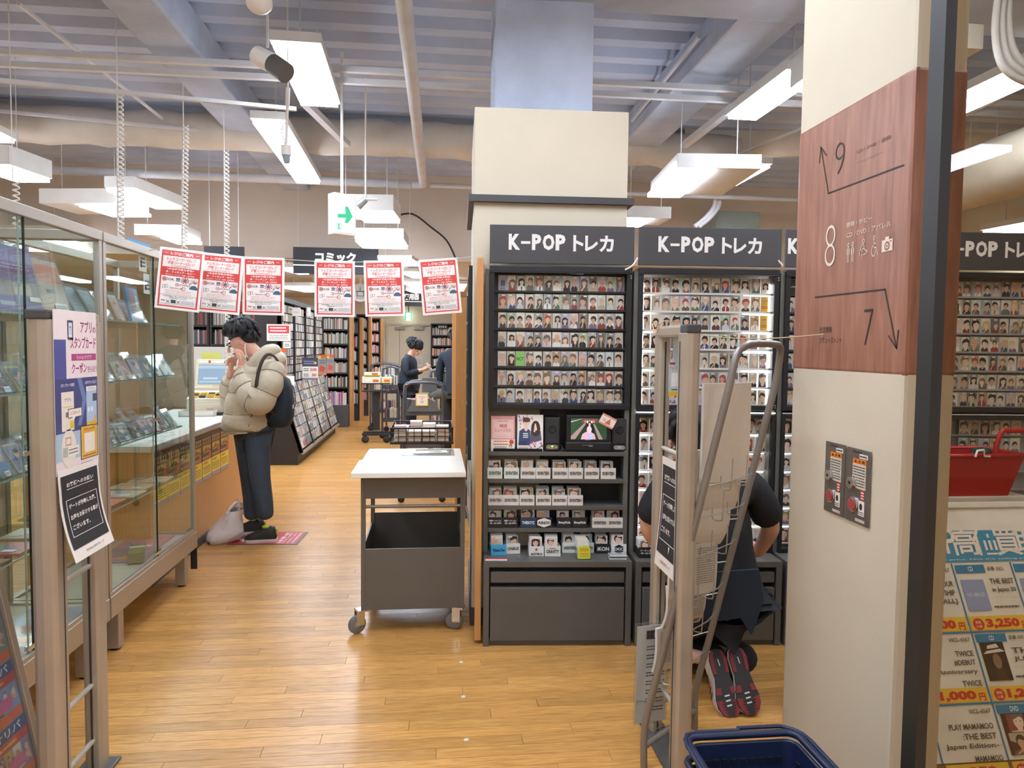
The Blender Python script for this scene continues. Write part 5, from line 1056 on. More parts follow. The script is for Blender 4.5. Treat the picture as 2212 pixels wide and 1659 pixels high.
for ri in range(3):
    yt = rh[ri]; yb_ = rh[ri+1] if ri < 2 else rh[2]-(rh[1]-rh[2]); hR = yt-yb_
    for ci in (-1, 0, 1):
        x = c0+ci*cw+.006; w_ = cw-.012
        if ci >= 0:
            b.rect(x+.004, yt-hR*.15, w_*.52, hR*.12, '#2a7ca6', .001); b.text(rows[ri][0], x+.004+w_*.22, yt-hR*.125, w_*.09*len(rows[ri][0])/2, hR*.07, '#e6eef0', .0014); b.text('品番: ESCL', x+w_*.58, yt-hR*.12, w_*.3, hR*.06, '#6a665e', .001)
            ix, iy, iw, ih = x+.012, yt-hR*.7, w_*.4, hR*.5
            if ri == 0: b.rect(ix, iy, iw, ih*.9, '#8f9cc0', .001); b.text('NO IMAGE', ix+iw*.12, iy+ih*.4, iw*.76, ih*.12, '#c6cbd6', .0014)
            elif ri == 1: b.rect(ix, iy, iw, ih*1.1, '#2e2722', .001); b.disc(ix+iw*.55, iy+ih*.55, iw*.18, ih*.22, '#8a6a58', .0014); b.poly([(ix+iw*.3, iy), (ix+iw*.8, iy), (ix+iw*.72, iy+ih*.4), (ix+iw*.4, iy+ih*.4)], .0013, '#4a3328'); b.poly([(ix+iw*.05, iy+ih*.76), (ix+iw*.98, iy+ih*.82), (ix+iw*.8, iy+ih*.9), (ix+iw*.7, iy+ih*1.05), (ix+iw*.3, iy+ih*1.0), (ix+iw*.24, iy+ih*.86)], .0016, '#d9cfc0'); b.poly([(ix+iw*.22, iy+ih*.85), (ix+iw*.8, iy+ih*.9), (ix+iw*.79, iy+ih*.94), (ix+iw*.23, iy+ih*.9)], .0018, '#2a2420')
            else: b.rect(ix, iy, iw, ih*1.1, '#4a2620', .001); portrait(b, ix+iw*.2, iy+ih*.6, iw*.7, ih*.48, random.Random(5), .0012, False, '#8a4a3c'); portrait(b, ix+iw*.1, iy, iw*.7, ih*.58, random.Random(8), .0012, False, '#5a3028')
            for j, s in enumerate(CT[ri][0]):
                if s: b.text(s, x+w_*.56, yt-hR*(.32+.13*j), w_*.42, hR*.08, '#57524c', .001)
            b.rect(x+w_*.5, yt-hR*.52, w_*.5, hR*.004, '#b8b2a6', .001)
            b.lines(x+w_*.5, yt-hR*.68, w_*.45, hR*.06, 1, '#6a665e', .001)
            b.rect(x+.002, yb_+.006, w_, hR*.2, '#e2b93c', .001); b.disc(x+w_*.14, yb_+hR*.11, hR*.09, hR*.085, '#c63a2e', .0014, 18); b.text('買取', x+w_*.09, yb_+hR*.115, w_*.1, hR*.04, '#f0d9b0', .0018, .01); b.text('価格', x+w_*.09, yb_+hR*.06, w_*.1, hR*.04, '#f0d9b0', .0018, .01)
            b.text(rows[ri][1], x+w_*.27, yb_+hR*.035, w_*.58, hR*.15, '#c63a2e', .0014, .06); b.text('円', x+w_*.88, yb_+hR*.035, w_*.09, hR*.1, '#c63a2e', .0014, .04)
        else:
            for j, s in enumerate(LT_[ri]): b.text(s, x+w_*.96-w_*.062*len(s), yt-hR*(.34+.13*j), w_*.06*len(s), hR*.08, '#57524c', .001)
            if AR[ri]: b.text(AR[ri], x+w_*.96-w_*.065*len(AR[ri]), yt-hR*.76, w_*.063*len(AR[ri]), hR*.08, '#57524c', .001)
            b.text('VICL-65671'[:9], x+w_*.6, yt-hR*.13, w_*.36, hR*.06, '#6a665e', .001); b.rect(x, yt-hR*.56, w_, hR*.004, '#b8b2a6', .001)
            b.rect(x+.002, yb_+.006, w_-.004, hR*.2, '#e2b93c', .001); b.text(PR[ri], x+w_*.2, yb_+hR*.035, w_*.6, hR*.15, '#c63a2e', .0014, .06); b.text('円', x+w_*.84, yb_+hR*.035, w_*.11, hR*.11, '#c63a2e', .0014, .04)
b.obj('print', t)
# red shopping basket on a stack beyond the board
Yr = 3.04; A = atY(2040, 985, Yr); B_ = atY(2212, 1072, Yr)
rx0 = A.x-.05; rw = .46; rz0 = B_.z; rz1 = A.z; REDP = mat('red_plastic', '#a8131c', .35, 0, .06)
t = thing('red_basket', 'red shopping basket on a white plinth beyond the glass', 'shopping basket', (rx0, Yr, rz0))
b = MB().mat(REDP); H = rz1-rz0
for o in (0, .006):
    vs = [(rx0+.03+o, Yr+.02+o, rz0+o), (rx0+rw-.06-o, Yr+.02+o, rz0+o), (rx0+rw-.06-o, Yr+.23-o, rz0+o), (rx0+.03+o, Yr+.23-o, rz0+o), (rx0+o, Yr+o, rz1), (rx0+rw-o, Yr+o, rz1), (rx0+rw-o, Yr+.26-o, rz1), (rx0+o, Yr+.26-o, rz1)]
    b.add(vs, [(0, 1, 2, 3), (0, 1, 5, 4), (1, 2, 6, 5), (2, 3, 7, 6), (3, 0, 4, 7)])
b.obj('tub', t)
b = MB().mat(REDP); b.tube([V((rx0, Yr, rz1)), V((rx0+rw, Yr, rz1)), V((rx0+rw, Yr+.26, rz1)), V((rx0, Yr+.26, rz1))], .01, 8, closed=True); b.obj('rim', t)
hx = atY(2150, 980, Yr+.03); hz = atY(2180, 942, Yr+.03).z
b = MB().mat(REDP); b.tube(crom([V((hx.x, Yr+.03, rz1)), V((hx.x+.005, Yr+.03, rz1+.045)), V((hx.x+.03, Yr+.03, hz+.02)), V((hx.x+.07, Yr+.03, hz+.025)), V((hx.x+.25, Yr+.03, hz+.012)), V((hx.x+.29, Yr+.03, rz1))], 5), .012, 10); b.obj('handle', t)
p = atY(2128, 990, Yr-.02)
b = MB(TR(p.x, Yr-.014, rz1-.004)).mat(WHITEM); b.tube([V((-.045, 0, 0)), V((-.035, 0, .03)), V((-.005, 0, .034)), V((.0, 0, .004)), V((.03, 0, .002))], .005, 6); b.obj('plastic_clip', label='white plastic clip on the rim of the red basket', cat='clip')
b = MB(TR(p.x+.085, Yr+.1, rz1+.004)).mat(mat('dark_teal', '#20383a', .35)); b.ell(0, 0, 0, .05, .05, .022, 16, 8); b.tube([V((-.04, 0, .0)), V((-.06, 0, -.02)), V((-.07, 0, -.05))], .008, 8); b.obj('security_tag', label='dark green security tag lying on the red basket', cat='security tag')
b = MB().mat(mat('plinth_white', '#cfc9bd', .5)); b.box(rx0-.1, Yr+.0, 0, rx0+.5, Yr+.3, rz0-.001); b.obj('plinth', label='white plinth behind the price board, under the red basket', cat='plinth', bevel=.004)
# ------------------------------------------------------------------ glass showcases along the left
SX = -1.562; SD = .48; SZ0, SZ1 = .21, .315
def sy(px, py=900): return atX(px, py, SX).y
Yend = sy(421); Yd = sy(230); zT = atX(230, 503, SX).z
uw = Yend-Yd
SHZ = [atX(240, 1121, SX).z, atX(240, 977, SX).z, atX(240, 830, SX).z, atX(240, 688, SX).z]
SHELFG = gmat('shelf_glass', '#e2efe9', 1.5)
def showcase(Y0, Y1, lab):
    t = thing('glass_showcase', lab, 'showcase', (SX, Y0, 0), 'aluminium glass showcases')
    xb = SX-SD
    for y in (Y0, Y1-.028):
        for x in (SX-.028, xb): b = MB().mat(ALU); b.box(x, y, SZ0, x+.028, y+.028, zT); b.obj('corner_post', t, bevel=.002)
    b = MB().mat(ALU); b.box(SX-.03, Y0, zT-.045, SX+.004, Y1, zT); b.box(xb, Y0, zT-.045, xb+.03, Y1, zT); b.box(xb, Y0, zT-.045, SX, Y0+.028, zT); b.box(xb, Y1-.028, zT-.045, SX, Y1, zT); b.obj('top_rail', t, bevel=.003)
    b = MB().mat(ALU); b.box(SX-.03, Y0, SZ0, SX+.006, Y1, SZ1); b.box(SX-.02, Y0, SZ1, SX+.001, Y1, SZ1+.02); b.box(xb, Y0, SZ0, xb+.03, Y1, SZ1); b.box(xb, Y0, SZ0, SX, Y0+.03, SZ1); b.box(xb, Y1-.03, SZ0, SX, Y1, SZ1); b.obj('base_rail', t, bevel=.003)
    b = MB().mat(mat('showcase_deck', '#bfb6a2', .5, 0, .03)); b.box(xb+.03, Y0+.03, SZ1-.03, SX-.03, Y1-.03, SZ1-.012); b.obj('deck', t)
    for y in (Y0+.12, Y1-.18):
        for x in (SX-.075, xb+.01):
            b = MB().mat(ALU); b.box(x, y, .012, x+.06, y+.06, SZ0); lg = b.obj('leg', t, bevel=.002); b = MB().mat(RUBBER); b.cyl((x+.03, y+.03, 0), (x+.03, y+.03, .012), .024, 12); b.obj('foot_pad', lg)
    ym = (Y0+Y1)/2
    for (a, c, nm) in ((Y0+.028, ym-.002, 'door_pane'), (ym+.006, Y1-.028, 'door_pane')):
        b = MB().mat(GLASS); b.quad((SX-.012, a, SZ1+.02), (SX-.012, c, SZ1+.02), (SX-.012, c, zT-.045), (SX-.012, a, zT-.045)); b.obj(nm, t)
    b = MB().mat(mat('glass_edge_dark', '#1d2a26', .2)); b.box(SX-.016, ym-.0, SZ1+.005, SX-.008, ym+.005, zT-.045); b.obj('pane_edge', t)
    b = MB().mat(mat('pane_edge_pale', '#8fa39a', .2)); b.box(SX-.018, ym-.03, SZ1+.02, SX-.014, ym-.022, zT-.045); b.obj('pane_edge', t)
    for z in (atX(333, 908, SX).z, SZ1+.04):
        b = MB().mat(CHROME); b.box(SX-.02, ym-.045, z-.009, SX-.003, ym+.045, z+.009); b.obj('door_lock', t, bevel=.002)
    b = MB().mat(GLASS); b.quad((xb+.014, Y0+.028, SZ1), (xb+.014, Y1-.028, SZ1), (xb+.014, Y1-.028, zT-.04), (xb+.014, Y0+.028, zT-.04)); b.obj('back_pane', t)
    b = MB().mat(GLASS); b.quad((xb+.02, Y1-.012, SZ1), (SX-.02, Y1-.012, SZ1), (SX-.02, Y1-.012, zT-.04), (xb+.02, Y1-.012, zT-.04)); b.obj('end_pane', t)
    for y in (Y0+.2, Y1-.3):
        b = MB().mat(mat('shelf_track', '#9a9d98', .4, .5)); b.box(xb+.018, y, SZ1, xb+.034, y+.02, zT-.05); b.obj('shelf_track', t)
    for z in SHZ:
        b = MB().mat(SHELFG); b.box(xb+.05, Y0+.035, z-.008, SX-.07, Y1-.035, z); b.obj('glass_shelf', t)
        b = MB().mat(mat('glass_green_edge', '#7f9a90', .15)); b.box(SX-.07, Y0+.035, z-.008, SX-.0685, Y1-.035, z); b.obj('shelf_edge', t)
        for y in (Y0+.21, Y1-.29): b = MB().mat(CHROME); b.box(xb+.034, y-.003, z-.03, xb+.3, y+.003, z-.009); b.obj('shelf_bracket', t)
    return t
showcase(Yd, Yend, 'glass showcase next to the counter, with two glass doors')
showcase(Yd-.012-uw, Yd-.012, 'glass showcase behind the left security gate')
b = MB().mat(mat('dark_bracket', '#2b2a28', .5)); b.box(SX-.04, Yend+.002, .06, SX-.0, Yend+.012, SZ1-.03); b.obj('end_bracket', label='short dark upright plate at the counter end of the glass showcase', cat='plate')
# goods in the showcases: clear bags with cards and white price tags, leaning on the shelves
BAG = gmat('clear_bag_film', '#eef2f4', 1.4, .04, .10)
PALS = ['#8d8aa0', '#c9b9a4', '#b04a4e', '#5d7a8c', '#d8d2c6', '#4a5866', '#caa64c', '#9a8d7c', '#cf8aa0', '#6d8a5a', '#3c4450', '#e0a070', '#7a9ac0']
def bagcard(x, y, z, w, h, lean, rz, seed, lab, tall=False):
    r = random.Random(seed); t = thing('packed_card', lab, 'packed card', TR(x, y, z, rz), 'packed cards in the showcase')
    L = frame((0, 0, 0), (0, 1, 0), (-sin(lean), 0, cos(lean)))   # faces +X, leaning back
    b = MB(L).mat(GLOSSP); c = r.choice(PALS); b.box(-w/2, .002, -.006, w/2, h, 0, c)
    b.rect(-w*.44, h*.08, w*.88, h*.84, r.choice(PALS), .0006)
    for i in range(4): b.poly([(-w*.4+w*.8*r.random(), h*(.1+.7*r.random())) for _ in range(3)], .0009+.0002*i, r.choice(PALS))
    b.disc(w*r.uniform(-.2, .2), h*.6, w*.18, w*.2, r.choice(SKN), .002, 8); b.disc(w*r.uniform(-.15, .15), h*.72, w*.2, w*.12, r.choice(HAIRS), .0022, 8)
    b.obj('card', t, 'L')
    b = MB(L).mat(BAG); b.box(-w/2-.006, 0, -.008, w/2+.006, h+.02, .005); b.obj('clear_sleeve', t, 'L')
    b = MB(L).mat(PAPER); k = r.uniform(-.2, .2)*w; b.rect(k-.018, h*.02, .036, .022, '#e6e4de', .0056); b.lines(k-.015, h*.02+.004, .03, .014, 2, '#6a6a6a', .006, seed); b.obj('price_tag', t, 'L')
def goods(Y0, Y1, where, seed):
    r = random.Random(seed)
    for si, z in enumerate(SHZ):
        nm = ('lowest', 'second', 'third', 'top')[si]
        if si == 0: continue
        for rowi, xf in enumerate((.1, .26)):
            if si == 3 and rowi == 0: continue
            y = Y0+.1; i = 0
            while y < Y1-.12:
                w = r.uniform(.075, .12); h = r.uniform(.1, .15) if si < 3 else r.uniform(.1, .2)
                bagcard(SX-xf-.0, y+w/2, z+.001, w, h, r.uniform(.35, .6), r.uniform(-.12, .12), seed*100+si*20+rowi*10+i, '%s card bag, %s row, %s shelf, %s' % (nth(i), ('front', 'back')[rowi], nm, where)); y += w+r.uniform(.02, .05); i += 1
goods(Yd, Yend, 'showcase by the counter', 5); goods(Yd-.012-uw, Yd-.012, 'showcase behind the gate', 9)
# standing prints on the top shelf, seen at the upper left
def stand_print(x, y, z, w, h, lean, bg, fn, lab, name='boxed_print', cat='boxed print', rz=0.):
    t = thing(name, lab, cat, TR(x, y, z, rz)); L = frame((0, 0, 0), (0, 1, 0), (-sin(lean), 0, cos(lean)))
    b = MB(L).mat(GLOSSP); b.box(-w/2, .001, -.012, w/2, h, 0, bg); fn(b, w, h); b.obj('print', t, 'L')
    b = MB(L).mat(BAG); b.box(-w/2-.006, 0, -.014, w/2+.006, h+.015, .006); b.obj('clear_sleeve', t, 'L')
def fp(b, w, h):
    b.rect(-w*.48, h*.05, w*.96, h*.9, '#7f83b0', .001); b.rect(-w*.48, h*.6, w*.96, h*.16, '#6a5a98', .0014); b.lines(-w*.4, h*.64, w*.8, h*.1, 2, '#b8a8c8', .0018); b.rect(-w*.48, h*.25, w*.96, h*.22, '#a9a49a', .0014); b.rect(w*.0, h*.27, w*.34, h*.17, '#d5cfb8', .0018); b.rect(-w*.44, h*.3, w*.14, h*.14, '#d8c48a', .0018); b.rect(-w*.3, h*.1, w*.28, h*.06, '#c8c8d0', .0018); b.rect(w*.25, h*.18, w*.22, h*.07, '#dcd6c8', .0065)
def fo(b, w, h): b.rect(-w*.5, 0, w, h, '#d8b89a', .001); b.rect(-w*.5, h*.6, w, h*.3, '#d88a66', .0014); b.rect(-w*.1, h*.4, w*.3, h*.07, '#7a8a86', .0016); b.rect(0, h*.1, w*.4, h*.12, '#dfdcd2', .0065); b.lines(w*.03, h*.12, w*.34, h*.07, 2, '#6a6a6a', .007)
def fb(b, w, h):
    b.rect(-w*.5, 0, w, h, '#4f93c8', .001); b.poly([(-w*.3, h*.5), (w*.1, h*.45), (w*.2, h*.9), (-w*.25, h*.95)], .0014, '#c46a86'); b.lines(-w*.2, h*.1, w*.6, h*.35, 4, '#ecd86a', .0018); b.rect(w*.2, h*.1, w*.24, h*.7, '#e8e4d4', .0018)
zt_ = SHZ[3]+.001
def yv(px): return atX(px, 640, SX-.12).y
stand_print(SX-.12, yv(40), zt_, yv(95)-yv(-20), .28, .2, '#6d70a0', fp, 'purple and blue boxed print on the top shelf at the left edge')
stand_print(SX-.13, yv(128), zt_, yv(160)-yv(93), .26, .28, '#d8c0a8', fo, 'orange and cream boxed print on the top shelf')
stand_print(SX-.12, yv(182), zt_, .11, .17, .5, '#b9bec0', lambda b, w, h: (b.rect(-w*.45, h*.6, w*.5, h*.3, '#8fa6b4', .001), b.lines(-w*.4, h*.1, w*.8, h*.4, 4, '#d8dcdc', .0012)), 'grey bagged leaflet on the top shelf, near the showcase post')
stand_print(SX-.11, yv(208), zt_, .11, .16, .5, '#aab2b6', lambda b, w, h: (b.rect(-w*.4, h*.5, w*.6, h*.3, '#c8ccd0', .001), b.lines(-w*.4, h*.1, w*.8, h*.3, 3, '#7a8286', .0012)), 'pale bagged leaflet on the top shelf, beside the showcase post')
stand_print(SX-.14, yv(305), zt_, .2, .2, .2, '#4f93c8', fb, 'bright blue card pack display on the top shelf near the red notices', rz=.1)
for i, (px_, c, l) in enumerate(((300, '#e8e2da', 'upper'), (310, '#e4e6e4', 'lower'))):
    A = atX(px_, 540 if not i else 590, SX-.02); b = MB(frame(A, (0, 1, 0), (0, 0, 1))).mat(PAPER); b.box(0, -.11, -.001, .1 if not i else .09, 0 if i else -.02, 0, c); b.lines(.012, -.09, .07, .06, 3, '#6a5a58', .0006, i); b.box(.02, -.09, 0, .035, -.05, .0006, '#2c2c30')
    b.obj('taped_note', label='%s white note taped inside the showcase door near the first red notice' % l, cat='note')
b = MB(frame(atX(275, 525, SX-.016), (0, 1, 0), (0, 0, 1))).mat(PAPER); b.box(0, -.03, -.001, .3, .03, 0, '#4f9ac8'); b.obj('blue_strip', label='pale blue strip taped under the showcase top rail', cat='strip')
# flat goods on the lowest shelf and deck
def flat(x, y, z, w, l, th, c, rz, lab, seed):
    r = random.Random(seed); t = thing('flat_print', lab, 'print', TR(x, y, z, rz), 'flat prints in the showcase')
    b = MB().mat(GLOSSP); b.box(-w/2, -l/2, 0, w/2, l/2, th, c)
    for i in range(6): b.poly([(w*r.uniform(-.45, .45), l*r.uniform(-.45, .45)) for _ in range(3)], th+.0004+.0002*i, r.choice(PALS))
    b.rect(w*.1, -l*.35, .05, .03, '#e8e4da', th+.002); b.obj('sheet', t, 'L')
r = random.Random(3)
for i in range(5): flat(SX-.2-.02*(i % 2), Yd+.16+i*.22, SHZ[0]+.001, .22, .18, .006, r.choice(['#c8b8a4', '#cf6a52', '#a9a698', '#d8d2c4', '#b8a48c']), r.uniform(-.1, .1), 'flat print, %s from the near end on the lowest shelf by the counter' % nth(i), i+40)
for i in range(4): flat(SX-.2, Yd-.012-uw+.3+i*.24, SHZ[0]+.001, .22, .18, .006, r.choice(['#c8b8a4', '#8a6a5a', '#a9a698', '#b04a52', '#b8a48c']), r.uniform(-.1, .1), 'flat print, %s from the near end on the lowest shelf behind the gate' % nth(i), i+60)
dz = SZ1-.0115
for i, (px_, py_, c, l) in enumerate(((330, 1160, '#cf8a92', 'pink poster sheet'), (280, 1200, '#9a8aa0', 'mauve printed sheet'), (130, 1340, '#8d94a4', 'blue grey bagged print'), (110, 1380, '#a66a4c', 'rust red poster sheet'), (105, 1430, '#b89aa4', 'pale mauve print'))):
    p = atZ(px_, py_, dz); flat(max(min(p.x, SX-.17), SX-.3), min(p.y, Yend-.22), dz, .26, .3, .004+.001*i, c, .05*i, '%s lying on the showcase deck' % l, i+90)
p = atZ(285, 1215, dz); t = thing('card_bundle', 'olive bundled card box on the showcase deck by the post', 'card bundle', TR(SX-.14, p.y+.05, dz+.006, .3)); b = MB().mat(BOOKM); b.box(-.04, -.1, 0, .04, .1, .06, '#7f7a5c'); b.box(-.041, .02, .0, .041, .06, .0612, '#cfc9b4'); b.obj('box', t, 'L', bevel=.004)
# ------------------------------------------------------------------ slanted card-pack stand at the lower left
A = atY(2, 1262, 2.5); B_ = atY(88, 1628, 2.5)
up = (A-B_).normalized(); Mc = frame(B_, (0, -1, 0), up)    # x runs towards the camera, y up the slope; normal faces -X, flip by print on back
Mc = frame(B_+V((0, -.7, 0)), (0, 1, 0), up)
Hc = .85; Wc = .7
t = thing('pack_stand', 'slanted aluminium stand of card-pack prints at the lower left', 'display stand', Mc)
b = MB().mat(ALU); b.box(Wc-.028, -.05, -.012, Wc, Hc, .012); b.obj('edge_rail', t, 'L', bevel=.003); b = MB().mat(ALU); b.box(0, -.05, -.012, .028, Hc, .012); b.obj('edge_rail', t, 'L', bevel=.003)
b = MB().mat(mat('stand_back', '#8f8a84', .5)); b.box(0, -.05, -.012, Wc, Hc, -.006); b.obj('back_board', t, 'L')
for i, y in enumerate((-.02, .17, .36, .55)):
    b = MB().mat(GLOSSP); z = -.005; b.box(.03, y, z-.001, Wc-.03, y+.185, z, '#8a8c98'); r = random.Random(i+5)
    b.rect(.03, y, Wc-.06, .03, '#d8602a', z+.0004); 
    if i in (0, 1): b.rect(.03, y+.145, Wc-.06, .04, '#2a4a86', z+.0004); b.text('カード オリパ', Wc*.5, y+.152, Wc*.42, .026, '#dfe6ee', z+.0008, .02); b.rect(.03, y+.115, Wc-.06, .03, '#c8352a', z+.0004); b.rect(Wc*.45, y+.115, .14, .03, '#e8c030', z+.0006); b.lines(Wc*.7, y+.12, .12, .02, 1, '#e8b040', z+.0008)
    for k in range(14):
        x = .04+k*.045; yy = y+.034; b.rect(x, yy, .042, .078, r.choice(PALS), z+.0004)
        for q in range(3): b.poly([(x+.042*r.random(), yy+.078*r.random()) for _ in range(3)], z+.0008+.0002*q, r.choice(PALS))
        b.disc(x+.02, yy+.05, .01, .012, r.choice(SKN), z+.0018, 7)
    b.rect(Wc-.16, y+.04, .09, .04, '#d0608a', z+.002); b.obj('print_panel', t, 'L')
b = MB().mat(CLEAR); b.box(.03, -.04, -.001, Wc-.03, Hc-.02, .001); b.obj('cover', t, 'L')
b = MB().mat(ALU); 
q = Mc.inverted()
for x in (.03, Wc-.03): b = MB().mat(ALU); p0 = Mc @ V((x, .75, -.012)); b.bar(q @ p0, q @ V((p0.x-.12, p0.y, 0.)), .02, .02); b.obj('prop_leg', t, 'L')
for x in (.02, Wc-.02): b = MB().mat(ALU); p0 = Mc @ V((x, -.04, 0)); b.bar(q @ p0, q @ V((p0.x, p0.y, 0)), .02, .02); b.obj('foot', t, 'L')

# ------------------------------------------------------------------ red notices on a string
def regi(b, w, h):
    R = '#d5473f'; b.rect(0, 0, w, h, '#f1ebe6', .0002); b.rframe(w*.055, h*.04, w*.89, h*.92, w*.035, R, .0004); b.rect(w*.055, h*.87, w*.89, h*.09, R, .0006)
    b.text('レジのご案内', w*.25, h*.885, w*.5, h*.055, '#f6efe9', .001, .03); b.rect(w*.12, h*.91, w*.08, h*.006, '#f6efe9', .001); b.rect(w*.8, h*.91, w*.08, h*.006, '#f6efe9', .001)
    b.text('トレカコーナー側レジ', w*.18, h*.795, w*.64, h*.055, R, .0008, .02); b.text('洋服コーナー側レジ', w*.2, h*.735, w*.6, h*.052, R, .0008, .02); b.text('でもお会計が可能です。', w*.27, h*.7, w*.46, h*.026, R, .0008, .01)
    b.rect(w*.085, h*.545, w*.83, h*.145, R, .0006); b.text('<お会計可能な商品>', w*.2, h*.645, w*.6, h*.035, '#f6efe9', .001, .02); b.text('本・フィギュア・ホビー', w*.18, h*.597, w*.64, h*.035, '#f6efe9', .001, .02); b.text('おもちゃ・トレカ・衣類・服飾雑貨', w*.18, h*.56, w*.64, h*.022, '#f6efe9', .001, .01)
    b.text('BOOK', w*.14, h*.47, w*.24, h*.04, '#3a3a3e', .0008, .02); b.ring(w*.16, h*.49, w*.035, w*.05, R, .001); b.rect(w*.42, h*.465, w*.09, h*.06, '#6d7f92', .0008); b.rect(w*.425, h*.48, w*.08, h*.006, '#e0d0a0', .001)
    for i in range(9): a = i*2*pi/9; b.poly([(w*.62, h*.49), (w*(.62+.1*cos(a)), h*.49+w*.08*sin(a)), (w*(.62+.1*cos(a+.35)), h*.49+w*.08*sin(a+.35))], .0008, R)
    b.disc(w*.62, h*.49, w*.04, w*.04, '#4a6f94', .001, 10); b.text('TOY', w*.74, h*.495, w*.1, h*.02, '#3a3a3e', .0008, .01); b.text('HOBBY', w*.76, h*.465, w*.14, h*.024, '#3a3a3e', .0008, .02); b.ring(w*.85, h*.485, w*.035, w*.045, R, .0009)
    b.text('CLOTHING', w*.44, h*.4, w*.26, h*.026, '#3a3a3e', .0008, .015); b.ring(w*.45, h*.412, w*.03, w*.04, R, .001); b.poly([(w*.73, h*.36), (w*.9, h*.355), (w*.92, h*.385), (w*.86, h*.425), (w*.78, h*.42), (w*.73, h*.385)], .0008, '#37647a'); b.stroke([(w*.72, h*.4), (w*.74, h*.46), (w*.77, h*.45)], w*.012, '#3a3a3e', .0008)
    b.text('TRADING CARD', w*.3, h*.34, w*.3, h*.024, '#3a3a3e', .0008, .01); b.ring(w*.6, h*.352, w*.035, w*.046, R, .001); b.rframe(w*.13, h*.34, w*.06, h*.055, w*.006, '#3a3a3e', .0008); b.rframe(w*.19, h*.35, w*.06, h*.05, w*.006, '#3a3a3e', .0008)
    for i in range(3): b.lines(w*.2, h*(.305-.025*i), w*.6, h*.014, 1, '#d98a84', .0008, i)
    b.rframe(w*.09, h*.085, w*.82, h*.155, w*.006, '#4a5060', .0008); b.text('その他の商品をご購入のお客様は各レジにて', w*.16, h*.205, w*.68, h*.02, '#2a2a2e', .001); b.text('お会計をお願いいたします。', w*.3, h*.178, w*.4, h*.018, '#2a2a2e', .001)
    b.text('雑誌', w*.13, h*.125, w*.09, h*.03, '#c03a3a', .001, .03); b.rect(w*.35, h*.105, w*.11, h*.055, '#3c4648', .001)
    for x in (.25, .48): b.stroke([(w*x, h*.105), (w*(x+.07), h*.15)], w*.01, '#2a2a2e', .0012); b.stroke([(w*x, h*.15), (w*(x+.07), h*.105)], w*.01, '#2a2a2e', .0012)
    b.lines(w*.58, h*.1, w*.3, h*.06, 4, '#9aa0a6', .001)
pw, ph = .21, .297; rm = None
NY = 3.78
NP = [((346, 532), (432, 543), 3.62), ((433, 544), (520, 553), 3.72), ((524, 554), (606, 557), 3.8), ((679, 562), (763, 564), 3.86), ((785, 563), (870, 562), 3.86), ((903, 562), (987, 556), 3.86)]
tops = []
for i, (a, c, Y) in enumerate(NP):
    A = atY(*a, Y); C_ = atY(c[0], c[1], Y); ex = (C_-A).normalized(); ez = V((-ex.z, 0, ex.x)); lean = V((0, -.06*(-1)**i, 0))
    M = frame(A-(ez+lean*.0)*ph, ex, ez)
    if rm is None:
        b = MB().mat(GLOSSP); b.box(0, 0, -.0012, pw, ph, 0, '#efe9e4'); regi(b, pw, ph); rm = b.mesh('register_notice')
    o = mkobj('register_notice', rm, None, M, 'red and white register notice hanging on the string, %s from the left' % nth(i), 'notice', 'red register notices on a string')
    tops.append((A+ex*.01, C_-ex*.01))
b = MB().mat(mat('clear_string', '#cfc9bd', .5)); p = atX(318, 530, SX); pts = [V((SX+.008, p.y, zT-.02))]
for A, C_ in tops: pts += [A+V((0, .004, -.006)), C_+V((0, .004, -.006))]
e = RM @ V((.0, .16, rp(1050, 552, .16)[1])); pts += [e+V((-.0, -.02, 0)), e]
b.tube(pts, .0016, 6); b.obj('string', label='thin string carrying the six red notices from the showcase to the card rack', cat='string')
for i in range(3): pass
# ------------------------------------------------------------------ coiled cables, track spots, exit sign
def coil(px_, y0, y1, Y, dx, lab, turns, rod=True):
    A = atY(px_, y0, Y); B_ = atY(px_+dx, y1, Y); t = thing('coiled_cable', lab, 'cable', A, 'white coiled cables hanging from the ceiling')
    n = turns*8; b = MB().mat(WHITEM); b.tube([A+(B_-A)*(i/n)+V((.018*cos(i*pi/4)+.02, .018*sin(i*pi/4), 0)) for i in range(n+1)], .006, 5); b.obj('coil', t)
    if rod: b = MB().mat(WHITEM); b.cyl(A, B_, .007, 8); b.obj('rod', t)
    b = MB().mat(WHITEM); b.cyl(A, V((A.x, A.y, 3.9)), .004, 6); b.obj('drop_wire', t)
coil(253, 192, 515, 5.3, 2, 'white coiled cable and rod, nearest the glass showcase', 30); coil(396, 270, 545, 6.0, -3, 'white coiled cable and rod, above the second red notice', 30)
coil(484, 325, 860, 6.6, 4, 'white coiled cable hanging behind the customer in the puffer jacket', 60); coil(28, 392, 560, 5.2, 0, 'white coiled cable behind the top of the showcase', 14, False)
A = atY(622, 190, 4.6); B_ = atY(618, 318, 4.6); C_ = atY(620, 352, 4.6)
t = thing('track_spotlight', 'white track spotlight on a stem between the two near ceiling lights', 'spotlight', B_)
b = MB().mat(WHITEM); b.cyl(A, A+(B_-A)*.3, .014, 10); b.cyl(A+(B_-A)*.3, B_, .009, 8); b.cyl(A, V((A.x, A.y, 3.9)), .004, 6); b.obj('stem', t)
b = MB().mat(WHITEM); b.cyl(B_+V((0, 0, .01)), B_-V((0, 0, .05)), .03, 14); b.obj('collar', t); b = MB().mat(mat('spot_grey', '#8b93a0', .4)); b.cyl(B_-V((0, 0, .05)), C_, .026, 14, .018); b.obj('lamp_head', t)
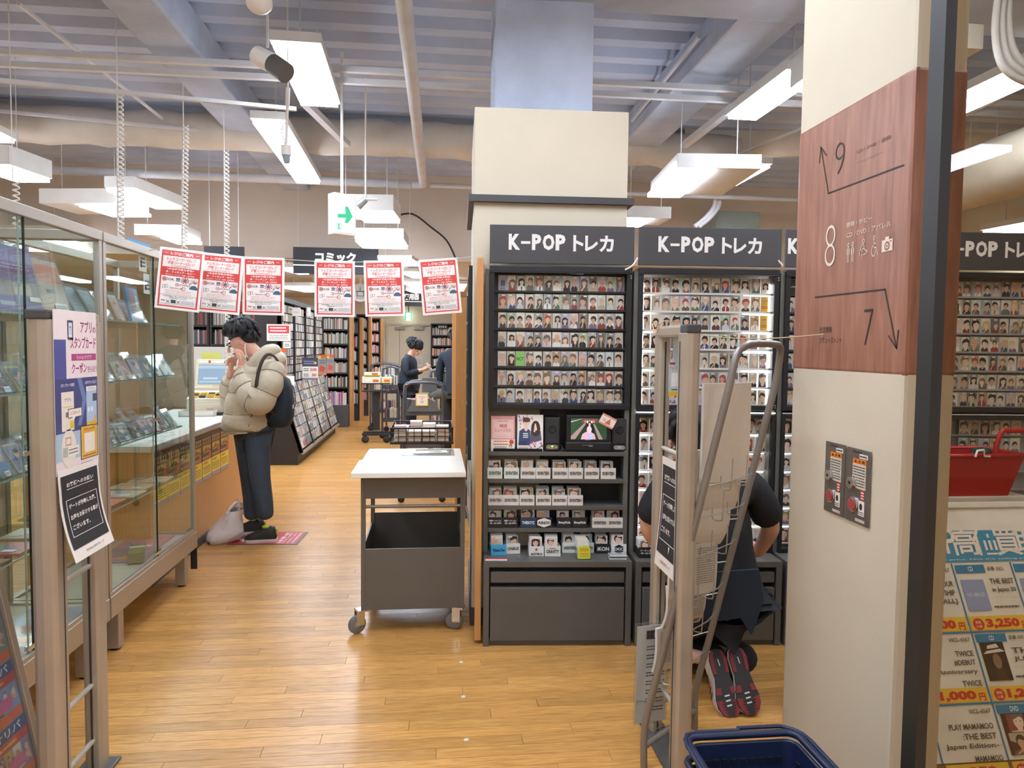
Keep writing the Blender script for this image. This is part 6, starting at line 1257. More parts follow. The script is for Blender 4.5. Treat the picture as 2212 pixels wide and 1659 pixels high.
b = MB().mat(RUBBER); b.tube(crom([A+(B_-A)*.55, A+(B_-A)*.7+V((-.03, 0, 0)), A+(B_-A)*.85+V((-.02, 0, 0)), B_], 4), .003, 5); b.obj('lead', t)
A = atY(555, 120, 4.3); B_ = atY(590, 138, 4.25); C_ = atY(618, 158, 4.2); t = thing('track_spotlight', 'pale cylinder spotlight with a dark front left of the nearest ceiling light', 'spotlight', A)
b = MB().mat(WHITEM); b.cyl(A, B_, .055, 16); b.obj('body', t); b = MB().mat(GREYM); b.cyl(B_, C_, .057, 16); b.obj('snoot', t); b = MB().mat(RAILM); b.cyl(A+V((.06, 0, .05)), V((A.x+.06, A.y, 3.9)), .008, 6); b.obj('stem', t)
A = atY(560, 5, 4.0); t = thing('dome_light', 'pale dome fitting at the top edge left of the nearest ceiling light', 'ceiling fitting', A); b = MB(TR(*A)).mat(WHITEM); b.ell(0, 0, 0, .07, .07, .06); b.obj('dome', t); b = MB().mat(RAILM); b.cyl(A, V((A.x, A.y, 3.9)), .01, 6); b.obj('stem', t)
# exit sign box with green arrow
p = atY(746, 466, 5.9); M = TR(p.x, p.y, p.z, radians(38)) ; w, h = .2, .29
t = thing('exit_sign', 'hanging white exit sign with a green arrow', 'exit sign', M)
b = MB().mat(WHITEM); b.box(-w/2, 0, -h/2-.01, w/2, .1, h/2+.03); b.obj('housing', t, 'L', bevel=.005)
b = MB(TR(0, -.0015, 0) @ RF).mat(pmat('backlit_panel', .4, emit=.55)); b.rect(-w*.44, -h*.46, w*.88, h*.9, '#f2f8f4'); g = '#1f9a6a'
b.poly([(-w*.36, h*.02), (w*.0, h*.05), (-w*.02, h*.26), (w*.12, h*.26), (w*.34, -.0), (w*.1, -h*.2), (-w*.04, -h*.2), (w*.02, -h*.06), (-w*.36, -h*.09)], .0006, g); b.rframe(-w*.4, -h*.4, w*.2, h*.16, w*.03, g, .0006); b.rect(-w*.33, -h*.4, w*.06, h*.14, g, .0006); b.obj('lit_panel', t, 'L')
b = MB().mat(WHITEM); top = 3.9-p.z; b.cyl((0, .05, h/2+.03), (0, .05, top), .012, 8); b.obj('stem', t, 'L')
A = atY(775, 436, 6.4); B_ = atY(790, 430, 6.4); t = thing('small_spotlight', 'small grey spotlight just right of the green arrow sign', 'spotlight', A); b = MB().mat(mat('spot_body', '#b9bdbf', .4, .4)); b.cyl(atY(772, 445, 6.4), B_, .04, 12, .03); b.obj('head', t); b = MB().mat(WHITEM); b.cyl(B_, V((B_.x, B_.y, 3.9)), .008, 6); b.cyl(atY(790, 430, 6.4), atY(815, 431, 6.4), .012, 8); b.obj('stem', t)
# black hanging category signs
def hang_sign(x0, x1, y0, y1, Y, txt, tb, lab, line=None, top=None, rz=0, col_='#2b2c30', ztop=2.72):
    A = atY(x0, y0, Y); B_ = atY(x1, y1, Y); t = thing('hanging_sign', lab, 'sign', (A.x, Y, B_.z), 'black hanging category signs')
    b = MB().mat(mat('sign_black', '#2b2d33', .5)); b.box(A.x, Y, B_.z, B_.x, Y+.03, A.z); b.obj('board', t, bevel=.002)
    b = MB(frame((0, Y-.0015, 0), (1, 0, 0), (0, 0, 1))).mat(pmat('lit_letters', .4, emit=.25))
    if txt: p = atY(tb[0], tb[3], Y); q = atY(tb[2], tb[1], Y); b.text(txt, p.x, p.z, q.x-p.x, q.z-p.z, '#efefec', 0, .05)
    if line: p = atY(x0, line, Y); b.rect(A.x, p.z-.008, B_.x-A.x, .016, '#e8e8e6')
    if txt or line: b.obj('lettering', t)
    for x in (A.x+.06, B_.x-.06): b = MB().mat(RAILM); b.cyl((x, Y+.015, A.z), (x, Y+.015, ztop), .004, 6); b.obj('wire', t)
hang_sign(633, 817, 533, 594, 9.5, 'コミック', (681, 546, 769, 566), 'black hanging sign with big white katakana above the red notices', 572, ztop=3.9)
hang_sign(440, 527, 531, 556, 8.2, '', None, 'plain black hanging sign left of the katakana sign', ztop=3.9)
hang_sign(868, 912, 628, 662, 14.2, '実用書', (873, 634, 905, 648), 'far black hanging sign half hidden behind the red notices', 651)
t = thing('round_sign', 'pale round pictogram sign hanging behind the red notices', 'sign', atY(778, 632, 12.5)); A = atY(778, 632, 12.5)
b = MB(frame(A, (1, 0, 0), (0, 0, 1))).mat(PAPER); b.prism([(.16*cos(i*pi/10), .16*sin(i*pi/10)) for i in range(20)], -.02, 0, '#b9b6b0'); b.stroke([(-.05, -.06), (-.05, .02), (.06, .02), (.06, -.06), (-.05, -.06)], .02, '#7a7874', .001); b.stroke([(0, .02), (0, .08)], .02, '#7a7874', .001); b.lines(-.07, -.11, .14, .03, 1, '#7a7874', .001); b.obj('disc', t)
b = MB().mat(RAILM); b.cyl(A+V((0, .01, .15)), V((A.x, A.y+.01, 2.72)), .004, 6); b.obj('wire', t)
# ------------------------------------------------------------------ register counter
CX = -1.79; cz = .9; CY0, CY1 = 4.66, 7.3
t = thing('counter', 'long register counter with an orange wood front and a white top', 'counter', (CX, CY0, 0))
b = MB().mat(ORANGEW); b.box(CX-.03, CY0, 0, CX, CY1, cz-.04); b.obj('front_panel', t)
b = MB().mat(ORANGEW); b.box(CX-.75, CY0, 0, CX-.03, CY0+.025, cz-.04); b.box(CX-.75, CY1-.025, 0, CX-.03, CY1, cz-.04); b.obj('end_panels', t)
b = MB().mat(mat('counter_white', '#e9e5dc', .3, 0, .02)); b.box(CX-.78, CY0-.01, cz-.04, CX+.012, CY1+.01, cz); b.obj('top', t, bevel=.004)
b = MB().mat(mat('edge_grey', '#a8a49c', .4)); b.box(CX+.012, CY0-.01, cz-.04, CX+.015, CY1+.01, cz-.004); b.obj('edge_strip', t)
b = MB().mat(GREYM); b.box(CX, CY0, 0, CX+.008, CY1, .07); b.obj('kickboard', t)
pm_ = None
for i in range(7):
    y = 4.72+i*.235; w, h = .225, .36
    if pm_ is None:
        b = MB().mat(GLOSSP); b.box(0, 0, -.0012, w, h, 0, '#3b3140'); r = random.Random(4)
        b.rect(0, h*.08, w, h*.34, '#e8cf2e', .0004); b.rect(0, 0, w, h*.08, '#8d84a0', .0004); b.rect(0, h*.42, w, h*.58, '#3a2d36', .0004)
        for k in range(5): b.disc(w*(.12+.19*k), h*.9, w*.06, h*.05, '#c9a27a', .0008, 8); b.disc(w*(.12+.19*k), h*.93, w*.065, h*.03, '#2a1e22', .001, 8); b.poly([(w*(.04+.19*k), h*.78), (w*(.2+.19*k), h*.78), (w*(.12+.19*k), h*.87)], .0007, '#b88a3a')
        b.text('買取強化', w*.06, h*.63, w*.88, h*.12, '#e6b84a', .0012, .04); b.rect(w*.1, h*.585, w*.7, h*.03, '#b8862e', .0012)
        for k in range(4): b.disc(w*(.14+.2*k), h*.5, w*.07, h*.055, '#c9a27a', .0008, 8); b.disc(w*(.14+.2*k), h*.53, w*.075, h*.035, '#2a1e22', .001, 8)
        b.disc(w*.84, h*.52, w*.12, h*.1, '#c0353a', .0014, 12); b.text('10000', w*.1, h*.33, w*.5, h*.06, '#c9562e', .0008, .03); b.lines(w*.08, h*.12, w*.84, h*.18, 4, '#6a4a22', .0008)
        pm_ = b.mesh('buying_poster')
    mkobj('buying_poster', pm_, None, frame((CX+.0025, y, cz-.055-h), (0, 1, 0), (0, 0, 1)), 'dark and yellow buying poster on the counter front, %s from the showcase' % nth(i), 'poster', 'buying posters on the counter front')
# register
p = atY(456, 884, 6.75); RGM = TR(p.x, p.y, cz, .12); BEIGE = mat('beige_plastic', '#d6cdb4', .45, 0, .03)
t = thing('cash_register', 'beige cash register with a tilted touch screen on the counter', 'cash register', RGM)
b = MB().mat(BEIGE); b.box(-.2, -.05, 0, .2, .4, .11); b.obj('drawer', t, 'L', bevel=.008); b = MB().mat(mat('drawer_lip', '#a89f88', .5)); b.box(-.03, -.054, .05, .03, -.049, .06); b.obj('drawer_pull', t, 'L')
b = MB(TR(0, 0, .11)).mat(BEIGE); b.prism([(-.2, -.04), (.2, -.04), (.2, .38), (-.2, .38)], 0, .035); b.add([(-.2, -.04, .035), (.2, -.04, .035), (.2, .2, .1), (-.2, .2, .1), (.2, .2, .035), (-.2, .2, .035)], [(0, 1, 2, 3), (1, 4, 2), (0, 3, 5)]); b.box(-.2, .2, .03, .2, .36, .13); b.obj('body', t, 'L', bevel=.004)
for i in range(10):
    for j in range(3):
        if i % 2: continue
        b = MB().mat(PLAST); x = -.17+.034*i; y = -.01+.045*j; z = .147+.27*(y+.04); b.box(x, y, z, x+.055, y+.036, z+.018, ('#d8b23c', '#3b3a36', '#caa040')[(i//2+j) % 3]); b.obj('key', t, 'L')
b = MB().mat(PLAST); b.box(-.06, .205, .13, .04, .23, .137, '#3a352c'); b.obj('printer_slot', t, 'L')
Ms = TR(-.02, .26, .235, rx=radians(-22))
b = MB(Ms).mat(BEIGE); b.box(-.17, 0, -.01, .17, .05, .29); b.obj('screen_case', t, 'L', bevel=.008)
b = MB(Ms @ TR(0, -.002, 0) @ RF).mat(pmat('dim_screen', .25, emit=.25)); b.rect(-.145, .03, .29, .2, '#7f94a4'); b.rect(-.145, .19, .29, .03, '#97aab4', .0004); b.rect(-.1, .08, .13, .02, '#a9b8c0', .0006); b.rect(-.13, .05, .24, .012, '#a4b4bc', .0006); b.obj('screen', t, 'L')
b = MB(Ms @ TR(0, -.002, .245) @ RF).mat(PAPER); b.rect(-.15, 0, .3, .03, '#e2dccb'); b.rect(-.06, .002, .02, .026, '#c0383a', .0004); b.rect(.0, .002, .05, .026, '#e9e5da', .0004); b.rect(.08, .0, .05, .02, '#3a3a40', .0004); b.obj('sticker_strip', t, 'L')
b = MB().mat(BEIGE); b.box(-.03, .25, .12, .03, .3, .26); b.obj('stem', t, 'L')
b = MB(TR(p.x-.05, p.y+.55, cz)).mat(PAPER); b.box(-.28, 0, 0, .22, .012, .62, '#d6d2c6'); b.box(-.2, -.0005, .5, -.02, .0, .56, '#d8dc6a'); b.obj('paper_backdrop', label='pale paper backdrop standing behind the cash register', cat='backdrop')
b = MB(TR(p.x+.25, p.y+.1, cz)).mat(PAPER); b.box(0, .1, 0, .012, .3, .42, '#d9d4c8'); b.lines(0, 0, .0, .0, 0, '#666') if 0 else None; b.obj('receipt_sheets', label='bundle of pale sheets hanging at the right side of the cash register', cat='papers')
for (x, y, s, c, l, nm) in ((430, 898, (.3, .2, .05), '#dcd8cc', 'white open tray on the counter top near the glass showcase', 'paper_tray'), (500, 895, (.3, .22, .03), '#2a2c30', 'dark flat coin tray on the counter behind the customer', 'coin_tray'), (470, 884, (.28, .2, .012), '#e2ded2', 'loose white papers beside the cash register', 'papers'), (445, 888, (.2, .12, .02), '#4f6a48', 'green folder beside the cash register', 'folder')):
    q = atZ(x, y, cz); b = MB(TR(max(q.x, CX-.6), q.y, cz, .1)).mat(PLAST); w, d, h = s
    b.box(-w/2, -d/2, 0, w/2, d/2, min(h, .008), c)
    if h > .02:
        for (x0, y0, x1, y1) in ((-w/2, -d/2, w/2, -d/2+.006), (-w/2, d/2-.006, w/2, d/2), (-w/2, -d/2, -w/2+.006, d/2), (w/2-.006, -d/2, w/2, d/2)): b.box(x0, y0, .0, x1, y1, h, c)
    b.obj(nm, label=l, cat=nm.replace('_', ' '))
# floor guide sticker: red with a white arrow
c4 = [atZ(*q, .001) for q in ((494, 1176), (640, 1175.5), (672, 1150), (540, 1150.5))]
o = c4[0]; ex = (c4[1]-c4[0]); w = (ex.length+(c4[2]-c4[3]).length)/2; h = (c4[3]-c4[0]).dot(V((-ex.y, ex.x, 0)).normalized())
b = MB(frame(o+V((0, 0, .0006)), ex, V((0, 1, 0)))).mat(GLOSSP); b.box(-.01, -.012, 0, w+.02, h+.01, .0012, '#4a4a4c'); b.rect(0, 0, w, h, '#c23438', .0016)
b.poly([(w*.06, h*.36), (w*.26, h*.72), (w*.26, h*.55), (w*.62, h*.55), (w*.62, h*.22), (w*.26, h*.22), (w*.26, h*.04)], .002, '#efe6e0')
M0 = b.M; b.M = M0 @ TR(w*.66, h*.95, .002, -pi/2); b.text('お会計', 0, .02, h*.9, w*.07, '#efe6e0', 0, .02); b.text('お並びください', 0, .02+w*.08, h*.9, w*.04, '#efe6e0', 0, .01); b.text('Cash register', 0, .02+w*.15, h*.9, w*.035, '#efe6e0', 0, .01); b.lines(0, .02+w*.22, h*.9, w*.04, 2, '#efe6e0', 0); b.M = M0
b.obj('floor_guide', label='red floor guide sheet with a white arrow under the customer', cat='floor sign')
# plastic bag leaning on the counter
q0 = atZ(476, 1168); BGM = mat('white_film', '#e6dfdc', .35, 0, .06, 8, bump=.5, bscale=30)
t = thing('plastic_bag', 'white plastic carrier bag slumped against the counter front', 'plastic bag', (CX+.13, q0.y, 0))
b = MB(TR(CX+.14, q0.y, 0)).mat(BGM); N_ = 16
prof = [(.02, 0), (.11, .0), (.135, .05), (.13, .1), (.11, .16), (.1, .22), (.085, .27), (.07, .31)]
vs = []; r = random.Random(2)
for j, (rr, z) in enumerate(prof):
    z *= .8
    for k in range(N_): a = 2*pi*k/N_; w_ = 1+.13*sin(a*3+j)+.08*sin(a*7+j*2); vs.append((rr*w_*cos(a)*(.75 if j > 4 else 1)+.025*j*.7-.03, rr*w_*sin(a)*(1.1), z))
b.sm = True; b.add(vs, [(j*N_+k, j*N_+(k+1) % N_, (j+1)*N_+(k+1) % N_, (j+1)*N_+k) for j in range(len(prof)-1) for k in range(N_)]); b.obj('bag_body', t)
for s in (-1, 1):
    b = MB(TR(CX+.2, q0.y, 0)).mat(BGM); b.tube(crom([V((-.02, s*.07, .23)), V((.02, s*.06, .29)), V((.05, s*.02, .315)), V((.06, s*-.02+.02, .28)), V((.045, s*.0, .22))], 5), .012, 6, ell=[(1, .35)]*21); b.obj('handle', t)
# ------------------------------------------------------------------ back of the shop
BKC = ['#d8d3c8', '#c9c4bb', '#b8b2a8', '#e4e0d6', '#8f8a84', '#6a6660', '#d9cfa8', '#b04a4a', '#4a5a78', '#6f8a6a', '#cf9a5a', '#c8a0a8', '#3c3a3c', '#e0dcd4', '#d5d0c6', '#55504c']
def book_row(b, x0, x1, y, z, hmax, r, depth=.14, cols=BKC, wmin=.012, wmax=.03, along='x', face=-1):
    x = x0
    while x < x1-.008:
        w = min(r.uniform(wmin, wmax), x1-x); h = hmax*r.uniform(.78, .98); c = r.choice(cols); d0 = r.uniform(0, .02)
        if along == 'x': b.box(x, y+d0, z, x+w*.94, y+depth, z+h, c)
        else: b.box(y+face*d0, x, z, y-face*depth*-1 if False else y+depth*(1 if face < 0 else -1), x+w*.94, z+h, c)
        x += w
DKS = mat('dark_shelf', '#2f2d2d', .5, 0, .06)
def bookcase(x0, x1, y, zt, n, lab, seed, cols=BKC, zlow=.35, panel=True, bin_=None, label_cards=0):
    r = random.Random(seed); t = thing('bookcase', lab, 'bookcase', (x0, y, 0), 'bookcases at the back')
    b = MB().mat(DKS); b.box(x0, y, 0, x0+.03, y+.3, zt); b.box(x1-.03, y, 0, x1, y+.3, zt); b.box(x0+.03, y+.28, 0, x1-.03, y+.3, zt); b.box(x0, y, zt, x1, y+.3, zt+.03); b.box(x0+.03, y+.02, 0, x1-.03, y+.28, zlow-.03 if not bin_ else .05); b.obj('carcass', t)
    ph_ = (zt-zlow)/n
    for i in range(n):
        z = zlow+i*ph_
        b = MB().mat(DKS); b.box(x0+.03, y, z-.03, x1-.03, y+.28, z); sh = b.obj('shelf', t)
        b = MB().mat(BOOKM); book_row(b, x0+.04, x1-.04, y+.03, z, ph_-.06, r, .2, cols); b.obj('book_row', sh, kind='stuff')
    if panel: b = MB().mat(ORANGEW); b.box(x1, y-.01, 0, x1+.05, y+.32, zt+.02); b.obj('side_panel', t)
    if bin_:
        b = MB().mat(mat('grey_bin', '#4a4d4e', .5)); b.box(x0+.02, y-.22, 0, x1-.01, y, .42); bn = b.obj('front_bin', t, bevel=.006)
        b = MB().mat(BOOKM); book_row(b, x0+.05, x1-.05, y-.2, .4, .28, r, .17, ['#d8d3c8', '#e4e0d6', '#cf5a86', '#e0dcd4', '#c8a0a8', '#9ab0c4'], .01, .02); b.obj('magazine_row', bn, kind='stuff')
    return t
xr = lambda px_, Y: atY(px_, 800, Y).x
bookcase(xr(690, 13.8), xr(755, 13.8), 13.8, 2.13, 5, 'bookcase with a dark magazine bin, first in the row beyond the disc rack', 11, zlow=.75, bin_=True)
bookcase(xr(745, 14.8), xr(777, 14.8), 14.8, 2.1, 6, 'narrow looking bookcase second in the row beyond the disc rack', 12)
bookcase(xr(770, 15.8), xr(796, 15.8), 15.8, 2.2, 7, 'bookcase third in the row, behind the wire basket table', 13, cols=['#e4e0d6', '#d8d3c8', '#d98a8a', '#e8d8c0', '#9ab09a', '#e0dcd4'])
bookcase(xr(790, 16.7), xr(822, 16.7), 16.7, 2.15, 7, 'bookcase last in the row, against the cream back wall', 14, cols=['#e4e0d6', '#e0b8b8', '#e8d8c0', '#d8d3c8', '#c86a6a'])
bookcase(xr(930, 17.6), xr(990, 17.6), 17.6, 2.08, 7, 'bookcase against the back wall just right of the staff door', 15, panel=False, zlow=.3)
A = atY(946, 702, 17.55); B_ = atY(966, 710, 17.55); b = MB().mat(PAPER); b.box(A.x, 17.55, B_.z, B_.x, 17.57, A.z, '#242628'); b.M = frame((A.x, 17.549, B_.z), (1, 0, 0), (0, 0, 1)); b.text('ビジネス', .015, .02, (B_.x-A.x)-.03, (A.z-B_.z)-.04, '#e6e4de', 0, .03); b.obj('shelf_sign', label='small black sign on top of the bookcase right of the staff door', cat='sign')
# shelves behind the register
for i, (a, c, l, s) in enumerate(((405, 452, 'dark disc shelf behind the register, left of three', 21), (454, 496, 'dark disc shelf behind the register, middle of three', 22), (498, 580, 'disc shelf with a red header behind the customer', 23))):
    Y = 11.2; t = bookcase(xr(a, Y), xr(c, Y), Y, 2.12, 6, l, s, cols=['#8a8884', '#b8b4ae', '#55524e', '#a04a4a', '#6a6864', '#c8c4bc', '#3a3a3e', '#4a5a6a'], panel=False, zlow=.4)
    if i == 2: b = MB().mat(PAPER); b.box(xr(a, Y), Y-.012, 2.03, xr(c, Y), Y-.002, 2.2, '#a8323a'); b.obj('header_board', t, label='red header board')
    else: b = MB().mat(PAPER); b.box(xr(a, Y), Y-.012, 2.06, xr(c, Y), Y-.002, 2.16, '#2c2e34'); b.obj('header_board', t)
# slanted black disc rack
DX = atZ(647, 1005).x; DY0, DY1 = 9.3, 12.7; DL = mat('rack_black', '#262322', .45, 0, .06)
t = thing('disc_rack', 'long black disc rack with a slanted lower front, beside the aisle', 'disc rack', (DX, DY0, 0))
xt = DX-.22; zs0, zs1, ztop = .16, 1.02, 2.1; xb = DX-.55
b = MB().mat(DL); Mz = Mx(((1, 0, 0, 0), (0, 0, 1, 0), (0, 1, 0, 0), (0, 0, 0, 1)))   # profile in X-Z, extruded along Y
b.M = Mz; prof = [(xb, 0), (DX-.02, 0), (DX-.02, .13), (DX+.04, zs0), (xt, zs1), (xt, ztop), (xb, ztop)]
b.prism(prof, DY0, DY0+.03); b.prism(prof, DY1-.03, DY1); b.obj('end_board', t) if 0 else None
e1 = MB(Mz).mat(DL); e1.prism(prof, DY0, DY0+.03); e1.obj('end_board', t); e1 = MB(Mz).mat(DL); e1.prism(prof, DY1-.03, DY1); e1.obj('end_board', t)
b = MB(Mz).mat(DL); ins = [(xb, 0), (DX-.03, 0), (DX-.03, .13), (DX+.0, zs0), (xt-.05, zs1), (xt-.05, ztop-.02), (xb, ztop-.02)]; b.prism(ins, DY0+.03, DY1-.03); b.obj('carcass', t)
b = MB().mat(ALU); b.box(DX+.02, DY0, zs0-.02, DX+.055, DY1, zs0+.01); b.obj('front_lip', t)
r = random.Random(6); nb = 4; bw = (DY1-DY0)/nb
DC = ['#c9c6c0', '#a8a49e', '#8f8c88', '#dedad2', '#6f6c6a', '#b0a898', '#c8b08a', '#7a8a98', '#e4e2dc', '#4f4d4c']
for k in range(nb):
    y0 = DY0+k*bw
    b = MB().mat(DL); b.box(xt-.05, y0, zs1, xt+.01, y0+.03, ztop); b.obj('divider', t)
    b = MB(Mz).mat(DL); b.prism([(DX-.0, zs0), (DX+.045, zs0), (xt+.012, zs1), (xt-.045, zs1)], y0-.015 if k else y0, y0+.03); b.obj('divider', t)
    b = MB().mat(GLOSSP)
    for j in range(9):
        z = zs1+.03+j*.115; y = y0+.05
        while y < y0+bw-.03: w = r.uniform(.012, .03); b.box(xt-.05, y, z, xt-.012-r.uniform(0, .01), min(y+w*.9, y0+bw-.02), z+.1, r.choice(DC)); y += w
    b.obj('disc_spines', t, kind='stuff')
    up = V((xt-DX-.01, 0, zs1-zs0)); L = up.length; Md = frame((DX+.012, y0+.04, zs0+.02), (0, 1, 0), up)
    b = MB(Md).mat(GLOSSP)
    for j in range(6):
        for q in range(5):
            x = .01+q*.155; 
            if x+.14 > bw-.05: continue
            c = r.choice(DC); b.box(x, .02+j*.145, 0, x+.14, .02+j*.145+.135, .014, c); b.rect(x+.01, .03+j*.145, .12, .07, r.choice(DC+PALS[:6]), .0146); b.rect(x+.02, .11+j*.145, .09, .03, r.choice(DC), .0146)
    b.obj('disc_cases', t, kind='stuff')
    b = MB(Md).mat(CHROME)
    for q in range(1, 5): b.box(q*.155-.004, 0, .03, q*.155+.002, L-.04, .034)
    b.obj('guard_wires', t, kind='stuff')
b = MB().mat(CHAR); b.box(xb, DY0, ztop, xt+.02, DY1, ztop+.06); b.obj('top_board', t)
def wall_card(A, B_, Y, fn, lab, name='price_poster', cat='poster', arm=0):
    P_ = atY(*A, Y); Q = atY(*B_, Y); w = Q.x-P_.x; h = P_.z-Q.z; b = MB(frame((P_.x, Y, Q.z), (1, 0, 0), (0, 0, 1))).mat(PAPER); b.box(0, 0, -.004, w, h, 0, '#e4dfd6'); fn(b, w, h)
    if arm: b.box(-.004, h-.03, -.006, -(P_.x-(DX-.24)), h-.02, -.002, '#3a3a3a') if P_.x > DX-.24 else None
    b.obj(name, label=lab, cat=cat)
def c1(b, w, h): b.rframe(0, 0, w, h, w*.03, '#cfc8be', .0004); b.rect(w*.06, h*.46, w*.88, h*.46, '#c23a40', .0004); b.lines(w*.14, h*.52, w*.7, h*.36, 2, '#ecd8d4', .0008); b.lines(w*.1, h*.08, w*.8, h*.3, 3, '#8a8680', .0008)
wall_card((576, 700), (628, 737), DY0-.02, c1, 'white card with a red heading on the end of the disc rack', 'notice_card', 'notice')
wall_card((612, 739), (628, 752), DY0-.02, lambda b, w, h: b.text('CD', w*.2, h*.3, w*.6, h*.4, '#3a3a3a', .0006) if 0 else b.lines(w*.15, h*.2, w*.7, h*.6, 2, '#4a4a4a', .0006), 'tiny handwritten note on the end of the disc rack', 'note', 'note')
def c2(b, w, h): b.rect(0, h*.6, w, h*.4, '#3c3f52', .0004); b.lines(w*.1, h*.68, w*.7, h*.2, 2, '#8a90b4', .0008); b.disc(w*.83, h*.76, w*.09, w*.09, '#d8b848', .001); b.rect(0, 0, w, h*.1, '#7a7c84', .0004); b.text('500', w*.5, h*.4, w*.42, h*.13, '#b83a34', .0008, .03); b.text('30', w*.6, h*.16, w*.3, h*.13, '#b83a34', .0008, .03); b.lines(w*.08, h*.38, w*.34, h*.16, 2, '#4a4a4a', .0008); b.lines(w*.08, h*.14, w*.34, h*.16, 2, '#4a4a4a', .0008)
wall_card((653, 772), (687, 821), 9.9, c2, 'navy topped price poster clipped to the disc rack', arm=1)
def c3(b, w, h): b.rect(0, 0, w, h, '#8b8a86', .0002); b.rect(0, h*.86, w, h*.14, '#c8552e', .0004); b.rect(0, h*.8, w*.35, h*.14, '#d9b83a', .0006); b.rect(0, 0, w, h*.1, '#d97a3a', .0004); b.poly([(w*.1, h*.2), (w*.7, h*.15), (w*.9, h*.35), (w*.3, h*.5)], .0006, '#c94a3a'); b.lines(w*.2, h*.55, w*.7, h*.2, 2, '#5a5c60', .0006)
wall_card((687, 766), (705, 810), 10.4, c3, 'orange edged poster clipped beside the navy topped price poster', arm=1); wall_card((706, 766), (721, 806), 11.2, c3, 'farther of two orange edged posters clipped to the disc rack', arm=1)
wall_card((603, 752), (619, 812), DY0-.03, c3, 'orange edged poster half hidden behind the jacket hood')
for i, (x, Y) in enumerate(((640, 9.9), (662, 11.0), (690, 12.2))): wall_card((x-9, 664), (x+9, 683), Y, lambda b, w, h: b.lines(w*.2, h*.4, w*.6, h*.12, 1, '#9a968e', .0006), 'pale index card on top of the disc rack, %s from the camera' % nth(i), 'index_card', 'card', 1)
wall_card((616, 812), (636, 832), DY0-.02, lambda b, w, h: b.lines(w*.4, h*.3, w*.3, h*.1, 1, '#9a968e', .0006), 'blank pale card beside the backpack on the disc rack', 'index_card', 'card', 1)
# back door
A = atY(838, 703, 18.1); B_ = atY(930, 880, 18.1)
b = MB().mat(mat('door_cream', '#d9d0b8', .6, 0, .02)); b.box(A.x, 18.05, .01, B_.x, 18.09, A.z); D1 = struct('door_1', b)
b = MB().mat(mat('door_frame', '#c9bfa6', .6)); b.box(A.x-.05, 18.03, 0, A.x, 18.1, A.z+.05); b.box(B_.x, 18.03, 0, B_.x+.05, 18.1, A.z+.05); b.box(A.x, 18.03, A.z, B_.x, 18.1, A.z+.05); b.obj('frame', D1)
m = (A.x+B_.x)/2-.25; b = MB().mat(mat('gap_dark', '#6f6858', .7)); b.box(m, 18.045, .02, m+.008, 18.052, A.z-.02); b.obj('leaf_gap', D1)
for x in (A.x+.3, B_.x-.3): b = MB().mat(mat('closer_grey', '#8d8a80', .4, .4)); b.box(x-.12, 17.98, A.z-.1, x+.12, 18.05, A.z-.04); b.bar((x, 17.99, A.z-.03), (x+.3, 18.03, A.z+.01), .02, .012); b.obj('door_closer', D1)
wall_card((890, 732), (904, 742), 18.03, lambda b, w, h: (b.rect(0, 0, w, h, '#2f3232', .0004), b.text('STAFF', w*.12, h*.35, w*.76, h*.3, '#e0ded6', .0008, .02)), 'small dark staff sign on the back door', 'door_sign', 'sign')
wall_card((893, 770), (913, 792), 18.03, lambda b, w, h: (b.rframe(w*.05, h*.05, w*.9, h*.9, w*.02, '#a8a49a', .0006), b.lines(w*.15, h*.2, w*.7, h*.6, 5, '#9a968c', .0006)), 'pale notice sheet on the back door behind the man with a phone', 'notice_sheet', 'notice')
P_ = atY(875, 674, 17.9); Q = atY(890, 692, 17.9); b = MB().mat(emat('exit_lit', '#dff6ea', 2.2)); b.box(P_.x, 17.9, Q.z, Q.x, 17.96, P_.z); b.mat(emat('exit_green', '#12a878', 1.2)); b.box(P_.x, 17.897, Q.z, P_.x+.025, 17.9, P_.z); b.box(Q.x-.025, 17.897, Q.z, Q.x, 17.9, P_.z); b.box(P_.x, 17.897, P_.z-.02, Q.x, 17.9, P_.z); b.mat(GREYM); b.cyl(((P_.x+Q.x)/2, 17.93, P_.z), ((P_.x+Q.x)/2, 17.93, 2.72), .012, 6); b.obj('exit_lamp', label='small lit green exit lamp above the staff door', cat='exit sign')
# right side shelf run with wood ends
for (y0, y1, x, l) in ((5.0, 6.35, .275, 'black shelf seen end-on left of the square column'), ):
    t = thing('shelf_unit', l, 'shelf', (x, y0, 0)); zt = 2.02
    b = MB().mat(mat('shelf_grey', '#55564f', .5)); b.box(x, y0, 0, x+.03, y0+.03, zt); b.box(x, y1-.03, 0, x+.03, y1, zt); b.box(x+.25, y0, 0, x+.28, y1, zt); b.box(x, y0, zt-.03, x+.28, y1, zt); b.obj('carcass', t)
    r = random.Random(31)
    for i in range(8):
        z = .12+i*.235; b = MB().mat(mat('shelf_grey', '#55564f')); b.box(x, y0+.03, z-.02, x+.25, y1-.03, z); sh = b.obj('shelf', t); b = MB().mat(BOOKM); y = y0+.04
        while y < y1-.05: w = r.uniform(.015, .04); b.box(x+.015, y, z, x+.2, y+w*.92, z+r.uniform(.14, .19), r.choice(BKC)); y += w
        b.obj('book_row', sh, kind='stuff')
for (px_, Y, l) in ((991, 6.6, 'nearer'), (982, 8.4, 'farther')):
    x = xr(px_, Y); b = MB().mat(ORANGEW); b.box(x-.03, Y, 0, x+.4, Y+.04, 2.0); b.obj('wood_partition', label='%s of two orange wood partitions beyond the square column' % l, cat='partition', bevel=.003)
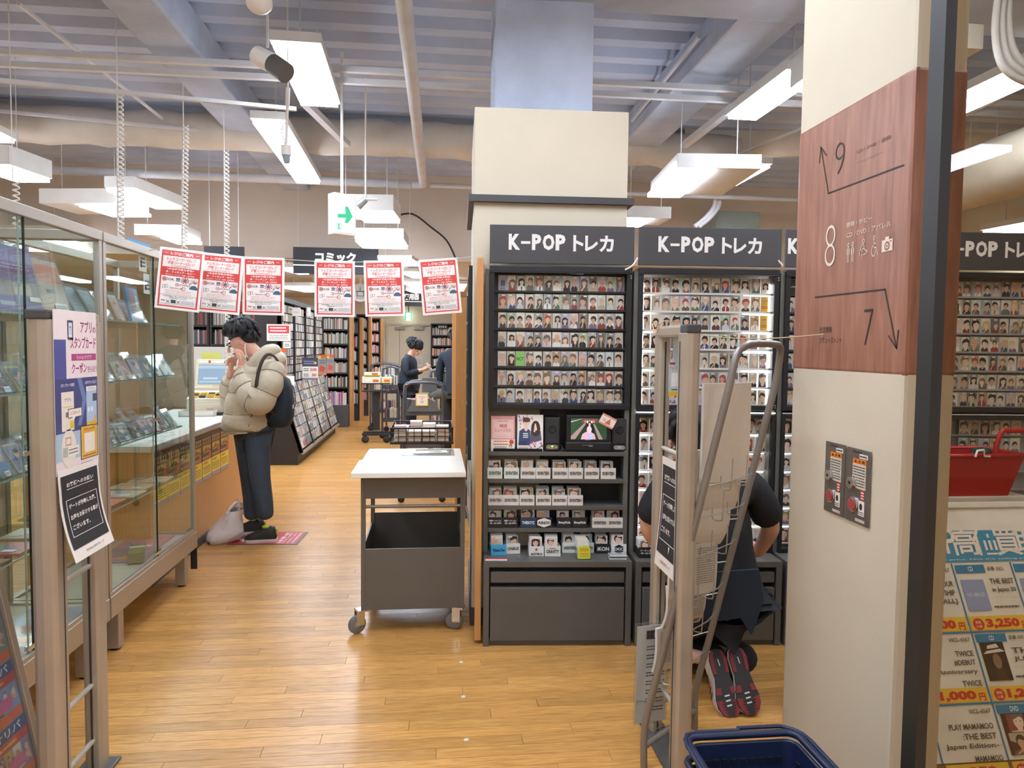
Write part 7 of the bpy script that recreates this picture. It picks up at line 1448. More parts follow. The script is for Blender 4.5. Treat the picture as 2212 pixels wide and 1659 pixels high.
P_ = atY(993, 577, 5.1); Q = atY(1011, 611, 5.1); b = MB().mat(WHITEM); b.box(max(P_.x, .276), 5.05, 2.02, max(P_.x, .276)+.1, 5.15, P_.z); b.obj('control_box', label='small white box above the black shelf, left of the square column', cat='box', bevel=.004)
# near wire basket table with books
WB = mat('black_wire', '#26282a', .45, .3); wy0, wy1 = 6.95, 7.62; wx0 = xr(844, wy0); wx1 = xr(979, wy0); wz0, wz1 = .6, .745
t = thing('basket_table', 'black wire basket table full of paperbacks behind the white trolley', 'basket table', (wx0, wy0, 0), 'wire basket tables')
b = MB().mat(WB); b.tube([V((wx0, wy0, wz1)), V((wx1, wy0, wz1)), V((wx1, wy1, wz1)), V((wx0, wy1, wz1))], .009, 6, closed=True); b.tube([V((wx0, wy0, wz0)), V((wx1, wy0, wz0)), V((wx1, wy1, wz0)), V((wx0, wy1, wz0))], .012, 6, closed=True); b.obj('rim', t)
b = MB().mat(WB)
for i in range(9): x = wx0+(wx1-wx0)*i/8; b.cyl((x, wy0, wz0), (x, wy0, wz1), .004, 5); b.cyl((x, wy1, wz0), (x, wy1, wz1), .004, 5); b.cyl((x, wy0, wz0), (x, wy1, wz0), .003, 5)
for i in range(8): y = wy0+(wy1-wy0)*i/7; b.cyl((wx0, y, wz0), (wx0, y, wz1), .004, 5); b.cyl((wx1, y, wz0), (wx1, y, wz1), .004, 5); b.cyl((wx0, y, wz0), (wx1, y, wz0), .003, 5)
for z in (.65, .7): b.cyl((wx0, wy0, z), (wx1, wy0, z), .003, 5); b.cyl((wx0, wy1, z), (wx1, wy1, z), .003, 5); b.cyl((wx0, wy0, z), (wx0, wy1, z), .003, 5); b.cyl((wx1, wy0, z), (wx1, wy1, z), .003, 5)
b.obj('wire_grid', t, kind='stuff')
for x in (wx0+.1, wx1-.1):
    for y in (wy0+.05, wy1-.05):
        b = MB().mat(GREYM); b.cyl((x, y, .07), (x, y, wz0), .012, 8); lg = b.obj('leg', t); b = MB(TR(x, y, .035, rx=radians(90))).mat(RUBBER); b.lathe([(0, -.012), (.028, -.012), (.034, 0), (.028, .012), (0, .012)], 14); b.obj('wheel', lg)
r = random.Random(8); k = 0
ncol = 4; cw_ = (wx1-wx0-.06)/ncol
for i in range(ncol):
    for j in range(3):
        for lv in range(2 if (i+j) % 3 else 3):
            x = wx0+.03+i*cw_+r.uniform(0, .01); y = wy0+.03+j*.21; z = wz0+.012+lv*.055
            if lv == 2: z = wz0+.012+2*.052
            t = thing('paperback', '%s paperback of the %s pile, %s row, in the near wire basket' % (('lowest', 'middle', 'topmost')[lv], ('leftmost', 'second', 'third', 'rightmost')[i], ('front', 'middle', 'back')[j]), 'book', TR(x, y, z, r.uniform(-.05, .05)), 'paperbacks in the near wire basket')
            c = r.choice(['#d8a8a0', '#c9c0b0', '#e0dcd2', '#8a5a62', '#cfc8bc', '#b8c4bc', '#d8b88a', '#3e3438', '#e2c0b8'])
            b = MB().mat(BOOKM); b.box(0, 0, 0, cw_*.9, .19, .0015, c); b.box(0, 0, .043, cw_*.9, .19, .0445, c); b.box(0, .0, .0015, .0015, .19, .043, c); b.obj('cover', t, 'L')
            b = MB().mat(PAPER); b.box(.002, .002, .0015, cw_*.9-.003, .188, .043, '#dfd6c2'); b.obj('pages', t, 'L'); k += 1
# book cart and far basket table
def cart(x0, x1, y0, y1, zt, lab, sh, seed):
    t = thing('book_cart', lab, 'book cart', (x0, y0, 0), 'grey tube book carts'); TG2 = mat('cart_grey', '#55565a', .45, .3); r = random.Random(seed)
    for y in (y0, y1):
        b = MB().mat(TG2); b.tube(crom([V((x0, y, .1)), V((x0, y, zt-.12)), V((x0+.04, y, zt-.03)), V((x0+.12, y, zt)), V((x1-.12, y, zt)), V((x1-.04, y, zt-.03)), V((x1, y, zt-.12)), V((x1, y, .1))], 3), .016, 8); b.obj('end_frame', t)
    for z in sh:
        b = MB().mat(TG2); b.box(x0, y0, z-.02, x1, y1, z); b.box(x0, y0, z, x1, y0+.004, z+.05); s_ = b.obj('shelf', t)
        b = MB().mat(BOOKM); book_row(b, x0+.03, x1-.03, y0+.05, z, .22, r, .2, ['#e4e0d6', '#c9c4bb', '#d8b88a', '#6a6660', '#cf6a8a', '#d8d3c8', '#4a4d52']); b.obj('book_row', s_, kind='stuff')
    for x in (x0, x1):
        for y in (y0+.02, y1-.02): b = MB(TR(x, y, .05, rx=radians(90))).mat(RUBBER); b.lathe([(0, -.014), (.04, -.014), (.05, 0), (.04, .014), (0, .014)], 16); b.obj('wheel', t)
    return t
cy = 8.7; ct = cart(xr(873, cy), xr(957, cy), cy, cy+.5, 1.1, 'grey book cart with a yellow framed tag, beyond the near wire basket', (.32, .72), 3)
cx0 = xr(873, cy); cx1 = xr(957, cy); mx_ = (cx0+cx1)/2
b = MB().mat(mat('cart_panel', '#5f6262', .5)); b.M = frame((mx_, cy-.02, .75), (1, 0, 0), (0, 0, 1)); b.prism([(-.2, 0), (.2, 0), (.14, .12), (.06, .16), (-.06, .16), (-.14, .12)], -.004, .004); b.obj('end_plate', ct)
wall_card((898, 850), (925, 877), cy-.035, lambda b, w, h: (b.rect(0, 0, w, h, '#e0b83a', .0002), b.rect(w*.08, h*.08, w*.84, h*.84, '#e6dfd0', .0006), b.lines(w*.2, h*.68, w*.6, h*.1, 1, '#c06a8a', .001), b.poly([(w*.4, h*.62), (w*.6, h*.62), (w*.5, h*.5)], .001, '#c06a8a'), b.rframe(w*.4, h*.25, w*.2, h*.16, w*.03, '#5a5652', .001)), 'yellow framed tag on the near book cart', 'cart_tag', 'tag')
b = MB().mat(mat('cart_panel', '#5f6262')); b.box(mx_-.02, cy+.1, .98, mx_+.16, cy+.13, 1.16); b.obj('monitor_back', label='dark square panel standing on the near book cart', cat='board', bevel=.006)
b = MB().mat(mat('olive_cloth', '#56584e', .8)); b.M = TR(mx_+.17, cy+.2, .93); b.ell(0, 0, .0, .13, .16, .09); b.obj('cloth_bundle', label='dark olive cloth bundle on the near book cart', cat='cloth')
cart(xr(930, 10.6), xr(985, 10.6), 10.6, 11.1, 1.2, 'grey book cart behind the near one, in front of the right bookcase', (.3, .75, .98), 4)
ct2 = cart(xr(800, 13.0), xr(858, 13.0), 13.0, 13.5, 1.22, 'grey tall book cart beyond the far wire basket table', (.35, .7, .95), 5)
cart(xr(826, 11.9), xr(862, 11.9), 11.9, 12.9, 1.2, 'grey narrow book cart with big casters left of the man with a phone', (.3, .85), 6)
fy = 11.3; fx0 = xr(781, fy); fx1 = xr(842, fy)
t = thing('basket_table', 'far wire basket table with white and yellow boxes on top', 'basket table', (fx0, fy, 0), 'wire basket tables')
b = MB().mat(WB); b.tube([V((fx0, fy, .95)), V((fx1, fy, .95)), V((fx1, fy+.4, .95)), V((fx0, fy+.4, .95))], .009, 6, closed=True); b.box(fx0, fy, .82, fx1, fy+.4, .83)
for i in range(7): x = fx0+(fx1-fx0)*i/6; b.cyl((x, fy, .83), (x, fy, .95), .004, 5)
b.obj('wire_basket', t)
b = MB().mat(mat('black_metal2', '#242628', .5)); mxx = (fx0+fx1)/2; b.box(mxx-.05, fy+.1, .2, mxx+.05, fy+.2, .82); b.box(fx0, fy+.05, .12, fx1, fy+.09, .16); b.box(fx0, fy+.25, .12, fx1, fy+.29, .16); b.obj('stand', t)
for x in (fx0+.05, fx1-.05): b = MB(TR(x, fy+.07, .06, rx=radians(90))).mat(RUBBER); b.lathe([(0, -.015), (.05, -.015), (.06, 0), (.05, .015), (0, .015)], 14); b.obj('wheel', t)
for i, (a, c, z, h, cl, l) in enumerate(((782, 822, .955, .1, '#e6dfc8', 'white long box'), (786, 820, 1.06, .06, '#8fa83a', 'green edged white box'), (824, 846, .955, .09, '#e2d49a', 'yellow box with an orange label'))):
    x0 = xr(a, fy); x1 = xr(c, fy); b = MB().mat(PAPER); b.box(x0, fy+.02, z, x1, fy+.3, z+h, '#e6dfc8' if i < 2 else cl); b.box(x0, fy+.018, z, x1, fy+.02, z+h*.4, cl); b.box(x1-.12, fy+.016, z+.02, x1-.03, fy+.018, z+.06, '#d9702e'); b.obj('stock_box', label='%s on the far wire basket table' % l, cat='box')
# ------------------------------------------------------------------ people
def skinmesh(J, E, root, sub=2, name='body'):
    # J: name -> (pos, rx[, ry]); one continuous surface grown along the joints
    names = list(J); me = bpy.data.meshes.new(name+'_bones'); me.from_pydata([tuple(J[n][0]) for n in names], [(names.index(a), names.index(c)) for a, c in E], [])
    o = bpy.data.objects.new('bones', me); col.objects.link(o)
    m = o.modifiers.new('skin', 'SKIN'); m.use_smooth_shade = True; m.branch_smoothing = .6
    for i, n in enumerate(names):
        sv = me.skin_vertices[0].data[i]; rr = J[n][1:]; sv.radius = (rr[0], rr[1] if len(rr) > 1 else rr[0]); sv.use_root = (n == root)
    s = o.modifiers.new('sub', 'SUBSURF'); s.levels = sub; s.render_levels = sub
    bpy.context.view_layer.update(); dg = bpy.context.evaluated_depsgraph_get(); ev = o.evaluated_get(dg)
    out = bpy.data.meshes.new_from_object(ev); bpy.data.objects.remove(o); bpy.data.meshes.remove(me)
    out.polygons.foreach_set('use_smooth', [True]*len(out.polygons)); return out
def put(me, name, parent, m, label=None):
    me.name = name; me.materials.clear(); me.materials.append(m); return mkobj(name, me, parent, None, label)
HAIRM = mat('black_hair', '#17161a', .45, 0, .25, 40, bump=.5, bscale=90, stretch=(8, 8, 1))
PUFF = mat('beige_puffer', '#c3b69c', .6, 0, .05, 10, bump=.35, bscale=22)
DENIM = mat('dark_denim', '#3a4756', .8, 0, .14, 14, bump=.15, bscale=160)
BLKC = mat('black_cloth', '#1c1d20', .85, 0, .1, 12, bump=.2, bscale=60)
NVYC = mat('navy_cloth', '#1c2733', .8, 0, .1, 12, bump=.2, bscale=60)
def tuft(b, c, R, axis_up, fwd, n, r, length, spread):
    pass
def hairmass(b, ctr, rx, ry, rz, fwd, seed, n=60, l=.09, fringe=True):
    # cap plus many tapering locks laid over the skull
    r = random.Random(seed); ctr = V(ctr); side = V((0, 0, 1)).cross(fwd).normalized(); up = V(fwd).cross(side).normalized(); f = V(fwd).normalized()
    M0 = b.M; b.M = M0 @ Mx(((f.x, side.x, up.x, ctr.x), (f.y, side.y, up.y, ctr.y), (f.z, side.z, up.z, ctr.z), (0, 0, 0, 1)))
    b.ell(-.012, 0, .018, rx, ry, rz, 16, 10)
    for i in range(n):
        a = r.uniform(0, 2*pi); t = r.uniform(.05, 1.35)
        d = V((sin(t)*cos(a), sin(t)*sin(a), cos(t)))
        if d.x > .55 and d.z < .35 and not fringe: continue
        p = V((d.x*rx*.96-.012, d.y*ry*.96, d.z*rz*.96+.018)); dn = V((d.x*.35, d.y*.35, -1)) if t > .6 else V((d.x, d.y, -.25)); dn = (dn-d*dn.dot(d)*.85).normalized()
        L = l*r.uniform(.7, 1.2)
        if d.x > .5: L *= .75
        q = [p, p+dn*L*.4+d*.012, p+dn*L*.75+d*.008, p+dn*L-d*.004]
        b.tube(q, [.016, .017, .012, .002], 5)
    b.M = M0
def handmesh(b, wrist, fwd, palmn, seed=0, curl=.6, s=1., side=1):
    # palm and five fingers of unequal length, bent at the knuckles; thumb leaves the side of the palm
    f = V(fwd).normalized(); n = V(palmn); n = (n-f*n.dot(f)).normalized(); w = f.cross(n)*side; wrist = V(wrist)
    b.tube([wrist-f*.02*s, wrist, wrist+f*.03*s, wrist+f*.065*s, wrist+f*.09*s], [.024*s, .025*s, .033*s, .038*s, .03*s], 10, ell=[(1, .85), (1, .8), (1, .55), (1, .5), (1, .4)])
    # tube ellipse orientation is arbitrary, so lay a palm block over it
    for i, (o, L) in enumerate(((-.03, .062), (-.01, .074), (.01, .07), (.029, .055))):
        p = wrist+f*.082*s+w*o*s; pts = [p-f*.02*s, p]; d = f.copy()
        for k in range(3):
            ang = curl*(.5+.25*k); d = (d*cos(ang)+n*sin(ang)).normalized(); pts.append(pts[-1]+d*L*s*(.42, .33, .25)[k])
        b.tube(pts, [.0095*s, .0095*s, .009*s, .0082*s, .006*s], 7)
    p = wrist+f*.022*s-w*.03*s; d = (f*.7-w*.75+n*.35).normalized(); d2 = (f*.95-w*.15+n*.5).normalized()
    b.tube([p+w*.015*s, p, p+d*.035*s, p+d*.035*s+d2*.028*s, p+d*.035*s+d2*.05*s], [.013*s, .013*s, .011*s, .0095*s, .007*s], 7)
def faceparts(root, hc, fwd, up, s=1., glasses=False):
    f = V(fwd).normalized(); up = V(up); up = (up-f*up.dot(f)).normalized(); sd = up.cross(f); hc = V(hc)
    M = Mx(((f.x, sd.x, up.x, hc.x), (f.y, sd.y, up.y, hc.y), (f.z, sd.z, up.z, hc.z), (0, 0, 0, 1)))
    b = MB(M).mat(SKIN); b.tube([V((.085*s, 0, .02*s)), V((.1*s, 0, -.005*s)), V((.113*s, 0, -.022*s)), V((.1*s, 0, -.03*s))], [.007*s, .01*s, .013*s, .01*s], 7)
    for k in (-1, 1): b.ell(-.005*s, k*.078*s, -.01*s, .018*s, .01*s, .03*s, 9, 6)
    b.ell(.05*s, 0, -.075*s, .045*s, .04*s, .028*s, 10, 7)
    b.obj('nose_and_ears', root)
    b = MB(M).mat(mat('eye_dark', '#1d1718', .3))
    for k in (-1, 1): b.ell(.084*s, k*.033*s, .008*s, .008*s, .014*s, .006*s, 8, 5); b.tube([V((.09*s, k*.018*s, .03*s)), V((.09*s, k*.035*s, .035*s)), V((.075*s, k*.055*s, .028*s))], .004*s, 5)
    b.obj('eyes', root)
    b = MB(M).mat(mat('lips', '#a8665c', .5)); b.tube([V((.082*s, -.022*s, -.058*s)), V((.094*s, 0, -.056*s)), V((.082*s, .022*s, -.058*s))], .006*s, 6); b.obj('mouth', root)
    return M
def shoe(name, parent, heel, toe, up, w, um, sm, accent=None, z=None):
    f = (V(toe)-V(heel)); L = f.length; M = frame(heel, f, V(up).cross(f)); b = MB(M).mat(um)   # x heel->toe, y side, z up
    st = [(.0, .36, .3), (.06, .42, .95), (.2, .44, 1.0), (.38, .42, .95), (.55, .46, .72), (.75, .5, .52), (.92, .42, .36), (1.0, .18, .2)]
    vs = []; n = 10; H = .1
    for fx, ww, hh in st:
        for k in range(n): a = pi*k/(n-1); vs.append((fx*L, cos(a)*w*ww, .022+sin(a)**.7*H*hh if 0 < k < n-1 else .022))
    b.sm = True; b.add(vs, [(i*n+k, i*n+k+1, (i+1)*n+k+1, (i+1)*n+k) for i in range(len(st)-1) for k in range(n-1)]); b.sm = False
    b.add(vs[:n], [tuple(range(n))]); b.add(vs[-n:], [tuple(range(n))[::-1]]); s_ = b.obj(name, parent)
    pr = [(fx*L*1.02-.004, ww*w*1.08) for fx, ww, hh in st]; pr = [(x, -y) for x, y in pr]+[(x, y) for x, y in pr[::-1]]
    b = MB(M).mat(sm); b.prism(pr, 0, .026); b.obj('sole', s_, bevel=.003)
    if accent: b = MB(M).mat(accent); b.ell(L*.34, 0, .022+H*.95, .03, .03, .016, 10, 6); b.box(-.004, -.012, .05, .004, .012, .1); b.obj('tongue', s_)
    return s_, M
# ---------------- customer in the puffer jacket
Yc = 5.8
def q(x, y, dy=0.): return atY(x, y, Yc+dy)
base = atZ(562, 1155); A_ = thing('person', 'person in a beige hooded puffer jacket and jeans standing at the counter, head bowed', 'person', (base.x, Yc, 0))
hd = q(517, 733); hf = V((-.82, -.22, -.5)).normalized()       # looks down to the left
J = dict(pel=(q(545, 928), .12, .14), sp=(q(552, 870), .12, .14), ch=(q(562, 815), .13, .17), nb=(q(566, 782), .075, .08), nk=(q(552, 762), .058), hb=(q(533, 748), .07, .07), hm=(q(518, 738), .095, .085), ht=(q(508, 726), .082, .075),
         ls=(q(582, 795, -.17), .06), le=(q(550, 865, -.25), .042), lw=(q(523, 795, -.13), .03), lh=(q(519, 780, -.12), .03),
         rs=(q(558, 795, .17), .06), re=(q(512, 880, .22), .042), rw=(q(497, 815, .06), .03), rh=(q(500, 796, .03), .03),
         lk=(q(565, 1030, -.1), .06), la=(q(574, 1125, -.1), .042), rk=(q(542, 1035, .1), .06), ra=(q(542, 1125, .12), .042), lhp=(q(556, 940, -.09), .085), rhp=(q(536, 940, .09), .085))
E_ = [('pel', 'sp'), ('sp', 'ch'), ('ch', 'nb'), ('nb', 'nk'), ('nk', 'hb'), ('hb', 'hm'), ('hm', 'ht'), ('ch', 'ls'), ('ls', 'le'), ('le', 'lw'), ('lw', 'lh'), ('ch', 'rs'), ('rs', 're'), ('re', 'rw'), ('rw', 'rh'), ('pel', 'lhp'), ('lhp', 'lk'), ('lk', 'la'), ('pel', 'rhp'), ('rhp', 'rk'), ('rk', 'ra')]
put(skinmesh(J, E_, 'pel'), 'body', A_, SKIN)
faceparts(A_, q(519, 739), hf, V((-.3, 0, 1)))
b = MB().mat(HAIRM); hairmass(b, q(517, 718), .12, .1, .085, V((-.93, -.15, -.22)), 5, 90, .068); hairmass(b, q(538, 733), .07, .085, .07, V((.9, 0, -.3)), 6, 30, .06); b.obj('hair', A_)
b = MB().mat(SKIN); handmesh(b, q(523, 792, -.13), V((-.12, .05, 1)), V((-.6, .3, .1)), curl=.75, s=1.05); b.obj('hand', A_); b = MB().mat(SKIN); handmesh(b, q(498, 808, .04), V((.1, -.1, 1)), V((.4, -.5, .2)), curl=.6, s=1.05, side=-1); b.obj('hand', A_)
b = MB().mat(WHITEM); b.tube(crom([q(530, 742, -.085), q(529, 752, -.09), q(531, 763, -.09), q(534, 772, -.08)], 3), .004, 5); b.obj('mask_strap', A_)
# jacket: ringed torso with puffed channels
def ringloft(b, rings, n=30, k=9):
    # rings: (centre, front-back radius, side radius); interpolated and puffed between seams
    R = []
    for i in range(len(rings)-1):
        (c0, a0, b0, p0), (c1, a1, b1, p1) = rings[i], rings[i+1]
        for j in range(k):
            t = j/k; pf = 1+p0*(sin(pi*t)**.6); R.append((c0.lerp(c1, t), (a0+(a1-a0)*t)*pf, (b0+(b1-b0)*t)*pf))
    c, a, b_, _ = rings[-1]; R.append((c, a, b_)); vs = []
    r = random.Random(3)
    for i, (c, rx, ry) in enumerate(R):
        for m in range(n):
            th = 2*pi*m/n; e = 1+.018*sin(th*5+i*.9)+.014*sin(th*9-i*1.7); cx_ = abs(cos(th))**.85*(1 if cos(th) > 0 else -1); sx_ = abs(sin(th))**.85*(1 if sin(th) > 0 else -1)
            vs.append(c+V((cx_*rx*e, sx_*ry*e, .006*sin(th*4+i))))
    N = len(R); b.sm = True; b.add(vs, [(i*n+m, i*n+(m+1) % n, (i+1)*n+(m+1) % n, (i+1)*n+m) for i in range(N-1) for m in range(n)]); b.sm = False
    b.add(vs[:n], [tuple(range(n))[::-1]]); b.add(vs[-n:], [tuple(range(n))])
SEAM = mat('puffer_seam', '#8d8066', .8); b = MB().mat(PUFF); S = .0038
ringloft(b, [(q(537, 931), .172, .21, 0), (q(536, 925), .178, .218, .1), (q(540, 890), .178, .225, .1), (q(548, 845), .168, .23, .09), (q(560, 805), .17, .235, .04), (q(572, 782), .125, .17, .0), (q(572, 768), .09, .11, 0)])
b.mat(SEAM)
for c_, rx_, ry_ in ((q(536, 925), .179, .219), (q(540, 890), .179, .226), (q(548, 845), .169, .231)): b.tube([c_+V((abs(cos(h_*pi/16))**.85*(1 if cos(h_*pi/16) > 0 else -1)*rx_, abs(sin(h_*pi/16))**.85*(1 if sin(h_*pi/16) > 0 else -1)*ry_, 0)) for h_ in range(32)], .004, 5, closed=True)
jk = b.obj('jacket', A_)
def sleeve(b, pts, rad, seams=3):
    P_ = crom(pts, 16); n = len(P_); rr = []
    for i in range(n):
        f = i/(n-1)*(len(rad)-1); k = min(int(f), len(rad)-2); r0 = rad[k]+(rad[k+1]-rad[k])*(f-k); rr.append(r0*(.94+.13*abs(sin(i*.27))**.7))
    b.tube(P_, rr, 16); m_ = b.m; b.mat(SEAM)
    for i in range(11, n-4, 12):
        t_ = (P_[i+1]-P_[i-1]).normalized(); a_ = V((0, 1, 0)); a_ = (a_-t_*a_.dot(t_)).normalized(); c_ = t_.cross(a_); b.tube([P_[i]+(a_*cos(h_*pi/10)+c_*sin(h_*pi/10))*rr[i]*1.005 for h_ in range(20)], .0035, 5, closed=True)
b = MB().mat(PUFF); sleeve(b, [q(586, 790, -.16), q(580, 825, -.24), q(556, 866, -.27), q(534, 838, -.2), q(523, 806, -.14)], [.095, .108, .112, .095, .062]); b.mat(PUFF); b.cyl(q(524, 808, -.14), q(522, 796, -.135), .052, 14, .046); b.obj('sleeve', jk)
b = MB().mat(PUFF); sleeve(b, [q(556, 800, .17), q(530, 850, .22), q(510, 878, .22), q(498, 846, .12), q(497, 818, .05)], [.09, .1, .1, .085, .055]); b.obj('sleeve', jk)
b = MB().mat(PUFF); b.tube(crom([q(545, 800, -.14), q(558, 778, -.15), q(578, 760, -.12), q(592, 758, 0), q(578, 760, .12), q(556, 778, .15), q(543, 802, .12)], 5), .055, 12); b.ell(*(q(592, 778)), .095, .15, .085, 14, 9); b.obj('hood', jk)
b = MB().mat(mat('dark_zip', '#4a443c', .5)); b.tube(crom([q(548, 885, -.222), q(541, 905, -.225), q(537, 922, -.226)], 3), .004, 5); b.obj('pocket_zip', jk); b = MB().mat(MATS['dark_zip']); b.tube(crom([q(515, 862, -.1), q(500, 892, -.11), q(489, 920, -.1)], 3), .004, 5); b.obj('front_zip', jk)
J = dict(pel=(q(546, 925), .125, .15), lh=(q(556, 945, -.09), .105), lk=(q(562, 1032, -.1), .082), lc=(q(569, 1080, -.1), .078), la=(q(574, 1124, -.1), .068), rh=(q(533, 945, .09), .105), rk=(q(541, 1035, .1), .082), rc=(q(545, 1080, .11), .075), ra=(q(544, 1124, .12), .066))
put(skinmesh(J, [('pel', 'lh'), ('lh', 'lk'), ('lk', 'lc'), ('lc', 'la'), ('pel', 'rh'), ('rh', 'rk'), ('rk', 'rc'), ('rc', 'ra')], 'pel'), 'jeans', A_, DENIM)
NEON = mat('neon_yellow', '#b9cf3a', .5); SOLEW = mat('white_sole', '#d9cfc4', .5); SHOEB = mat('black_shoe', '#24231f', .6)
for (hx, tx, dy, l) in ((598, 528, -.12, 0), (573, 497, .13, 1)):
    h_ = q(hx, 1150, dy); t_ = q(tx, 1150, dy-.02); h_.z = t_.z = .002; shoe('shoe', A_, h_, t_, (0, 0, 1), .1, SHOEB, SOLEW, NEON)
# backpack
bp_ = q(604, 866, -.02); t = thing('backpack', 'dark navy sling backpack worn on the back of the puffer jacket', 'backpack', bp_)
ax = (q(618, 818, -.02)-q(592, 912, -.02)).normalized(); Mk = frame(bp_, V((1, 0, 0)), ax) ; b = MB(Mk).mat(NVYC)
n = 16; vs = []; prof = [(-.205, .05, .09), (-.19, .085, .13), (-.12, .105, .15), (0, .105, .155), (.1, .095, .14), (.17, .075, .11), (.2, .035, .06)]
for y, rx, ry in prof:
    for m in range(n): th = 2*pi*m/n; vs.append((abs(cos(th))**.7*(1 if cos(th) > 0 else -1)*rx, y, abs(sin(th))**.7*(1 if sin(th) > 0 else -1)*ry))
b.sm = True; b.add(vs, [(i*n+m, i*n+(m+1) % n, (i+1)*n+(m+1) % n, (i+1)*n+m) for i in range(len(prof)-1) for m in range(n)]); b.sm = False; b.add(vs[:n], [tuple(range(n))]); b.add(vs[-n:], [tuple(range(n))]); b.obj('bag', t)
b = MB().mat(mat('strap_brown', '#3b332e', .7)); b.tube(crom([q(610, 815, -.12), q(603, 785, -.2), q(590, 768, -.26), q(576, 767, -.31), q(564, 785, -.35), q(556, 815, -.36), q(554, 836, -.35), q(558, 858, -.2)], 5), .013, 8, ell=[(1, .5)]*36); b.obj('strap', t)
b = MB().mat(MATS['strap_brown']); b.tube(crom([q(566, 848, -.26), q(575, 868, -.27), q(588, 892, -.2), q(596, 900, -.12)], 5), .016, 8, ell=[(1, .4)]*16); b.obj('strap', t)
b = MB(Mk).mat(GREYM); b.tube([V((.06, -.17, -.1)), V((.108, -.02, -.1)), V((.09, .1, -.1)), V((.05, .17, -.07))], .004, 6); b.obj('zip', t); b = MB(Mk).mat(WHITEM); b.box(.1, -.06, -.02, .106, -.03, .02); b.obj('tag', t)

# ---------------- kneeling person in black
def k(x, y, Y): return atY(x, y, Y)
KB = thing('person', 'person in black kneeling on the floor behind the leaflet stand, soles showing', 'person', (1.25, 3.0, 0))
J = dict(pel=(k(1570, 1235, 3.02), .1, .11), sp=(k(1555, 1150, 3.05), .1, .12), ch=(k(1535, 1060, 3.1), .1, .14), nb=(k(1515, 1005, 3.13), .07), nk=(k(1502, 985, 3.15), .055), hb=(k(1494, 965, 3.17), .07), hm=(k(1489, 945, 3.18), .088, .085), ht=(k(1486, 922, 3.18), .075),
         rs=(k(1625, 1040, 3.05), .06), re=(k(1668, 1140, 3.1), .045), rw=(k(1640, 1190, 3.24), .032), rh=(k(1628, 1196, 3.27), .03), ls=(k(1440, 1040, 3.12), .06), le=(k(1397, 1140, 3.18), .045), lw=(k(1430, 1188, 3.28), .032), lh=(k(1440, 1192, 3.3), .03),
         lhp=(k(1545, 1270, 3.0), .1), lk=(V((1.05, 3.36, .08)), .04), la=(k(1543, 1428, 3.0), .03), rhp=(k(1600, 1270, 3.0), .1), rk=(V((1.3, 3.34, .08)), .04), ra=(k(1598, 1424, 2.98), .03))
put(skinmesh(J, [('pel', 'sp'), ('sp', 'ch'), ('ch', 'nb'), ('nb', 'nk'), ('nk', 'hb'), ('hb', 'hm'), ('hm', 'ht'), ('ch', 'rs'), ('rs', 're'), ('re', 'rw'), ('rw', 'rh'), ('ch', 'ls'), ('ls', 'le'), ('le', 'lw'), ('lw', 'lh'), ('pel', 'lhp'), ('lhp', 'lk'), ('lk', 'la'), ('pel', 'rhp'), ('rhp', 'rk'), ('rk', 'ra')], 'pel'), 'body', KB, SKIN)
J2 = dict(hem=(k(1574, 1285, 3.02), .14, .14), pel=(k(1572, 1225, 3.02), .15, .16), sp=(k(1555, 1150, 3.05), .15, .17), ch=(k(1535, 1065, 3.1), .15, .2), nb=(k(1518, 1012, 3.12), .08, .09), rs=(k(1622, 1040, 3.06), .09), ru=(k(1648, 1090, 3.06), .085), re=(k(1664, 1135, 3.09), .075), ls=(k(1444, 1040, 3.12), .09), lu=(k(1415, 1090, 3.14), .085), le=(k(1400, 1132, 3.17), .075))
put(skinmesh(J2, [('hem', 'pel'), ('pel', 'sp'), ('sp', 'ch'), ('ch', 'nb'), ('ch', 'rs'), ('rs', 'ru'), ('ru', 're'), ('ch', 'ls'), ('ls', 'lu'), ('lu', 'le')], 'pel'), 'shirt', KB, BLKC)
J3 = dict(pel=(k(1575, 1270, 3.02), .16, .17), lh=(k(1545, 1300, 3.04), .12), lk=(V((1.05, 3.36, .085)), .08), lc=(k(1540, 1420, 3.12), .075), la=(k(1543, 1432, 2.98), .06), rh=(k(1605, 1300, 3.02), .12), rk=(V((1.3, 3.34, .085)), .08), rc=(k(1610, 1420, 3.1), .075), ra=(k(1598, 1428, 2.96), .06))
put(skinmesh(J3, [('pel', 'lh'), ('lh', 'lk'), ('lk', 'lc'), ('lc', 'la'), ('pel', 'rh'), ('rh', 'rk'), ('rk', 'rc'), ('rc', 'ra')], 'pel'), 'trousers', KB, BLKC)
b = MB().mat(NVYC); A0 = k(1500, 1235, 2.9); pts = [(1490, 1240), (1640, 1230), (1650, 1300), (1624, 1372), (1600, 1335), (1530, 1345), (1492, 1330)]
f_ = [k(x, y, 2.86) for x, y in pts]; g_ = [p+V((0, .012, 0)) for p in f_]; b.add(f_+g_, [tuple(range(7)), tuple(range(7, 14))[::-1]]+[(i, (i+1) % 7, 7+(i+1) % 7, 7+i) for i in range(7)]); b.obj('apron', KB)
b = MB().mat(HAIRM); hairmass(b, k(1489, 940, 3.18), .105, .1, .105, V((-.4, .9, -.15)), 9, 90, .07); b.obj('hair', KB)
faceparts(KB, k(1488, 948, 3.18), V((-.55, .8, -.2)), V((0, .2, 1)))
b = MB().mat(SKIN); handmesh(b, k(1640, 1190, 3.24), V((-.3, .9, .1)), V((-.3, 0, -1)), curl=.5); b.obj('hand', KB); b = MB().mat(SKIN); handmesh(b, k(1430, 1188, 3.28), V((.3, .9, .1)), V((.3, 0, -1)), curl=.5, side=-1); b.obj('hand', KB)
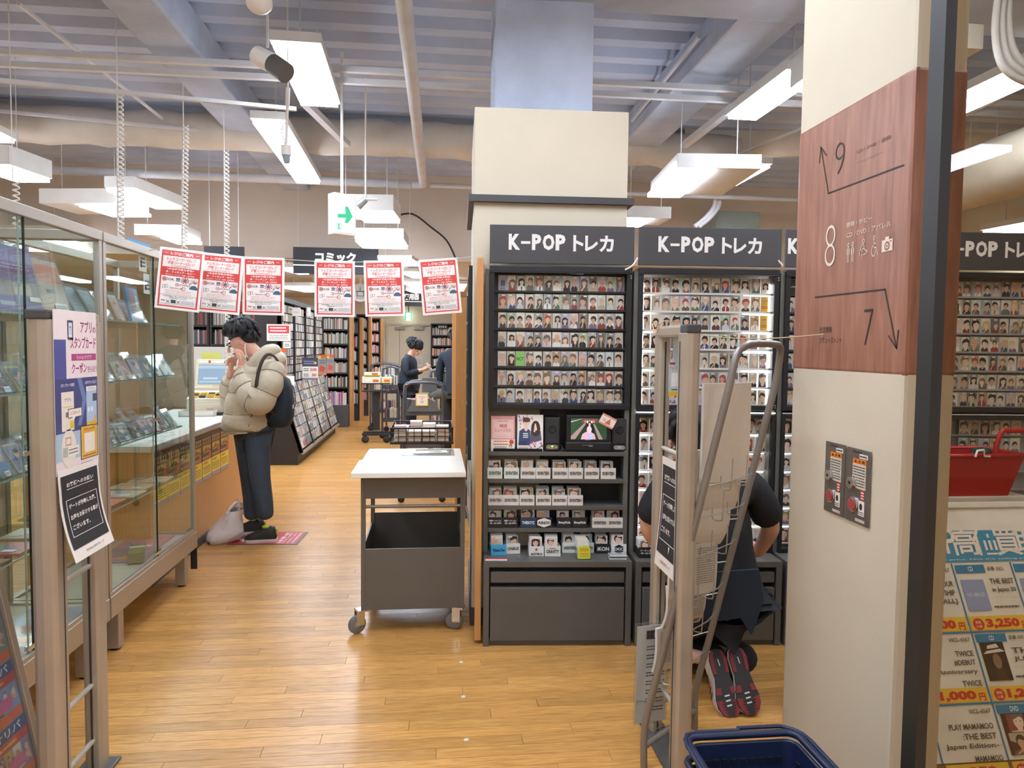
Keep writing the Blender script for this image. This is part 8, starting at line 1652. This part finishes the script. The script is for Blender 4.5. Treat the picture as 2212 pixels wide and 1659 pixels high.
REDS = mat('red_sole', '#7c2a2c', .6); SOLK = mat('black_sole', '#2c2a2a', .6); UPW = mat('white_upper', '#d8d2c8', .6)
for i, (h_, t_, hY, tY) in enumerate((((1545, 1402), (1583, 1552), 2.92, 2.785), ((1588, 1397), (1626, 1545), 2.9, 2.78))):
    H_ = k(*h_, hY); T_ = k(*t_, tY); f = (T_-H_); L = f.length; f = f.normalized(); outn = V((.0, -1, 0)); outn = (outn-f*outn.dot(f)).normalized()    # sole faces the camera
    M = frame(H_, f, outn.cross(f))   # x heel->toe, z = out of the sole
    if (M.to_3x3() @ V((0, 0, 1))).dot(outn) < 0: M = frame(H_, f, f.cross(outn))
    out = lambda k_, g=1.: [(x*L, y*g*.5*.106) for x, y in ((0, .0), (.01, .32), (.05, .58), (.16, .74), (.3, .7), (.42, .64), (.56, .76), (.72, .96), (.84, .94), (.94, .68), (.99, .3), (1., 0))]
    o1 = out(0); pr = o1+[(x, -y) for x, y in o1[-2:0:-1]]
    b = MB(M).mat(UPW if i == 0 else BLACKM); n = len(pr); vs = []
    for z, g in ((-.02, 1.), (-.05, 1.0), (-.085, .8), (-.1, .45)):
        for x, y in pr: vs.append((L*.5+(x-L*.5)*(g if z < -.06 else 1), y*g, z-(.03*(1-x/L) if z < -.06 else 0)))
    b.sm = True; b.add(vs, [(a*n+m, a*n+(m+1) % n, (a+1)*n+(m+1) % n, (a+1)*n+m) for a in range(3) for m in range(n)]); b.sm = False; b.add(vs[-n:], [tuple(range(n))])
    s_ = b.obj('shoe', KB, label='white sided running shoe' if i == 0 else None)
    b = MB(M).mat(mat('white_midsole', '#cfc8be', .5)); b.prism([(x, y*1.04) for x, y in pr], -.024, -.008); b.obj('midsole', s_)
    b = MB(M).mat(SOLK); b.prism(pr, -.008, .0); b.obj('sole', s_)
    b = MB(M).mat(REDS); W_s = .058
    def seg(x0, x1, s, w0, w1):   # red rubber pads along the edge
        a = []; 
        for q_ in range(7):
            x = x0+(x1-x0)*q_/6; yy = [y for (xa, y) in o1]; xs = [xa/L for (xa, y) in o1]; j = max(m for m in range(len(xs)) if xs[m] <= x+1e-6); j = min(j, len(xs)-2); y = yy[j]+(yy[j+1]-yy[j])*(x-xs[j])/(xs[j+1]-xs[j]); a.append((x*L, y))
        for q_ in range(6): b.prism([(a[q_][0], s*a[q_][1]*.97), (a[q_+1][0], s*a[q_+1][1]*.97), (a[q_+1][0], s*a[q_+1][1]*w1), (a[q_][0], s*a[q_][1]*w0)] if s > 0 else [(a[q_][0], s*a[q_][1]*w0), (a[q_+1][0], s*a[q_+1][1]*w1), (a[q_+1][0], s*a[q_+1][1]*.97), (a[q_][0], s*a[q_][1]*.97)], 0, .003)
    for s in (-1, 1): seg(.03, .36, s, .55, .55); seg(.56, .66, s, .45, .45); seg(.74, .99, s, .62, .3)
    b.obj('red_pads', s_, kind='stuff')
    b = MB(M).mat(PAPER)
    for x, y in ((.2, 0.), (.68, .0), (.75, .0), (.82, .0)): b.M = M @ TR(x*L, y, .0005, .1); b.box(-.003, -.011, 0, .003, .011, .0015, '#cfcac4') if x > .3 else b.box(-.014, -.002, 0, .014, .002, .0015, '#cfcac4')
    b.obj('sole_marks', s_, kind='stuff')
    if i == 0:
        b = MB(M).mat(PAPER)
        for q_, (x, c) in enumerate(((.34, '#1e1c1c'), (.42, '#b03034'), (.5, '#1e1c1c'), (.58, '#1e1c1c'))): b.M = M; yv_ = -.056; b.add([(x*L, yv_*.9, -.03), (x*L+.012, yv_*.9, -.03), (x*L+.04, yv_*.86, -.075), (x*L+.028, yv_*.86, -.075)], [(0, 1, 2, 3)], c); b.add([(x*L, -yv_*.9, -.03), (x*L+.012, -yv_*.9, -.03), (x*L+.04, -yv_*.86, -.075), (x*L+.028, -yv_*.86, -.075)], [(0, 1, 2, 3)], c)
        b.obj('side_stripes', s_, kind='stuff')
# ---------------- far figures
def standing(Y, xpx, ztop_, lab, face, phone, cloth, s=1., seed=3):
    x = atY(xpx, 800, Y).x; rz = atan2(face[1], face[0]); M = TR(x, Y, 0, rz); t = thing('person', lab, 'person', M); P_ = lambda a, b_, c: M @ V((a*s, b_*s, c*s))
    J = dict(pel=(P_(0, 0, .95), .11, .14), sp=(P_(0, 0, 1.12), .1, .13), ch=(P_(-.01, 0, 1.3), .11, .15), nb=(P_(.02, 0, 1.42), .065), nk=(P_(.05, 0, 1.46), .055), hb=(P_(.08, 0, 1.5), .07), hm=(P_(.11, 0, 1.545), .09, .08), ht=(P_(.12, 0, 1.6), .075),
             rs=(P_(-.01, -.18, 1.37), .05), re=(P_(.02, -.22, 1.12), .038), rw=(P_(.24, -.06, 1.19) if phone else P_(.06, -.22, .86), .028), ls=(P_(-.01, .18, 1.37), .05), le=(P_(.02, .22, 1.12), .038), lw=(P_(.24, .06, 1.19) if phone else P_(.06, .22, .86), .028),
             rh=(P_(0, -.09, .9), .085), rk=(P_(.02, -.1, .48), .06), ra=(P_(0, -.1, .09), .042), lh=(P_(0, .09, .9), .085), lk=(P_(.02, .1, .48), .06), la=(P_(0, .1, .09), .042))
    put(skinmesh(J, [('pel', 'sp'), ('sp', 'ch'), ('ch', 'nb'), ('nb', 'nk'), ('nk', 'hb'), ('hb', 'hm'), ('hm', 'ht'), ('ch', 'rs'), ('rs', 're'), ('re', 'rw'), ('ch', 'ls'), ('ls', 'le'), ('le', 'lw'), ('pel', 'rh'), ('rh', 'rk'), ('rk', 'ra'), ('pel', 'lh'), ('lh', 'lk'), ('lk', 'la')], 'pel'), 'body', t, SKIN)
    J2 = dict(hem=(P_(0, 0, .86), .16, .19), pel=(P_(0, 0, .95), .15, .18), sp=(P_(-.01, 0, 1.12), .14, .17), ch=(P_(-.02, 0, 1.3), .14, .18), nb=(P_(.02, 0, 1.43), .085, .085), rs=(P_(-.01, -.18, 1.36), .075), re=(P_(.02, -.23, 1.12), .06), rw=(P_(.19, -.09, 1.17) if phone else P_(.05, -.23, .9), .045), ls=(P_(-.01, .18, 1.36), .075), le=(P_(.02, .23, 1.12), .06), lw=(P_(.19, .09, 1.17) if phone else P_(.05, .23, .9), .045))
    put(skinmesh(J2, [('hem', 'pel'), ('pel', 'sp'), ('sp', 'ch'), ('ch', 'nb'), ('ch', 'rs'), ('rs', 're'), ('re', 'rw'), ('ch', 'ls'), ('ls', 'le'), ('le', 'lw')], 'pel'), 'top', t, cloth)
    J3 = dict(pel=(P_(0, 0, .93), .13, .16), rh=(P_(0, -.09, .86), .1), rk=(P_(.02, -.1, .48), .085), ra=(P_(0, -.1, .09), .075), lh=(P_(0, .09, .86), .1), lk=(P_(.02, .1, .48), .085), la=(P_(0, .1, .09), .075))
    put(skinmesh(J3, [('pel', 'rh'), ('rh', 'rk'), ('rk', 'ra'), ('pel', 'lh'), ('lh', 'lk'), ('lk', 'la')], 'pel'), 'trousers', t, BLKC)
    f = M.to_3x3() @ V((.85, 0, -.5)); b = MB().mat(HAIRM); hairmass(b, P_(.09, 0, 1.58), .13*s, .115*s, .105*s, f, seed, 90, .09); b.obj('hair', t); faceparts(t, P_(.115, 0, 1.545), f, V((0, 0, 1)), s)
    for sd in (-1, 1):
        b = MB().mat(SKIN); handmesh(b, P_(.24, sd*.06, 1.19) if phone else P_(.06, sd*.22, .86), M.to_3x3() @ (V((.75, -sd*.5, .3)) if phone else V((.1, 0, -1))), M.to_3x3() @ V((.1, 0, 1) if phone else (0, -sd, 0)), curl=.5, side=sd); b.obj('hand', t)
        shoe('shoe', t, P_(-.09, sd*.1, .002), P_(.19, sd*.11, .002), (0, 0, 1), .1*s, SHOEB, SOLEW)
    if phone: b = MB(M @ TR(.33*s, 0, 1.24*s, 0, 0, .9)).mat(PAPER); b.box(-.07, -.04, 0, .07, .04, .01, '#c9b8b4'); b.obj('phone', label='pale phone held by the person in black by the staff door', cat='phone')
    return t
standing(11.5, 884, 1.62, 'person in black looking down at a phone in front of the staff door', (.96, -.25), True, NVYC, .985, 4)
standing(9.75, 985, 1.75, 'person in dark clothes half hidden behind the orange wood partitions', (.3, .95), False, NVYC, 1.06, 7)
